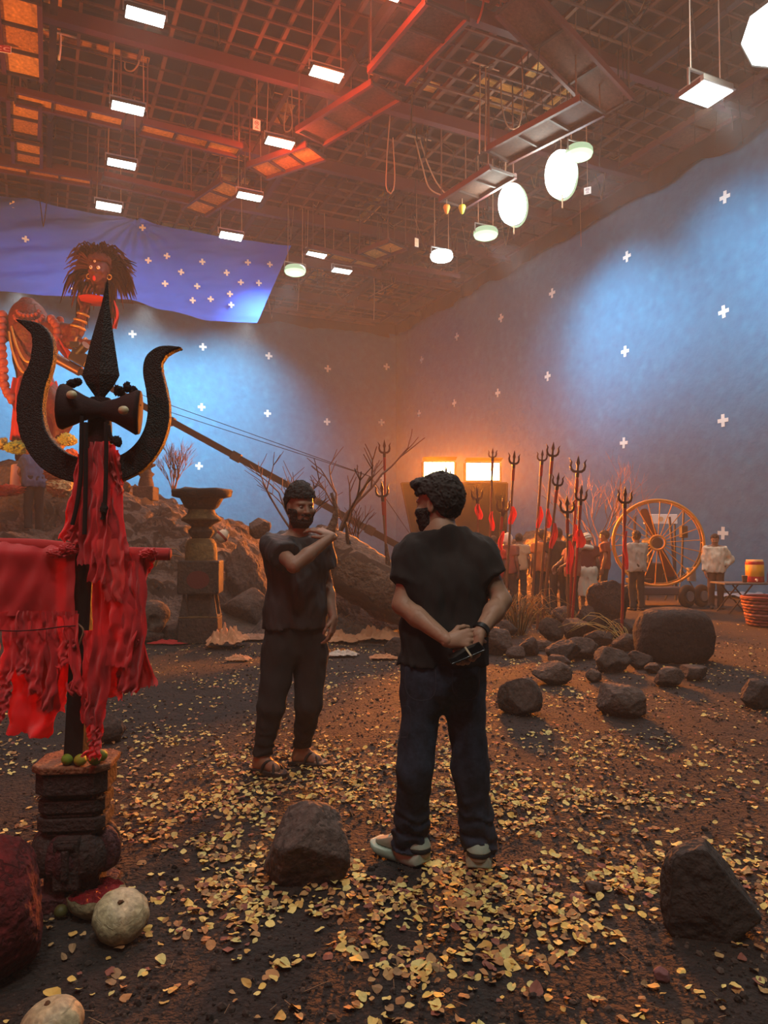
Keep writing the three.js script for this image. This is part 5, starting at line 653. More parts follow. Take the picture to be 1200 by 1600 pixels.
  // right: heavy folds hanging from the bar
  [[[[158, 868, 30, 0.06], [162, 940, 34, 0.07], [160, 1020, 34, 0.08], [152, 1090, 30, 0.08], [146, 1135, 28, 0.08]], R2], [[[184, 866, 34, 0.07], [190, 930, 38, 0.1], [192, 990, 40, 0.11], [184, 1042, 38, 0.11]], R1], [[[206, 866, 30, 0.06], [212, 930, 34, 0.09], [210, 990, 34, 0.1], [206, 1050, 30, 0.1], [196, 1082, 26, 0.1]], R2], [[[222, 866, 22, 0.05], [219, 910, 20, 0.07], [214, 960, 20, 0.08], [212, 1000, 24, 0.08], [222, 1045, 34, 0.07], [228, 1074, 40, 0.07]], R3], [[[170, 990, 40, 0.04], [176, 1050, 44, 0.05], [172, 1090, 36, 0.05]], R3], [[[146, 1090, 28, 0.06], [148, 1130, 24, 0.06], [146, 1158, 22, 0.06]], R3], [[[150, 1130, 16, 0.07], [150, 1160, 12, 0.08], [142, 1184, 26, 0.09]], R1], [[[140, 985, 18, 0.06], [140, 1060, 24, 0.065], [138, 1130, 22, 0.07]], R2], [[[232, 862, 26, 0.035], [226, 890, 18, 0.045], [216, 905, 12, 0.05]], R3], [[[198, 1005, 34, 0.05], [204, 1050, 40, 0.05], [200, 1080, 34, 0.05]], R3]].forEach(([p, m], i) => strip(p, m, 0.012, 1.8, i + 51));
  // bundled knots over the bar
  for (const [x, y, w, h, i] of [[92, 866, 34, 14, 1], [108, 858, 30, 16, 2], [232, 866, 26, 16, 3], [213, 1000, 16, 18, 4]]) { const c = TP(x, y, 0.07); wpart(o, 'cloth_knot', rockGeo(400 + i, w * k * 0.6, h * k * 0.7, 0.04, { planes: 6, soft: 5, rough: 0.35, detail: 12 }).translate(c.x, c.y, c.z), R2); }
  wpart(o, 'wire_tie', tube([TP(118, 972, 0.05), TP(130, 984, 0.055), TP(126, 1000, 0.055), TP(119, 1018, 0.05)], 0.004, 14, 5), mat(0x8a6a50, 0.7));

  // ---------- pedestal ----------
  const s = D / FOCAL, ped = thing('stone_pedestal', 'carved dark stone pedestal under the large trident', 'pedestal', V(base.x, base.y, base.z)); ped.rotation.y = 0.12;
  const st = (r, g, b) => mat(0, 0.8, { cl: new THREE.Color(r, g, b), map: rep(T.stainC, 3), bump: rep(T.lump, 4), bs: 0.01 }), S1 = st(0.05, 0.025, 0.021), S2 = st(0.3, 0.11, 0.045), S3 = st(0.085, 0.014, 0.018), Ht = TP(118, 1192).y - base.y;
  const oct = (w, d, h, y, m, name, ch = 0.03) => { const q = new THREE.Shape([[-w / 2 + ch, -d / 2], [w / 2 - ch, -d / 2], [w / 2, -d / 2 + ch], [w / 2, d / 2 - ch], [w / 2 - ch, d / 2], [-w / 2 + ch, d / 2], [-w / 2, d / 2 - ch], [-w / 2, -d / 2 + ch]].map(([a, b]) => new THREE.Vector2(a, b))); return mesh(name, boxUV(new THREE.ExtrudeGeometry(q, { depth: h - 0.012, bevelEnabled: true, bevelSize: 0.006, bevelThickness: 0.006, bevelSegments: 2 }).rotateX(-PI / 2).translate(0, y + 0.006, 0)), m, ped); };
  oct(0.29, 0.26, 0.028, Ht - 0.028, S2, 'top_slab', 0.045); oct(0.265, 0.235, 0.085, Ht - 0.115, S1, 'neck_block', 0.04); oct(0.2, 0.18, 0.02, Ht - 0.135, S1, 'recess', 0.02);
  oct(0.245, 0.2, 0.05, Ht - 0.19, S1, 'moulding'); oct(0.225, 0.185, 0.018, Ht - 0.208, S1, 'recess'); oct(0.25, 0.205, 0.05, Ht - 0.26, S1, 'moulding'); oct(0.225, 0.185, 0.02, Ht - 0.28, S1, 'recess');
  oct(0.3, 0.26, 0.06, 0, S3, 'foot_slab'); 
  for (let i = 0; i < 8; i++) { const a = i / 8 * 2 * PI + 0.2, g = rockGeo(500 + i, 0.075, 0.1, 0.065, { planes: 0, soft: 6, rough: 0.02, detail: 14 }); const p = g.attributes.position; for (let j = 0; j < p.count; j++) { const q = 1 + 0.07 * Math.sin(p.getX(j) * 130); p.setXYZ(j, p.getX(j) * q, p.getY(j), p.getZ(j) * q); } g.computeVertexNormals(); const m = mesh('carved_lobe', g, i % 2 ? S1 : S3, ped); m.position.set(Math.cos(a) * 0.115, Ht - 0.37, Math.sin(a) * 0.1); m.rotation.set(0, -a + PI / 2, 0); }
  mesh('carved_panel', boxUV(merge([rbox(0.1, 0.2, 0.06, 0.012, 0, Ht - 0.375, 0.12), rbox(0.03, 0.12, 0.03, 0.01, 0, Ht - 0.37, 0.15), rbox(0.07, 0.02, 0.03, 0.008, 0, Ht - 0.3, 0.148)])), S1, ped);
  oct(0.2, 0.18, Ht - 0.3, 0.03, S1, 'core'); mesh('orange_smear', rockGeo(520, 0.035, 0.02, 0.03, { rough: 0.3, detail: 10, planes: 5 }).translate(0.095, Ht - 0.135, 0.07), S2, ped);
  // limes on the slab
  const lime = [mat(0x6f8a1e, 0.45, { bump: rep(T.grit, 3), bs: 0.001 }), mat(0x8f8a1c, 0.45, { bump: rep(T.grit, 3), bs: 0.001 }), mat(0x5a7a1c, 0.45)], lg = new THREE.SphereGeometry(0.0245, 20, 14).scale(1, 0.94, 1);
  [[94, 1194, 0, 'lime at the left end of the row on the pedestal', 0.1], [114, 1197, 1, 'yellowish lime in the middle of the row on the pedestal', 0.112], [137, 1191, 2, 'greenest lime, right of the post on the pedestal', 0.1], [148, 1186, 0, 'lime half behind the greenest lime on the pedestal', 0.05], [134, 1176, 1, 'yellow lime behind the foot of the post', -0.05], [99, 1183, 0, 'small orange lime behind the post on the left', -0.04]].forEach(([x, y, m, l, d]) => { const q = onY(x, y + 4, base.y + Ht), p = TP(x, y, d); const b = mesh('lime', lg, lime[m]); b.position.set(p.x, base.y + Ht + 0.024, base.z + d); tag(b, l, 'lime', 'limes on the pedestal'); });
}
// ---------- gourds ----------
{
  const gm = mat(0, 0.55, { cl: new THREE.Color(0.66, 0.5, 0.29), map: rep(T.mottleC, 2.5), bump: rep(T.lump, 2), bs: 0.004 }), red = mat(0, 0.5, { cl: new THREE.Color(0.42, 0.008, 0.018), bump: rep(T.lump, 6), bs: 0.02 });
  const gourd = (R, cut) => { const P = []; const n = 30; for (let i = 0; i <= n; i++) { const a = -PI / 2 + i / n * PI, dent = Math.exp(-(((a - PI / 2) / 0.35) ** 2)) * 0.12 + Math.exp(-(((a + PI / 2) / 0.3) ** 2)) * 0.06; P.push([Math.max(0.0001, Math.cos(a) * R), Math.sin(a) * R * (0.84 - dent)]); } const g = lathe(P, 48), p = g.attributes.position; for (let i = 0; i < p.count; i++) { const a = Math.atan2(p.getZ(i), p.getX(i)), q = Math.hypot(p.getX(i), p.getZ(i)) / R, k = 1 + 0.022 * Math.sin(a * 11) * q + 0.03 * noise(p.getX(i) * 9, p.getY(i) * 9, p.getZ(i) * 9); p.setXYZ(i, p.getX(i) * k, p.getY(i), p.getZ(i) * k); } g.computeVertexNormals(); return boxUV(g, 2); };
  { const p = gp(188, 1466), o = thing('white_gourd', 'whole cream-coloured gourd lying in front of the pedestal', 'gourd', p); const g = mesh('gourd_body', gourd(0.1), gm, o); g.position.set(0, 0.083, 0); g.rotation.set(0.5, 0.3, -0.15); const st = mesh('stem_scar', rockGeo(601, 0.014, 0.012, 0.014, { rough: 0.3, detail: 8 }), mat(0x5a3a20, 0.9), g); st.position.y = 0.071; }
  { const p = gp(150, 1428), o = thing('cut_gourd', 'cut gourd half filled with red powder, left of the whole one', 'gourd', p), R = 0.108, P = [], I = []; 
    // bowl with a ragged rim
    const out = [], n = 44, m = 12; for (let j = 0; j <= m; j++) for (let i = 0; i <= n; i++) { const a = i / n * 2 * PI, rimA = 0.12 + 0.1 * Math.sin(a * 3 + 1) + 0.08 * noise(Math.cos(a) * 2, Math.sin(a) * 2, 4), e = lerp(-PI / 2, rimA, j / m), q = 1 + 0.03 * noise(Math.cos(a) * 3, j * 0.3, Math.sin(a) * 3); out.push(Math.cos(e) * Math.cos(a) * R * q, Math.sin(e) * R * 0.82 * q, Math.cos(e) * Math.sin(a) * R * q); } for (let j = 0; j < m; j++) for (let i = 0; i < n; i++) { const a = j * (n + 1) + i, b = a + n + 1; I.push(a, b, a + 1, b, b + 1, a + 1); }
    const mk = (s, flip) => { const g = new THREE.BufferGeometry(); g.setAttribute('position', new THREE.Float32BufferAttribute(out.map((v) => v * s), 3)); g.setIndex(I); g.computeVertexNormals(); return boxUV(g, 2); };
    const b = mesh('rind', mk(1), gm, o); b.position.y = 0.082; b.rotation.z = 0.12; mesh('inner_flesh', mk(0.95), red, b);
    const pw = new THREE.CircleGeometry(R * 0.93, 36, 0, 2 * PI).rotateX(-PI / 2), pp = sheet((s, t) => { const a = s * 2 * PI, q = t * R * 0.93; return V(Math.cos(a) * q, -0.012 + 0.012 * noise(Math.cos(a) * q * 40, 2, Math.sin(a) * q * 40) + 0.01 * (1 - t), Math.sin(a) * q); }, 40, 12); mesh('red_powder', pp, red, b); }
  { const p = gp(80, 1640), o = thing('white_gourd', 'white gourd cut off by the bottom edge of the picture', 'gourd', V(p.x, p.y, p.z)); const g = mesh('gourd_body', gourd(0.085), gm, o); g.position.y = 0.07; g.rotation.z = 0.2; mesh('stem_scar', rockGeo(602, 0.012, 0.01, 0.012, { detail: 6 }), mat(0x5a3a20, 0.9), g).position.y = 0.06; }
  const lm = mat(0x4a4418, 0.6); [[95, 1436, 'dull green lime on the ground between red boulder and cut gourd'], [69, 1412, 'lime half hidden by the red boulder']].forEach(([x, y, l]) => { const p = gp(x, y), m = mesh('lime', new THREE.SphereGeometry(0.026, 16, 12), lm); m.position.set(p.x, p.y + 0.024, p.z); tag(m, l, 'lime'); });
  // red powder spilt on the soil
  const rp = mat(0, 0.95, { cl: new THREE.Color(0.075, 0.006, 0.008), bump: rep(soilBump, 1), bs: 0.02 }); 
}
// ================= PILLAR, SKULL AND CLOTHS =================
{
  const p = gp(313, 1003), k = -p.z / FOCAL, o = thing('stone_pillar', 'tall carved stone lamp pillar with a broad dish on top', 'pillar', p); o.rotation.y = 0.1;
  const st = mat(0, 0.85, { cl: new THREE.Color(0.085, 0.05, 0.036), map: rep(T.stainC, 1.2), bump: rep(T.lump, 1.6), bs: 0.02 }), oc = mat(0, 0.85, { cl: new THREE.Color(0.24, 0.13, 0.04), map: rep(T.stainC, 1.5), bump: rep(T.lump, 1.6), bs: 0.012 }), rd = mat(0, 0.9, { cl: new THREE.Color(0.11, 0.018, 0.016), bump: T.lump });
  const y = (py) => (1003 - py) * k, W = 60 * k, B = (w, a, b, name, m = st, d = w) => mesh(name, boxUV(rbox(w, y(b) - y(a), d, 0.025, 0, (y(a) + y(b)) / 2, 0), 1), m, o);
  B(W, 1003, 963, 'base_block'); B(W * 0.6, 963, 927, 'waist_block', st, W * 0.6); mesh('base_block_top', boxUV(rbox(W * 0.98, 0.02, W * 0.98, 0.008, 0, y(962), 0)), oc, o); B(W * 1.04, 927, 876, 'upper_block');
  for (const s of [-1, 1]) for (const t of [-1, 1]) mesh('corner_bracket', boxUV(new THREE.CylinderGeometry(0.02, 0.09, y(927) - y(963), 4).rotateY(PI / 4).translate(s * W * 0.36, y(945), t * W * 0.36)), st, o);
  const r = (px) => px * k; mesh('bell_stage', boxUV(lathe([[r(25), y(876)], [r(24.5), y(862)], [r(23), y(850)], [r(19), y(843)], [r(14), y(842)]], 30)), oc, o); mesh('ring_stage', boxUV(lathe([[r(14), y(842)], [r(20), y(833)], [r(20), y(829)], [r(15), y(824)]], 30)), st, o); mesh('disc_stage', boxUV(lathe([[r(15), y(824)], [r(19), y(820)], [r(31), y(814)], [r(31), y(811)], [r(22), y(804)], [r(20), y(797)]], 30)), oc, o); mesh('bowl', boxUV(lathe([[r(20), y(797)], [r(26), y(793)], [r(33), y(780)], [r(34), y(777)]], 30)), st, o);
  const dish = lathe([[r(30), y(780)], [r(45), y(777)], [r(47), y(768)], [r(45), y(765)], [r(36), y(764)], [r(30), y(768)], [0, y(769)]], 10), q = dish.attributes.position; for (let i = 0; i < q.count; i++) { const s = 1 + 0.05 * noise(q.getX(i) * 3, 1, q.getZ(i) * 3); q.setXYZ(i, q.getX(i) * s, q.getY(i) + 0.02 * noise(q.getX(i) * 4, 5, q.getZ(i) * 4), q.getZ(i) * s); } dish.computeVertexNormals(); mesh('dish', boxUV(dish), st, o);
  const sm = mesh('red_mark', new THREE.CircleGeometry(0.16, 24).scale(1, 0.8, 1).translate(0, y(905), W * 0.52 + 0.003), rd, o);
}
// second, small pillar on the hill
{ const p = at(228, 772, 15.6); p.y = leftHill(p.x, p.z) - 0.02; const o = thing('stone_pillar', 'small stone lamp pillar standing on the hilltop', 'pillar', p), st = M.rock[1]; const k = 15.6 / FOCAL; mesh('base_block', boxUV(rbox(32 * k, 22 * k, 32 * k, 0.03, 0, 6 * k, 0)), st, o); mesh('shaft', boxUV(lathe([[11 * k, 16 * k], [12 * k, 20 * k], [9 * k, 32 * k], [13 * k, 37 * k], [8 * k, 41 * k], [7 * k, 46 * k], [14 * k, 50 * k], [14 * k, 53 * k], [0, 54 * k]], 20)), st, o); const q = at(190, 772, 15.6); wthing('stone', rockGeo(711, 0.2, 0.26, 0.2, { detail: 12 }).translate(q.x, q.y + 0.1, q.z), st, 'rounded stone on the hilltop left of the small pillar', 'rock'); }
// carved skull
{
  const p = gp(236, 1003), k = -p.z / FOCAL, o = thing('stone_skull', 'carved stone skull at the left foot of the tall pillar', 'sculpture', p), R = 0.27;
  const E = (cx, cy, cz, rx, ry, rz) => (x, y, z) => { const a = (Math.abs(x) - cx) / rx, b = (y - cy) / ry, c = (z - cz) / rz; return (Math.sqrt(a * a + b * b + c * c) - 1) * Math.min(rx, ry, rz); };
  const a = E(0, 0.4, -0.05, 0.25, 0.21, 0.26), b = E(0, 0.22, 0.06, 0.17, 0.14, 0.17), eye = E(0.1, 0.34, 0.2, 0.075, 0.07, 0.1), nose = E(0, 0.25, 0.25, 0.035, 0.065, 0.09), chk = E(0.15, 0.26, 0.1, 0.07, 0.05, 0.08);
  mesh('cranium', surf((x, y, z) => { let d = smin(smin(a(x, y, z), b(x, y, z), 0.08), chk(x, y, z), 0.06); d = -smin(-d, eye(x, y, z), 0.03); d = -smin(-d, nose(x, y, z), 0.02); return Math.max(d, 0.14 - y) - 0.006 * noise(x * 12, y * 12, z * 12); }, [-0.34, 0.1, -0.36], [0.34, 0.66, 0.34], 0.014), M.rock[2], o);
  const j1 = E(0, 0.09, 0.03, 0.19, 0.09, 0.2), tee = E(0, 0.14, 0.12, 0.13, 0.07, 0.12); mesh('jaw', surf((x, y, z) => smin(Math.max(j1(x, y, z), -y), tee(x, y, z), 0.03) - 0.006 * noise(x * 12, y * 12, z * 12), [-0.26, -0.02, -0.22], [0.26, 0.24, 0.3], 0.014), M.rock[2], o);
  rock('stone', 'small round stone beside the carved skull', 267, 1003, 34, 30, 733, M.rock[0], { detail: 12 });
}
// crumpled cloths on the ground
function crumple(label, px, py, w, d, h, seed, m, name = 'crumpled_cloth') { const p = gp(px, py); return wthing(name, cloth((s, t) => { const x = s - 0.5, z = t - 0.5, e = Math.max(0, 1 - 1.7 * Math.max(Math.abs(x), Math.abs(z))); return V(p.x + x * w * (1 + 0.2 * noise(t * 2, seed, 1)), p.y + 0.012 + h * Math.max(0, 0.12 + Math.min(1, e * 1.6) * (0.45 + 0.5 * fbm(s * 3.2, t * 3.2, seed, 3) + 0.28 * fbm(s * 8, t * 8, seed + 4, 2))), p.z + z * d * (1 + 0.2 * noise(s * 2, seed, 7))); }, 40, 34, 0.006), m, label, 'cloth'); }
const tan = fabric(0.52, 0.24, 0.12), tan2 = fabric(0.3, 0.16, 0.1), pale = fabric(0.5, 0.42, 0.36), redC2 = fabric(0.5, 0.02, 0.02);
crumple('tan cloth thrown on the soil before the stone pillar', 354, 1012, 0.5, 0.5, 0.34, 3, tan);
crumple('brown flat cloth behind the man in black', 396, 1002, 0.6, 0.4, 0.12, 5, tan2);
crumple('red cloth lying at the foot of the skull', 264, 1006, 0.5, 0.3, 0.06, 7, redC2);
crumple('orange-lit cloth in the litter between the two men, left', 528, 1004, 0.55, 0.45, 0.2, 9, tan);
crumple('orange-lit cloth in the litter between the two men, right', 590, 1003, 0.75, 0.5, 0.24, 11, tan);
crumple('pale rag in front of the straw between the two men', 536, 1027, 0.36, 0.22, 0.1, 13, pale);
crumple('torn tan rag behind the man in black, near his elbow', 372, 1033, 0.3, 0.2, 0.09, 15, tan);
crumple('brown rag lying left of the dark stone', 600, 1032, 0.34, 0.16, 0.08, 17, tan);
// white shoe left on the hill rocks: small white and red pot tipped on its side
{ const p = at(347, 838, 12.6), o = thing('tipped_pot', 'small white and red pot lying on the rocks right of the pillar', 'pot', p); o.rotation.set(0.2, 0.5, -0.9); mesh('pot_body', lathe([[0, -0.1], [0.08, -0.09], [0.11, 0], [0.08, 0.09], [0.05, 0.11], [0.06, 0.13]], 18), mat(0xc8b8a0, 0.6), o); mesh('band', lathe([[0.112, -0.02], [0.116, 0.0], [0.112, 0.02]], 18), mat(0x8a2018, 0.7), o); }
// log and straw
{
  const bark = mat(0, 0.9, { cl: new THREE.Color(0.2, 0.11, 0.07), map: rep(T.stainC, 1), bump: rep(T.lump, 1.2), bs: 0.05 }), Dd = 11.0, o = thing('fallen_log', 'fallen tree trunk sloping down to the right between the two men', 'log', gp(560, 990));
  const g = tube([at(492, 848, Dd + 0.6), at(530, 874, Dd + 0.3), at(575, 905, Dd), at(615, 935, Dd), at(660, 960, Dd)], [0.3, 0.4, 0.42, 0.38, 0.3], 40, 22), p = g.attributes.position, nn = g.attributes.normal; for (let i = 0; i < p.count; i++) { const q = 0.1 * fbm(p.getX(i) * 2, p.getY(i) * 2, p.getZ(i) * 2, 4); p.setXYZ(i, p.getX(i) + nn.getX(i) * q, p.getY(i) + nn.getY(i) * q, p.getZ(i) + nn.getZ(i) * q); } g.computeVertexNormals(); wpart(o, 'log_body', boxUV(g), bark);
  wpart(o, 'broken_branch', tube([at(585, 900, Dd - 0.1), at(572, 868, Dd), at(548, 855, Dd), at(540, 815, Dd)], [0.12, 0.05, 0.035, 0.015], 20, 8), M.rockDark); wpart(o, 'broken_branch', tube([at(596, 915, Dd - 0.2), at(606, 890, Dd - 0.2), at(603, 850, Dd - 0.2)], [0.08, 0.04, 0.02], 14, 8), bark); wpart(o, 'root', tube([at(520, 890, Dd), at(512, 850, Dd), at(525, 800, Dd), at(518, 770, Dd)], [0.16, 0.1, 0.05, 0.02], 18, 8), bark);
}
// tufts of dry grass and straw: thin bent blades
function tuft(label, c, n, len, spread, seed, m, lean = 0, name = 'grass_tuft') { const r = rng(seed), L = []; for (let i = 0; i < n; i++) { const a = r() * 2 * PI, s = spread * (0.3 + r()), l = len * (0.55 + 0.6 * r()), b = off(c, V(Math.cos(a), 0, Math.sin(a)), 0.06 * r() * spread * 4), mx = Math.cos(a) * s + lean * l; L.push(tube([b, V(b.x + mx * 0.35, b.y + l * 0.62, b.z + Math.sin(a) * s * 0.35), V(b.x + mx * 0.8, b.y + l * 0.88, b.z + Math.sin(a) * s * 0.8), V(b.x + mx * 1.25, b.y + l * (0.75 - 0.35 * r()), b.z + Math.sin(a) * s * 1.2)], [0.006, 0.005, 0.004, 0.001], 7, 4, false)); } return wthing(name, merge(L), m, label, 'grass'); }
M.straw = mat(0x9a7a48, 0.85); M.strawPale = mat(0xa8985c, 0.8); M.strawGreen = mat(0x6a6a3c, 0.85);
tuft('pale tuft of long dry grass right of the man in jeans', gp(812, 992), 60, 0.75, 0.42, 801, M.straw, 0.15);
tuft('second dry grass tuft just behind the right elbow of the man in jeans', gp(790, 985), 40, 0.7, 0.4, 802, M.straw, 0.1);
tuft('long pale arching grass left of the great dark block', gp(985, 1010), 16, 0.45, 0.6, 803, M.strawPale, -0.5);
tuft('short grass beside the upright boulder', gp(905, 985), 26, 0.4, 0.2, 804, M.strawGreen);
tuft('dry grass growing between pillar and man in black', gp(392, 968).add(V(0, 0.1, 0)), 40, 0.6, 0.35, 805, M.straw);
tuft('yellow grass clump on the hillside left of the pillar', at(238, 885, 11.8), 46, 0.3, 0.3, 806, M.straw);
for (const [x, y, s, l] of [[522, 998, 811, 'straw heap beside the hand of the man in black'], [560, 994, 812, 'straw heap in the middle between the two men'], [596, 996, 813, 'straw heap left of the man in jeans'], [845, 975, 814, 'straw lying on the stones before the crowd']]) { const c = gp(x, y), r = rng(s), L = []; for (let i = 0; i < 130; i++) { const a = r() * 2 * PI, q = r() * 0.42, b = V(c.x + Math.cos(a) * q, c.y + 0.02 + 0.22 * (1 - q / 0.42) * r(), c.z + Math.sin(a) * q * 0.6), d = V(r() - 0.5, (r() - 0.35) * 0.5, r() - 0.5).normalize(), n = 0.12 + 0.2 * r(); L.push(tube([b, off(b, d, n * 0.5).add(V(0, 0.02, 0)), off(b, d, n)], [0.006, 0.005, 0.002], 3, 4, false)); } tag(wthing('straw_heap', merge(L), mat(0xb0884c, 0.85), l, 'straw')); }
// ---------- bare shrubs and trees ----------
function bareTree(label, base, height, seed, m, o = {}) {
  const r = rng(seed), L = [], { levels = 4, spread = 0.6, r0 = 0.05, kids = 3, bend = 0.25 } = o; const grow = (p, d, len, rad, lv) => { const pts = [p]; let q = p, dir = d.clone(); for (let i = 0; i < 3; i++) { dir.add(V((r() - 0.5) * bend, (r() - 0.3) * bend * 0.6, (r() - 0.5) * bend)).normalize(); q = off(q, dir, len / 3); pts.push(q); } L.push(tube(pts, [rad, rad * 0.8, rad * 0.62], 6, lv > 1 ? 6 : 4, false)); if (lv > 0) for (let i = 0; i < kids; i++) { const a = r() * 2 * PI, t = 0.4 + 0.6 * r(), s = pts[Math.min(3, Math.ceil(t * 3))]; grow(s, dir.clone().add(V(Math.cos(a) * spread, 0.15 * r(), Math.sin(a) * spread)).normalize(), len * (0.5 + 0.3 * r()), rad * 0.58, lv - 1); } };
  for (let i = 0; i < (o.stems ?? 1); i++) grow(off(base, V(r() - 0.5, 0, r() - 0.5), 0.1), V((r() - 0.5) * (o.fan ?? 0.3) + (o.lean ?? 0), 1, (r() - 0.5) * 0.3).normalize(), height * 0.5, r0, levels); return wthing('bare_tree', merge(L), m, label, 'tree');
}
M.branch = mat(0x5a4038, 0.9); M.branch2 = mat(0x7a5a48, 0.9);
bareTree('bare brown shrub on the hilltop right of the small pillar', at(272, 775, 16), 1.0, 901, M.branch2, { stems: 7, levels: 3, r0: 0.014, spread: 0.45, fan: 0.9, kids: 4 });
bareTree('bare tree left of the head of the man in black', at(452, 800, 13.3).setY(0.5), 2.3, 902, M.branch, { stems: 2, levels: 3, r0: 0.04, spread: 0.7, fan: 0.5, lean: -0.1 });
bareTree('bare bent tree right of the head of the man in black', at(498, 830, 12.4).setY(0.75), 2.5, 903, M.branch, { stems: 1, levels: 3, r0: 0.05, spread: 0.6, lean: 0.3 });
bareTree('bare bushy tree left of the big fan', at(938, 905, 18).setY(0.4), 2.3, 904, M.branch2, { stems: 5, levels: 4, r0: 0.02, spread: 0.55, fan: 0.7, kids: 3 });
bareTree('dry bush on the mound between man in black and the orange lamps', at(560, 860, 12.6), 0.8, 905, M.branch, { stems: 6, levels: 2, r0: 0.018, fan: 1 });

// ================= STATUE ON THE HILL =================
{
  const D = 17.6, k = D / FOCAL, Q = (x, y, d = 0) => at(x, y, D - d), o = thing('goddess_statue', 'giant red painted statue of a headless garlanded figure raising a wild-haired head in one hand', 'statue', at(58, 705, D));
  const clay = mat(0, 0.6, { cl: new THREE.Color(0.14, 0.009, 0.013), map: rep(T.stainC, 0.8), bump: rep(T.lump, 1), bs: 0.02 }), clayD = mat(0, 0.7, { cl: new THREE.Color(0.13, 0.018, 0.018), bump: rep(T.lump, 1.4), bs: 0.03 }), cloth1 = mat(0, 0.9, { cl: new THREE.Color(0.32, 0.008, 0.012), side: THREE.DoubleSide }), bone = mat(0, 0.6, { cl: new THREE.Color(0.26, 0.04, 0.032) }), gold = mat(0, 0.4, { cl: new THREE.Color(0.55, 0.3, 0.08), metalness: 0.6 });
  const r = (p) => p * k, caps = [cap(Q(45, 505), Q(50, 560), r(30), r(26)), cap(Q(44, 492), Q(46, 520), r(24), r(30)), cap(Q(50, 560), Q(58, 615), r(26), r(27)), cap(Q(20, 512), Q(80, 512), r(12), r(12)),
    cap(Q(80, 512, 0.2), Q(120, 517, 0.5), r(11), r(9)), cap(Q(120, 517, 0.5), Q(131, 486, 0.6), r(9.5), r(6.5)), cap(Q(84, 530, 0.2), Q(112, 536, 0.5), r(10), r(8)), cap(Q(112, 536, 0.5), Q(146, 537, 0.7), r(8), r(5.5)),
    cap(Q(14, 515), Q(-16, 545), r(11), r(9)), cap(Q(-16, 545), Q(-30, 580, 0.4), r(9), r(7)), cap(Q(46, 620), Q(36, 690), r(20), r(13)), cap(Q(72, 615), Q(100, 655, 0.5), r(20), r(14)), cap(Q(100, 655, 0.5), Q(88, 705, 0.3), r(13), r(9)), cap(Q(36, 690), Q(34, 715), r(12), r(10))];
  const [lo, hi] = bounds(caps, 0.1); const U = union(caps, 0.14);
  const hand = handField(Q(131, 484, 0.6), unit(0.3, 1, 0.1), unit(0.6, 0.3, 0.7), unit(-1, 0, 0), [0.3, 0.3, 0.35, 0.4], 3.1, 0.3), hand2 = handField(Q(146, 537, 0.7), unit(1, 0.05, 0.2), unit(0, -0.2, 1), unit(0, 1, 0), [0.6, 0.6, 0.6, 0.6], 2.6, 0.6);
  wpart(o, 'body', boxUV(merge([surf(U, lo, hi, 0.05), surf(hand.f, hand.lo, hand.hi, 0.02), surf(hand2.f, hand2.lo, hand2.hi, 0.02)])), clay);
  // the stump of the neck, ringed with beads
  wpart(o, 'neck_stump', lathe([[0, 0.22], [0.14, 0.2], [0.24, 0.08], [0.27, -0.05]], 18).translate(...Q(43, 480).toArray()), clayD);
  const ring = (cx, cy, rx, ry, n, a0, a1, br, m, name, d = 0.4) => { for (let i = 0; i < n; i++) { const a = lerp(a0, a1, i / (n - 1)), c = Q(cx + Math.cos(a) * rx, cy - Math.sin(a) * ry, d + 0.18 * Math.abs(Math.sin(a))); const g = new THREE.SphereGeometry(br, 9, 7); g.translate(c.x, c.y, c.z); wpart(o, name, g, m); } };
  ring(44, 486, 17, 7, 9, PI, 2 * PI, 0.045, bone, 'bead'); ring(45, 494, 22, 10, 11, PI, 2 * PI, 0.05, bone, 'bead');
  // garlands of small skulls
  const gl = (pts, n, br) => { const c = new THREE.CatmullRomCurve3(pts.map(([x, y, d]) => Q(x, y, d)), false, 'centripetal'); for (let i = 0; i < n; i++) { const p = c.getPointAt(i / (n - 1)), g = merge([new THREE.SphereGeometry(br, 10, 8), new THREE.SphereGeometry(br * 0.62, 8, 6).translate(0, -br * 0.75, br * 0.25)]); g.translate(p.x, p.y, p.z); wpart(o, 'garland_skull', g, bone); } };
  gl([[4, 492, 0.3], [2, 530, 0.5], [5, 570, 0.55], [8, 605, 0.5], [18, 622, 0.5]], 13, 0.11); gl([[80, 498, 0.3], [90, 512, 0.45], [88, 530, 0.5], [84, 548, 0.5]], 7, 0.1); gl([[94, 500, 0.2], [97, 520, 0.4], [93, 540, 0.45]], 5, 0.09); gl([[-6, 500, 0.2], [-8, 545, 0.4], [-2, 590, 0.45]], 8, 0.1);
  for (const pts of [[[14, 518, 0.45], [20, 550, 0.55], [34, 580, 0.55], [48, 586, 0.55]], [[18, 510, 0.45], [26, 540, 0.55], [40, 564, 0.58], [56, 566, 0.55]]]) wpart(o, 'necklace', tube(pts.map(([x, y, d]) => Q(x, y, d)), 0.028, 24, 7), gold);
  // skirt and sashes
  wpart(o, 'skirt', cloth((s, t) => { const a = lerp(-0.4, PI + 0.4, s), w = lerp(27, 42, t), c = Q(58 + 6 * t + Math.cos(a) * w, lerp(598, 690, t) + 6 * noise(s * 4, t, 1)); c.z += Math.sin(a) * lerp(0.42, 0.6, t) + 0.05 * Math.sin(s * 40); return c; }, 60, 20, 0.02), cloth1);
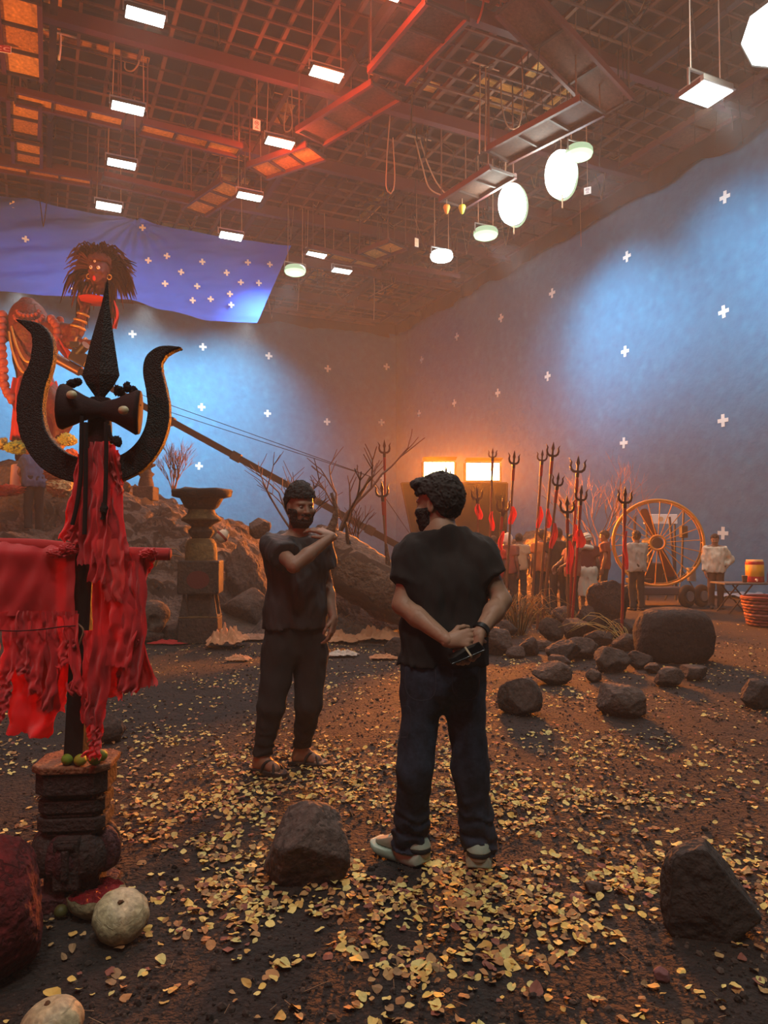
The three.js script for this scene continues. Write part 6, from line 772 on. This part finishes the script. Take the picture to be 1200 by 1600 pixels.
  for (const [pts, w] of [[[[88, 530, 0.5], [104, 552, 0.6], [112, 562, 0.6]], 14], [[[176, 470, 0.5], [181, 488, 0.5], [178, 513, 0.5]], 7], [[[26, 590, 0.5], [24, 620, 0.5], [30, 650, 0.5]], 12]]) { const c = new THREE.CatmullRomCurve3(pts.map(([x, y, d]) => Q(x, y, d))); wpart(o, 'sash', cloth((s, t) => { const p = c.getPoint(t); p.x += (s - 0.5) * r(w); p.z += 0.05 * Math.sin(s * 9 + t * 4); return p; }, 10, 16, 0.01), cloth1); }
  for (const [x, y, w] of [[122, 512, 10], [126, 502, 9], [130, 492, 8], [122, 537, 9.4], [134, 537, 8]]) { const c = Q(x, y, 0.55); wpart(o, 'bangle', new THREE.TorusGeometry(r(w), 0.03, 6, 20).rotateX(x > 121 && y > 530 ? 0 : PI / 2).rotateY(x > 121 && y > 530 ? PI / 2 : 0).rotateZ(y < 515 ? -0.3 : 0).translate(c.x, c.y, c.z), gold); }
  // plate under the head, then the head itself
  wpart(o, 'offering_plate', lathe([[0, 0], [0.28, 0.02], [0.34, 0.1], [0.32, 0.1], [0.26, 0.05], [0, 0.04]], 24).translate(...Q(146, 474, 0.6).toArray()), cloth1);
  const HMx = headMatrix(Q(155, 422, 0.55), unit(-0.06, -0.12, 1), 2.75, -0.06), hd = wpart(o, 'raised_head', headGeo(0.008).applyMatrix4(HMx), clay);
  for (const s of [-1, 1]) { wpart(hd, 'eye', new THREE.SphereGeometry(0.0145, 12, 10).translate(s * 0.031, 0.002, 0.083).applyMatrix4(HMx), mat(0xe8d8c8, 0.4)); wpart(hd, 'iris', new THREE.SphereGeometry(0.006, 10, 8).translate(s * 0.031, 0.002, 0.0945).applyMatrix4(HMx), M.hair); wpart(hd, 'ear_ring', new THREE.TorusGeometry(0.02, 0.005, 6, 18).translate(s * 0.088, -0.055, 0.0).applyMatrix4(HMx), gold); }
  wpart(hd, 'forehead_mark', new THREE.TorusGeometry(0.007, 0.0035, 6, 14).translate(0, 0.052, 0.088).applyMatrix4(HMx), mat(0xf0e0d0, 0.5)); wpart(hd, 'tongue', rockGeo(77, 0.014, 0.026, 0.008, { planes: 2, soft: 5, rough: 0.02, detail: 8 }).translate(0, -0.088, 0.09).applyMatrix4(HMx), mat(0xc01818, 0.4));
  // matted hair: many locks thrown outward and down
  { const R = rng(61), L = [], hm = mat(0, 0.9, { cl: new THREE.Color(0.06, 0.008, 0.008) }); const C0 = Q(155, 418, 0.35); L.push(hairGeo(0.014, { thick: 0.03, line: 0.0, curl: 0.01 }).applyMatrix4(HMx)); L.push(rockGeo(63, 0.46, 0.5, 0.3, { planes: 4, soft: 5, rough: 0.25, detail: 16 }).translate(C0.x, C0.y + 0.06, C0.z - 0.2)); for (let i = 0; i < 620; i++) { const a = R() * 2 * PI, e = R() * 1.5 - 0.55, d = V(Math.cos(a) * Math.cos(e), Math.sin(e), Math.sin(a) * Math.cos(e)); if (d.z > 0.35 && d.y < 0.45) continue; const s = off(C0, d, 0.26), l = 0.26 + 0.3 * R(), m1 = off(s, d, l * 0.7), en = V(m1.x + d.x * l * 0.45 + 0.1 * (R() - 0.5), m1.y - l * (d.y > 0.1 ? 0.1 + 0.4 * R() : 0.5 + 0.8 * R()), m1.z + d.z * l * 0.2); L.push(tube([s, m1, en], [0.035, 0.026, 0.006], 5, 5, false)); } for (let i = 0; i < 60; i++) { const x = 122 + R() * 16 + (R() < 0.35 ? 40 : 0), s = Q(x, 440 + R() * 20, 0.3 + R() * 0.3), e = Q(x + (R() - 0.5) * 8, 480 + R() * 36, 0.3 + R() * 0.3); L.push(tube([s, mid(s, e).add(V(0.05 * (R() - 0.5), 0, 0)), e], [0.03, 0.024, 0.006], 5, 5, false)); } wpart(hd, 'matted_hair', merge(L), hm); }
  // bundles at its feet
  const heap = [[84, 695, 0.3, 0xb08a50, 'tan'], [103, 688, 0.24, 0x9aa04a, 'yellow-green'], [62, 712, 0.28, 0x8a3a28, 'dark red'], [22, 700, 0.28, 0x7a8a3a, 'green'], [0, 694, 0.24, 0x9a8a40, 'mustard'], [112, 710, 0.22, 0xb05a30, 'orange']];
  heap.forEach(([x, y, R, c, cn], i) => { const p = at(x, y, 16.8); wthing('offering_bundle', rockGeo(880 + i, R, R * 0.7, R, { planes: 6, soft: 6, rough: 0.3, detail: 14 }).translate(p.x, p.y, p.z), mat(c, 0.9), `${cn} bundle in the heap of offerings at the feet of the statue`, 'bundle', 'offering bundles'); });
  for (const [x, y, w, h, c, l] of [[95, 762, 0.55, 0.4, 0xb0a070, 'cream cloth bundle on the hillside behind the trident'], [88, 742, 0.5, 0.25, 0xa86a38, 'orange cloth bundle above the cream one on the hillside'], [12, 768, 0.6, 0.22, 0xa8402c, 'red cloth bundle on the hillside at the left edge']]) { const p = at(x, y, 14.4); wthing('cloth_bundle', rockGeo(x + 900, w * 0.6, h * 0.62, 0.3, { planes: 7, soft: 6, rough: 0.32, detail: 18 }).translate(p.x, p.y, p.z), mat(c, 0.95, { bump: rep(T.lump, 2), bs: 0.02 }), l, 'bundle'); }
}
// ================= CAMERA CRANE =================
{
  const D = 14.9, a = at(92, 562, D), b = at(672, 880, D), o = thing('camera_crane', 'long dark camera crane arm slanting across the picture behind the men', 'crane', V(b.x, 0, b.z)), d = b.clone().sub(a).normalize(), up = V(0, 0, 1).cross(d).normalize().negate(), iron = mat(0x150d0b, 0.6);
  wpart(o, 'arm', beam(a, b, 0.12, 0.13, up), iron); for (const t of [0.12, 0.3, 0.48, 0.66, 0.84]) { const c = mid(a, b, t); wpart(o, 'joint_collar', beam(off(c, d, -0.09), off(c, d, 0.09), 0.17, 0.18, up), M.casing); }
  const perp = up.y < 0 ? up.clone().negate() : up; const mastT = mid(a, b, 0.78), mastTop = off(mastT, perp, 0.95); wpart(o, 'mast', bar(mastT, mastTop, 0.03), iron);
  for (const t of [0.08, 0.2, 1]) { const e = t === 1 ? b : mid(a, b, t); wpart(o, 'stay_cable', bar(mastTop, e, 0.007, 5), M.cable); }
  // remote head
  const h = wpart(o, 'remote_head', bar(off(a, d, -0.1), off(a, d, 0.5), 0.1, 12), mat(0x6a4a40, 0.4, { metalness: 0.5 })); wpart(h, 'camera_body', boxUV(rbox(0.36, 0.26, 0.3, 0.03).rotateZ(-0.5).translate(...off(a, perp, 0.05).add(V(0.42, -0.02, 0)).toArray())), M.casing); wpart(h, 'lens', bar(off(a, V(1, 0.1, 0), 0.3), off(a, V(1, 0.4, 0.3), 0.62), 0.09, 12), M.casing); wpart(h, 'viewfinder', rbox(0.2, 0.12, 0.12, 0.02).translate(...off(a, V(0.6, 0.55, 0), 0.55).toArray()), M.casing);
  wpart(o, 'post', bar(V(b.x - 0.25, 0.25, b.z), V(b.x - 0.25, b.y + 0.1, b.z), 0.07, 10), iron); wpart(o, 'dolly', rbox(1.0, 0.14, 0.8, 0.03, b.x - 0.25, 0.24, b.z), M.casing); for (const s of [-1, 1]) for (const q of [-1, 1]) wpart(o, 'wheel', new THREE.CylinderGeometry(0.14, 0.14, 0.09, 16).rotateX(PI / 2).translate(b.x - 0.25 + s * 0.42, 0.14, b.z + q * 0.4), M.cable); wpart(o, 'counterweight', rbox(0.3, 0.3, 0.34, 0.03).translate(b.x + 0.1, b.y - 0.05, b.z), M.casing);
}
// ================= RED TRIDENTS =================
{
  const headShape = (() => { const s = new THREE.Shape(), h = 0.115; const pts = [[-0.012, -0.05], [-0.014, 0.0], [-0.06, 0.004], [-0.1, 0.04], [-0.113, 0.1], [-0.1, 0.15], [-0.122, 0.205], [-0.094, 0.17], [-0.082, 0.15], [-0.088, 0.1], [-0.074, 0.056], [-0.05, 0.034], [-0.014, 0.03], [-0.013, 0.1], [-0.026, 0.14], [0, 0.255], [0.026, 0.14], [0.013, 0.1], [0.014, 0.03], [0.05, 0.034], [0.074, 0.056], [0.088, 0.1], [0.082, 0.15], [0.094, 0.17], [0.122, 0.205], [0.1, 0.15], [0.113, 0.1], [0.1, 0.04], [0.06, 0.004], [0.014, 0.0], [0.012, -0.05]]; return new THREE.Shape(pts.map(([x, y]) => new THREE.Vector2(x, y))); })();
  const headG = new THREE.ExtrudeGeometry(headShape, { depth: 0.012, bevelEnabled: true, bevelSize: 0.003, bevelThickness: 0.004, bevelSegments: 1 }).translate(0, 0, -0.006);
  const iron = mat(0x2e1412, 0.6), pole = mat(0x8a5a3c, 0.7, { map: T.stainC }), poleR = mat(0x8c2218, 0.7), red = mat(0, 0.9, { cl: new THREE.Color(0.75, 0.05, 0.03), transmission: 0.25, thickness: 0, side: THREE.DoubleSide });
  const put = (label, tip, foot, D, w, clothY, clothW = 1, pm = pole) => {
    const a = at(...tip, D), b0 = at(...foot, D), dir = a.clone().sub(b0).normalize(), gy = GH(b0.x, -D), b = off(a, dir, -(a.y - gy) / dir.y), k = w * D / FOCAL / 0.245, o = thing('red_trident', label, 'trident', b, 'tridents planted among the crowd'), L = a.distanceTo(b);
    o.quaternion.setFromUnitVectors(UPV, dir); const hd = mesh('trident_head', headG, iron, o); hd.scale.setScalar(k); hd.position.y = L - 0.255 * k; hd.rotation.y = (tip[0] % 7) * 0.1 - 0.3;
    mesh('pole', new THREE.CylinderGeometry(0.019, 0.023, L - 0.27 * k, 10).translate(0, (L - 0.27 * k) / 2, 0), pm, o); mesh('neck_ring', new THREE.CylinderGeometry(0.03, 0.026, 0.07, 10).translate(0, L - 0.29 * k, 0), iron, o);
    mesh('red_wrap', new THREE.CylinderGeometry(0.026, 0.026, 0.22, 10).translate(0, L - 0.44 * k, 0), poleR, o);
    if (clothY) { const len = clothY[1] * D / FOCAL, y0 = L - (clothY[0] - tip[1]) * D / FOCAL, r = rng(tip[0]); mesh('cloth_tie', cloth((s, t) => { const u = (s - 0.5), w2 = (0.035 + 0.055 * Math.sin(t * PI * 0.9)) * clothW; return V(0.02 + u * w2 + 0.02 * Math.sin(t * 5 + tip[0]), y0 - t * len, 0.035 + 0.02 * Math.sin(s * 9) + 0.01 * noise(t * 3, s * 3, tip[0])); }, 10, 14, 0.003), red, o); }
  };
  put('tallest trident of the group, its pole leaning left', [865, 690], [845, 915], 12.4, 23, [796, 30]);
  put('slim trident just left of the tallest one', [848, 702], [833, 915], 12.6, 18, [792, 34]);
  put('trident with wide open prongs on the right of the group', [904, 711], [890, 950], 12.2, 27, [820, 26], 1, poleR);
  put('short-headed trident below the tallest one', [873, 738], [853, 917], 12.0, 21, [818, 40], 1.1);
  put('lowest trident of the group with curling prongs', [886, 774], [888, 940], 11.8, 27, [845, 52], 1.1);
  put('trident with a bundled red cloth right of the lowest one', [909, 758], [895, 960], 11.9, 24, [828, 28], 1.8, poleR);
  put('trident standing alone before the big fan', [977, 760], [973, 930], 11.2, 26, [830, 60], 0.7, poleR);
  put('trident in the orange haze right of the lamps', [804, 704], [793, 890], 13, 21, [792, 28], 1.4);
  put('faint trident before the right orange lamp', [770, 700], [764, 890], 13.6, 15, [800, 30]);
  put('trident before the left orange lamp', [697, 728], [700, 890], 13.8, 16, [800, 30]);
  put('half hidden trident low in the orange haze', [787, 775], [777, 900], 13.2, 24, [830, 30]);
  put('trident whose red tie hangs before the board', [745, 760], [748, 890], 13.4, 20, [788, 24], 1.4);
  put('slim tall trident left of the orange lamps', [600.5, 687], [603, 880], 13.6, 21, null, 1, poleR);
  put('thick short trident before the slim one left of the lamps', [596, 752], [606, 900], 12.6, 24, null);
}
// ================= BIG FAN ON ITS TRAILER =================
{
  const D = 17.0, c = at(1027, 848, D), k = D / FOCAL, R = 66 * k, o = thing('wind_machine', 'big yellow spoked wind fan on a wheeled trailer', 'fan', V(c.x, 0, c.z)), yel = mat(0xb8802a, 0.5), yel2 = mat(0x9c6a22, 0.55);
  const gr = new THREE.Group(); const face = (g) => g.rotateY(-0.32); const add = (n, g, m) => mesh(n, face(g).translate(0, c.y, 0), m, o);
  add('guard_ring', new THREE.TorusGeometry(R, 0.03, 10, 64).translate(0, 0, 0.2), yel); add('guard_ring', new THREE.TorusGeometry(R * 0.98, 0.022, 8, 64).translate(0, 0, -0.25), yel2); add('hub_ring', new THREE.TorusGeometry(11 * k, 0.025, 8, 32).translate(0, 0, 0.24), yel);
  for (let i = 0; i < 22; i++) { const a = i / 22 * 2 * PI + 0.07; add('spoke', bar(V(Math.cos(a) * 11 * k, Math.sin(a) * 11 * k, 0.24), V(Math.cos(a) * R, Math.sin(a) * R, 0.2), 0.0115, 6), yel); }
  for (let i = 0; i < 10; i++) { const a = i / 10 * 2 * PI; add('tie_bar', bar(V(Math.cos(a) * R, Math.sin(a) * R, 0.2), V(Math.cos(a) * R * 0.98, Math.sin(a) * R * 0.98, -0.25), 0.012, 6), yel2); }
  add('hub', new THREE.CylinderGeometry(8 * k, 9 * k, 0.3, 20).rotateX(PI / 2), M.casing);
  const bs = new THREE.Shape(); bs.moveTo(-0.05, 0.08); bs.quadraticCurveTo(-0.13, 0.5, -0.09, R * 0.84); bs.quadraticCurveTo(0, R * 0.88, 0.07, R * 0.82); bs.quadraticCurveTo(0.1, 0.4, 0.05, 0.08); for (const a of [0.36, 0.36 + PI]) add('blade', new THREE.ExtrudeGeometry(bs, { depth: 0.025, bevelEnabled: true, bevelSize: 0.005, bevelThickness: 0.005 }).rotateY(0.35).rotateZ(a), mat(0x4a1c14, 0.45));
  const st = mat(0x3a3a46, 0.6), y0 = 0.32; mesh('trailer_bed', boxUV(rbox(1.5, 0.18, 0.9, 0.03, -0.35, 0.36, 0)), st, o); mesh('engine_block', boxUV(merge([rbox(0.6, 0.5, 0.5, 0.05, 0.05, 0.72, -0.5), rbox(0.3, 0.25, 0.4, 0.04, 0.35, 0.6, -0.4), rbox(0.5, 0.12, 0.4, 0.03, -0.3, 0.55, -0.4)])), M.casing, o);
  for (const x of [-0.5, 0.5]) mesh('support_post', bar(V(x, 0.4, -0.2), V(x * 0.8, c.y + 0.6, -0.3), 0.03), st, o); mesh('motor_mount', bar(V(0, c.y, -0.1), V(0, c.y, -0.7), 0.12, 12), M.casing, o); mesh('mount_post', bar(V(0, 0.5, -0.5), V(0, c.y, -0.5), 0.06), st, o); mesh('grey_canister', new THREE.CylinderGeometry(0.1, 0.1, 0.3, 14).translate(0.72, 0.72, 0.1), M.metalGrey, o);
  for (const [x, z] of [[0.48, 0.45], [0.86, 0.3], [-0.75, 0.4]]) { const w = mesh('wheel', new THREE.TorusGeometry(0.17, 0.085, 12, 26).rotateY(0.5).translate(x, 0.255, z), mat(0x1c1614, 0.9), o); mesh('rim', new THREE.CylinderGeometry(0.115, 0.115, 0.19, 18).rotateX(PI / 2).rotateY(0.5).translate(x, 0.255, z), mat(0x8a8e9a, 0.35, { metalness: 0.7 }), w); }
  // pale panel seen through the spokes
  const p = at(1032, 811, 18.6), b = thing('white_board', 'pale blue-white board seen through the spokes of the fan', 'board', V(p.x, 0, p.z)); mesh('panel', rbox(52 * 18.6 / FOCAL, 15 * 18.6 / FOCAL, 0.05, 0.01, 0, p.y, 0), mat(0xf0f6fc, 0.6), b); for (const x of [-0.35, 0.35]) mesh('post', bar(V(x, 0, 0), V(x, p.y, 0), 0.025), M.casing, b); mesh('sticker', new THREE.CylinderGeometry(0.06, 0.06, 0.012, 20).rotateX(PI / 2).translate(0.0, p.y, 0.03), mat(0xd8b890, 0.7), b);
  const lp = at(1064, 860, 18), ls = thing('light_stand', 'dark light stand with a small lamp head right of the fan hub', 'stand', V(lp.x, 0, lp.z)); mesh('pole', bar(V(0, 0.5, 0), V(0.08, 2.2, 0), 0.025), M.casing, ls); mesh('lamp_head', rbox(0.16, 0.3, 0.18, 0.03, 0.06, 1.7, 0.02), M.casing, ls); for (let i = 0; i < 3; i++) mesh('leg', bar(V(0, 0.8, 0), V(Math.cos(i * 2.1) * 0.5, 0.02, Math.sin(i * 2.1) * 0.5), 0.015), M.casing, ls);
}
// ================= TABLE, COOLER, BASKET =================
{
  const D = 15.4, a = at(1121, 911, D), top = a.y, x0 = a.x, x1 = a.x + 1.9, z = -D, o = thing('folding_table', 'grey folding table with crossed legs by the right edge', 'table', V((x0 + x1) / 2, 0, z)), w = x1 - x0;
  mesh('tabletop', boxUV(rbox(w, 0.035, 0.7, 0.01, 0, top, 0)), mat(0x6e6a66, 0.7, { map: T.stainC }), o); for (const s of [-1, 1]) for (const q of [-0.28, 0.28]) { const cx = s * w * 0.3; mesh('leg', bar(V(cx - 0.28, 0.0, q), V(cx + 0.2, top - 0.02, q), 0.016), M.cable, o); mesh('leg', bar(V(cx + 0.28, 0.0, q), V(cx - 0.2, top - 0.02, q), 0.016), M.cable, o); } for (const s of [-1, 1]) mesh('stretcher', bar(V(s * w * 0.3 + 0.01, top * 0.45, -0.28), V(s * w * 0.3 + 0.01, top * 0.45, 0.28), 0.014), M.cable, o);
  const c = at(1179.5, 911, D), cw = 13.5 * D / FOCAL, q = thing('water_cooler', 'red and yellow water cooler jug on the folding table', 'cooler', V(c.x, top + 0.018, z)), H = 35 * D / FOCAL, rd = mat(0xb01420, 0.4), ye = mat(0xe09a18, 0.45);
  mesh('jug', lathe([[0, 0.1 * H], [cw, 0.1 * H], [cw, 0.78 * H], [0, 0.78 * H]], 26), ye, q); mesh('base_band', lathe([[0, 0], [cw * 0.94, 0], [cw * 1.01, 0.04 * H], [cw * 1.01, 0.26 * H], [cw * 0.99, 0.27 * H]], 26), rd, q); mesh('lid', lathe([[cw * 0.99, 0.77 * H], [cw * 1.0, 0.9 * H], [cw * 0.92, 0.92 * H], [0, 0.92 * H]], 26), rd, q); mesh('lid_top', lathe([[cw * 0.92, 0.91 * H], [cw * 0.9, 1.0 * H], [0, 1.0 * H]], 26), mat(0xd8a860, 0.5), q); mesh('tap', merge([new THREE.CylinderGeometry(0.02, 0.02, 0.05, 10).rotateX(PI / 2).translate(-0.06, 0.13 * H, cw * 0.98 + 0.01), box(0.02, 0.05, 0.02, -0.06, 0.11 * H, cw + 0.03)]), M.whiteMark, q);
  const g = at(1160, 911, D), t = thing('tumbler', 'dark metal tumbler left of the water cooler', 'cup', V(g.x, top + 0.018, z + 0.1)); mesh('cup_body', lathe([[0, 0], [0.045, 0], [0.055, 0.14], [0.05, 0.14], [0.042, 0.01]], 18), mat(0x5a5048, 0.3, { metalness: 0.7 }), t); mesh('cup_rim', new THREE.TorusGeometry(0.053, 0.004, 6, 20).rotateX(PI / 2).translate(0, 0.14, 0), M.metalGrey, t);
  const bt = at(1196, 911, D), b = thing('water_bottle', 'purplish plastic bottle right of the water cooler', 'bottle', V(bt.x, top + 0.018, z + 0.15)); mesh('bottle_body', lathe([[0, 0], [0.04, 0], [0.042, 0.16], [0.02, 0.22], [0.016, 0.25], [0, 0.25]], 16), mat(0x6a5a8a, 0.25), b); mesh('cap', lathe([[0.018, 0.245], [0.018, 0.27], [0, 0.27]], 12), rd, b);
  const p = gp(1206, 978), k = -p.z / FOCAL, bo = thing('woven_basket', 'red woven basket with pale stripes on the soil by the right edge', 'basket', p), H2 = 44 * k, R0 = 33 * k, R1 = 42 * k, rr = rng(31), weave = [mat(0x5c1416, 0.8), mat(0x742020, 0.8), mat(0x9a5a50, 0.8), mat(0x3e0c0e, 0.8)];
  mesh('inner_wall', lathe([[0, 0.02], [R0 * 0.96, 0.02], [R1 * 0.97, H2]], 40), weave[3], bo);
  for (let j = 0; j < 9; j++) { const y = (j + 0.5) / 9 * H2, r = lerp(R0, R1, (j + 0.5) / 9), n = 40, P = []; for (let i = 0; i <= n; i++) { const a = i / n * 2 * PI; P.push(V(Math.cos(a) * (r + 0.008 * (i + j & 1 ? 1 : -1)), y, Math.sin(a) * (r + 0.008 * (i + j & 1 ? 1 : -1)))); } mesh('weaver', tube(P, H2 / 9 * 0.5, 80, 6, false), weave[j === 6 || j === 3 ? 2 : j % 2], bo); } for (let i = 0; i < 20; i++) { const a = i / 20 * 2 * PI; mesh('stake', bar(V(Math.cos(a) * R0, 0, Math.sin(a) * R0), V(Math.cos(a) * R1, H2, Math.sin(a) * R1), 0.012, 5), weave[i % 3], bo); } mesh('rim', new THREE.TorusGeometry(R1, 0.02, 8, 40).rotateX(PI / 2).translate(0, H2, 0), weave[1], bo);
  const s = gp(1142, 938); wthing('white_sheet', cloth((u, v) => V(s.x - 0.3 + u * 1.9, s.y + 0.03 + 0.1 * Math.max(0, fbm(u * 4, v * 4, 3, 3) + 0.2), s.z - 0.5 - v * 1.2), 24, 14, 0.008), mat(0x8a94a4, 0.85), 'pale tarpaulin on the ground behind the folding table', 'sheet');
}
// ================= ROPES, SIGNS AND CLUTTER UNDER THE CEILING =================
{
  const hang = (label, pts, y, rad, m, d = 0) => wthing('hanging_rope', merge([tube(pts.map(([px, py, yy]) => { const q = onY(pts[0][0], pts[0][1], GRID + 0.02); return yy ? onY(px, py, yy) : at(px, py, -q.z); }), rad, 30, 6), (() => { const q = onY(pts[0][0], pts[0][1], GRID); return bar(off(q, AX, -0.42), off(q, AX, 0.42), rad, 5); })()]), m, label, 'rope', 'ropes hanging from the ceiling grid');
  const P = M.rope;
  hang('pair of thin ropes down to the hanging catwalk, left one', [[750, 100], [750, 180], [749, 240]], 0, 0.02, P); hang('pair of thin ropes down to the hanging catwalk, right one', [[759, 104], [759, 180], [758, 236]], 0, 0.02, P);
  hang('rope loop hanging beside the red-railed catwalk', [[783, 120], [785, 170], [796, 200], [808, 200], [816, 170], [816, 100]], 0, 0.02, P); hang('long narrow rope loop left of the hanging catwalk', [[610, 172], [604, 260], [605, 298], [611, 303], [616, 290], [614, 215]], 0, 0.02, P);
  hang('slack rope sagging to the lower end of the hanging catwalk, left', [[648, 215], [660, 260], [672, 295], [696, 308]], 0, 0.024, P); hang('slack rope sagging to the lower end of the hanging catwalk, right', [[655, 215], [668, 255], [682, 285], [700, 308]], 0, 0.022, P);
  hang('straight rope beside the smaller round lamp', [[790, 215], [790, 258], [789, 290]], 0, 0.025, P); hang('red rope coil near the top of the picture', [[668, 10], [672, 60], [668, 100], [666, 112]], 0, 0.03, mat(0x9a2a1a, 0.8)); hang('orange rope hanging right of the red glow', [[756, 0], [752, 20], [746, 36]], 0, 0.03, mat(0xb04020, 0.8));
  hang('looped cable above the left row of lamps', [[196, 90], [196, 108], [206, 111], [216, 100], [218, 86]], 0, 0.02, P); hang('looped rope above the lower red-haloed lamp', [[450, 150], [444, 195], [446, 206], [454, 203], [456, 180], [446, 150]], 0, 0.018, P); hang('rope hook dangling before the right wall', [[1148, 200], [1149, 225], [1150, 242], [1147, 246]], 0, 0.015, M.cable); hang('thin wire hanging from the right wall gangway', [[906, 300], [907, 345], [908, 385]], 0, 0.008, M.rope);
  hang('white rope end at the left of the ceiling', [[94, 52], [94, 75], [92, 94]], 0, 0.03, M.whiteMark); hang('dark rope beside the far drum lamp', [[466, 420], [467, 450], [465, 485]], 0, 0.025, P); hang('bundle of cables above the far back corner', [[584, 420], [585, 460], [584, 500]], 0, 0.03, P); hang('cable slung across to the far corner', [[640, 425], [610, 445], [575, 465]], 0, 0.025, P);
  // tangle of old cables lying in and under the grid
  const inCeiling = (n, g, m) => { g.translate(-CORNER.x, 0, -CORNER.z); g.rotateY(-TURN); const q = mesh(n, g, m, ceiling); q.userData.kind = 'stuff'; };
  const r = rng(91), L = [], up = []; for (let i = 0; i < 300; i++) { const x = -1.5 - r() * 30, z = 2 + r() * 26, l = 0.4 + r() * 1.8, a = r() * 6.3, s = 0.05 + r() * (r() < 0.2 ? 1.4 : 0.45), A = room(x, GRID - 0.02, z), B = room(x + Math.cos(a) * l * 0.5, GRID - 0.02, z + Math.sin(a) * l * 0.5), m = mid(A, B).add(V(0, -s, 0)); L.push(tube([A, m.clone().lerp(A, 0.4), m, m.clone().lerp(B, 0.4), B], 0.012 + 0.012 * r(), 10, 4, false)); } inCeiling('cable_tangle', merge(L), M.rope);
  const K = []; for (let i = 0; i < 170; i++) { const x = -1.2 - r() * 7, z = 6 + r() * 22, s = 0.3 + r() * 1.6, A = room(x, GRID, z); K.push(bar(A, off(A, V((r() - 0.5) * 0.25, -1, (r() - 0.5) * 0.25), s), 0.008 + r() * 0.012, 4)); } inCeiling('hanging_cord', merge(K), M.cable);
  // slanting braces in the dark roof
  const br = []; for (let i = 0; i < 46; i++) { const x = -1.5 - r() * 20, z = 3 + r() * 24; br.push(beam(room(x, GRID + 0.1, z), room(x + (r() - 0.5) * 3, 15.2, z + (r() - 0.5) * 3), 0.06, 0.06, V(0.3, 0.2, 1))); } inCeiling('truss_brace', merge(br), M.steel);
  // small number plates
  const plate = (label, px, py, y, w, h, draw, rot) => { const cv = document.createElement('canvas'); cv.width = 96; cv.height = 128; const c = cv.getContext('2d'); draw(c); const t = new THREE.CanvasTexture(cv); t.colorSpace = THREE.SRGBColorSpace; const p = onY(px, py, y), o = thing('number_plate', label, 'sign', p, 'number plates under the ceiling'); o.rotation.y = rot; mesh('plate', box(w, h, 0.02), M.whiteMark, o); mesh('print', new THREE.PlaneGeometry(w * 0.96, h * 0.96).translate(0, 0, 0.0125), mat(0xffffff, 0.8, { map: t }), o); mesh('hanger', bar(V(0, h / 2, 0), V(0, GRID - y, 0), 0.008, 4), M.rope, o); };
  const mark = (bg, fg) => (c) => { c.fillStyle = bg; c.fillRect(0, 0, 96, 128); c.strokeStyle = fg; c.fillStyle = fg; c.lineWidth = 7; c.beginPath(); c.arc(48, 46, 26, 0, 7); c.stroke(); c.beginPath(); c.moveTo(38, 56); c.lineTo(38, 36); c.lineTo(48, 48); c.lineTo(58, 36); c.lineTo(58, 56); c.stroke(); c.fillRect(30, 88, 36, 8); c.fillRect(24, 104, 48, 8); };
  plate('white number plate left of the lower red-haloed lamp', 401, 195, 12.3, 0.2, 0.28, mark('#f4eee6', '#8a3a34'), 0.5); plate('pale plate right of the larger round lamp', 918, 298, 11.7, 0.2, 0.2, mark('#d8cccc', '#4a4450'), -0.5); plate('tilted pale plate near the bright drum lamp', 651, 379, 11.9, 0.16, 0.3, mark('#e8d8b8', '#d8c8a0'), 0.6); plate('red plate with pale marks at the left edge of the ceiling', 4, 76, 12.2, 0.34, 0.16, (c) => { c.fillStyle = '#b02430'; c.fillRect(0, 0, 96, 128); c.fillStyle = '#e8b0b4'; c.font = 'bold 90px sans-serif'; c.fillText('CC', 2, 96, 92); }, 0.3);
  // two small lanterns at the catwalk end
  for (const [px, l] of [[698, 'small yellow lantern under the hanging catwalk, left'], [722, 'small yellow-green lantern under the hanging catwalk, right']]) { const p = onY(px, 327, 11.3), o = thing('lantern', l, 'lantern', p, 'two small lanterns'); mesh('shade', lathe([[0, -0.16], [0.05, -0.12], [0.11, 0.06], [0.09, 0.12], [0, 0.14]], 14), mat(px < 710 ? 0xb88a30 : 0xa8b030, 0.6), o); mesh('cord', bar(V(0, 0.14, 0), V(0, 0.42, 0), 0.012, 5), M.rope, o); }
}

scene.traverse((o) => { if (o.isMesh) { o.castShadow = true; o.receiveShadow = true; } });
renderer.render(scene, camera);
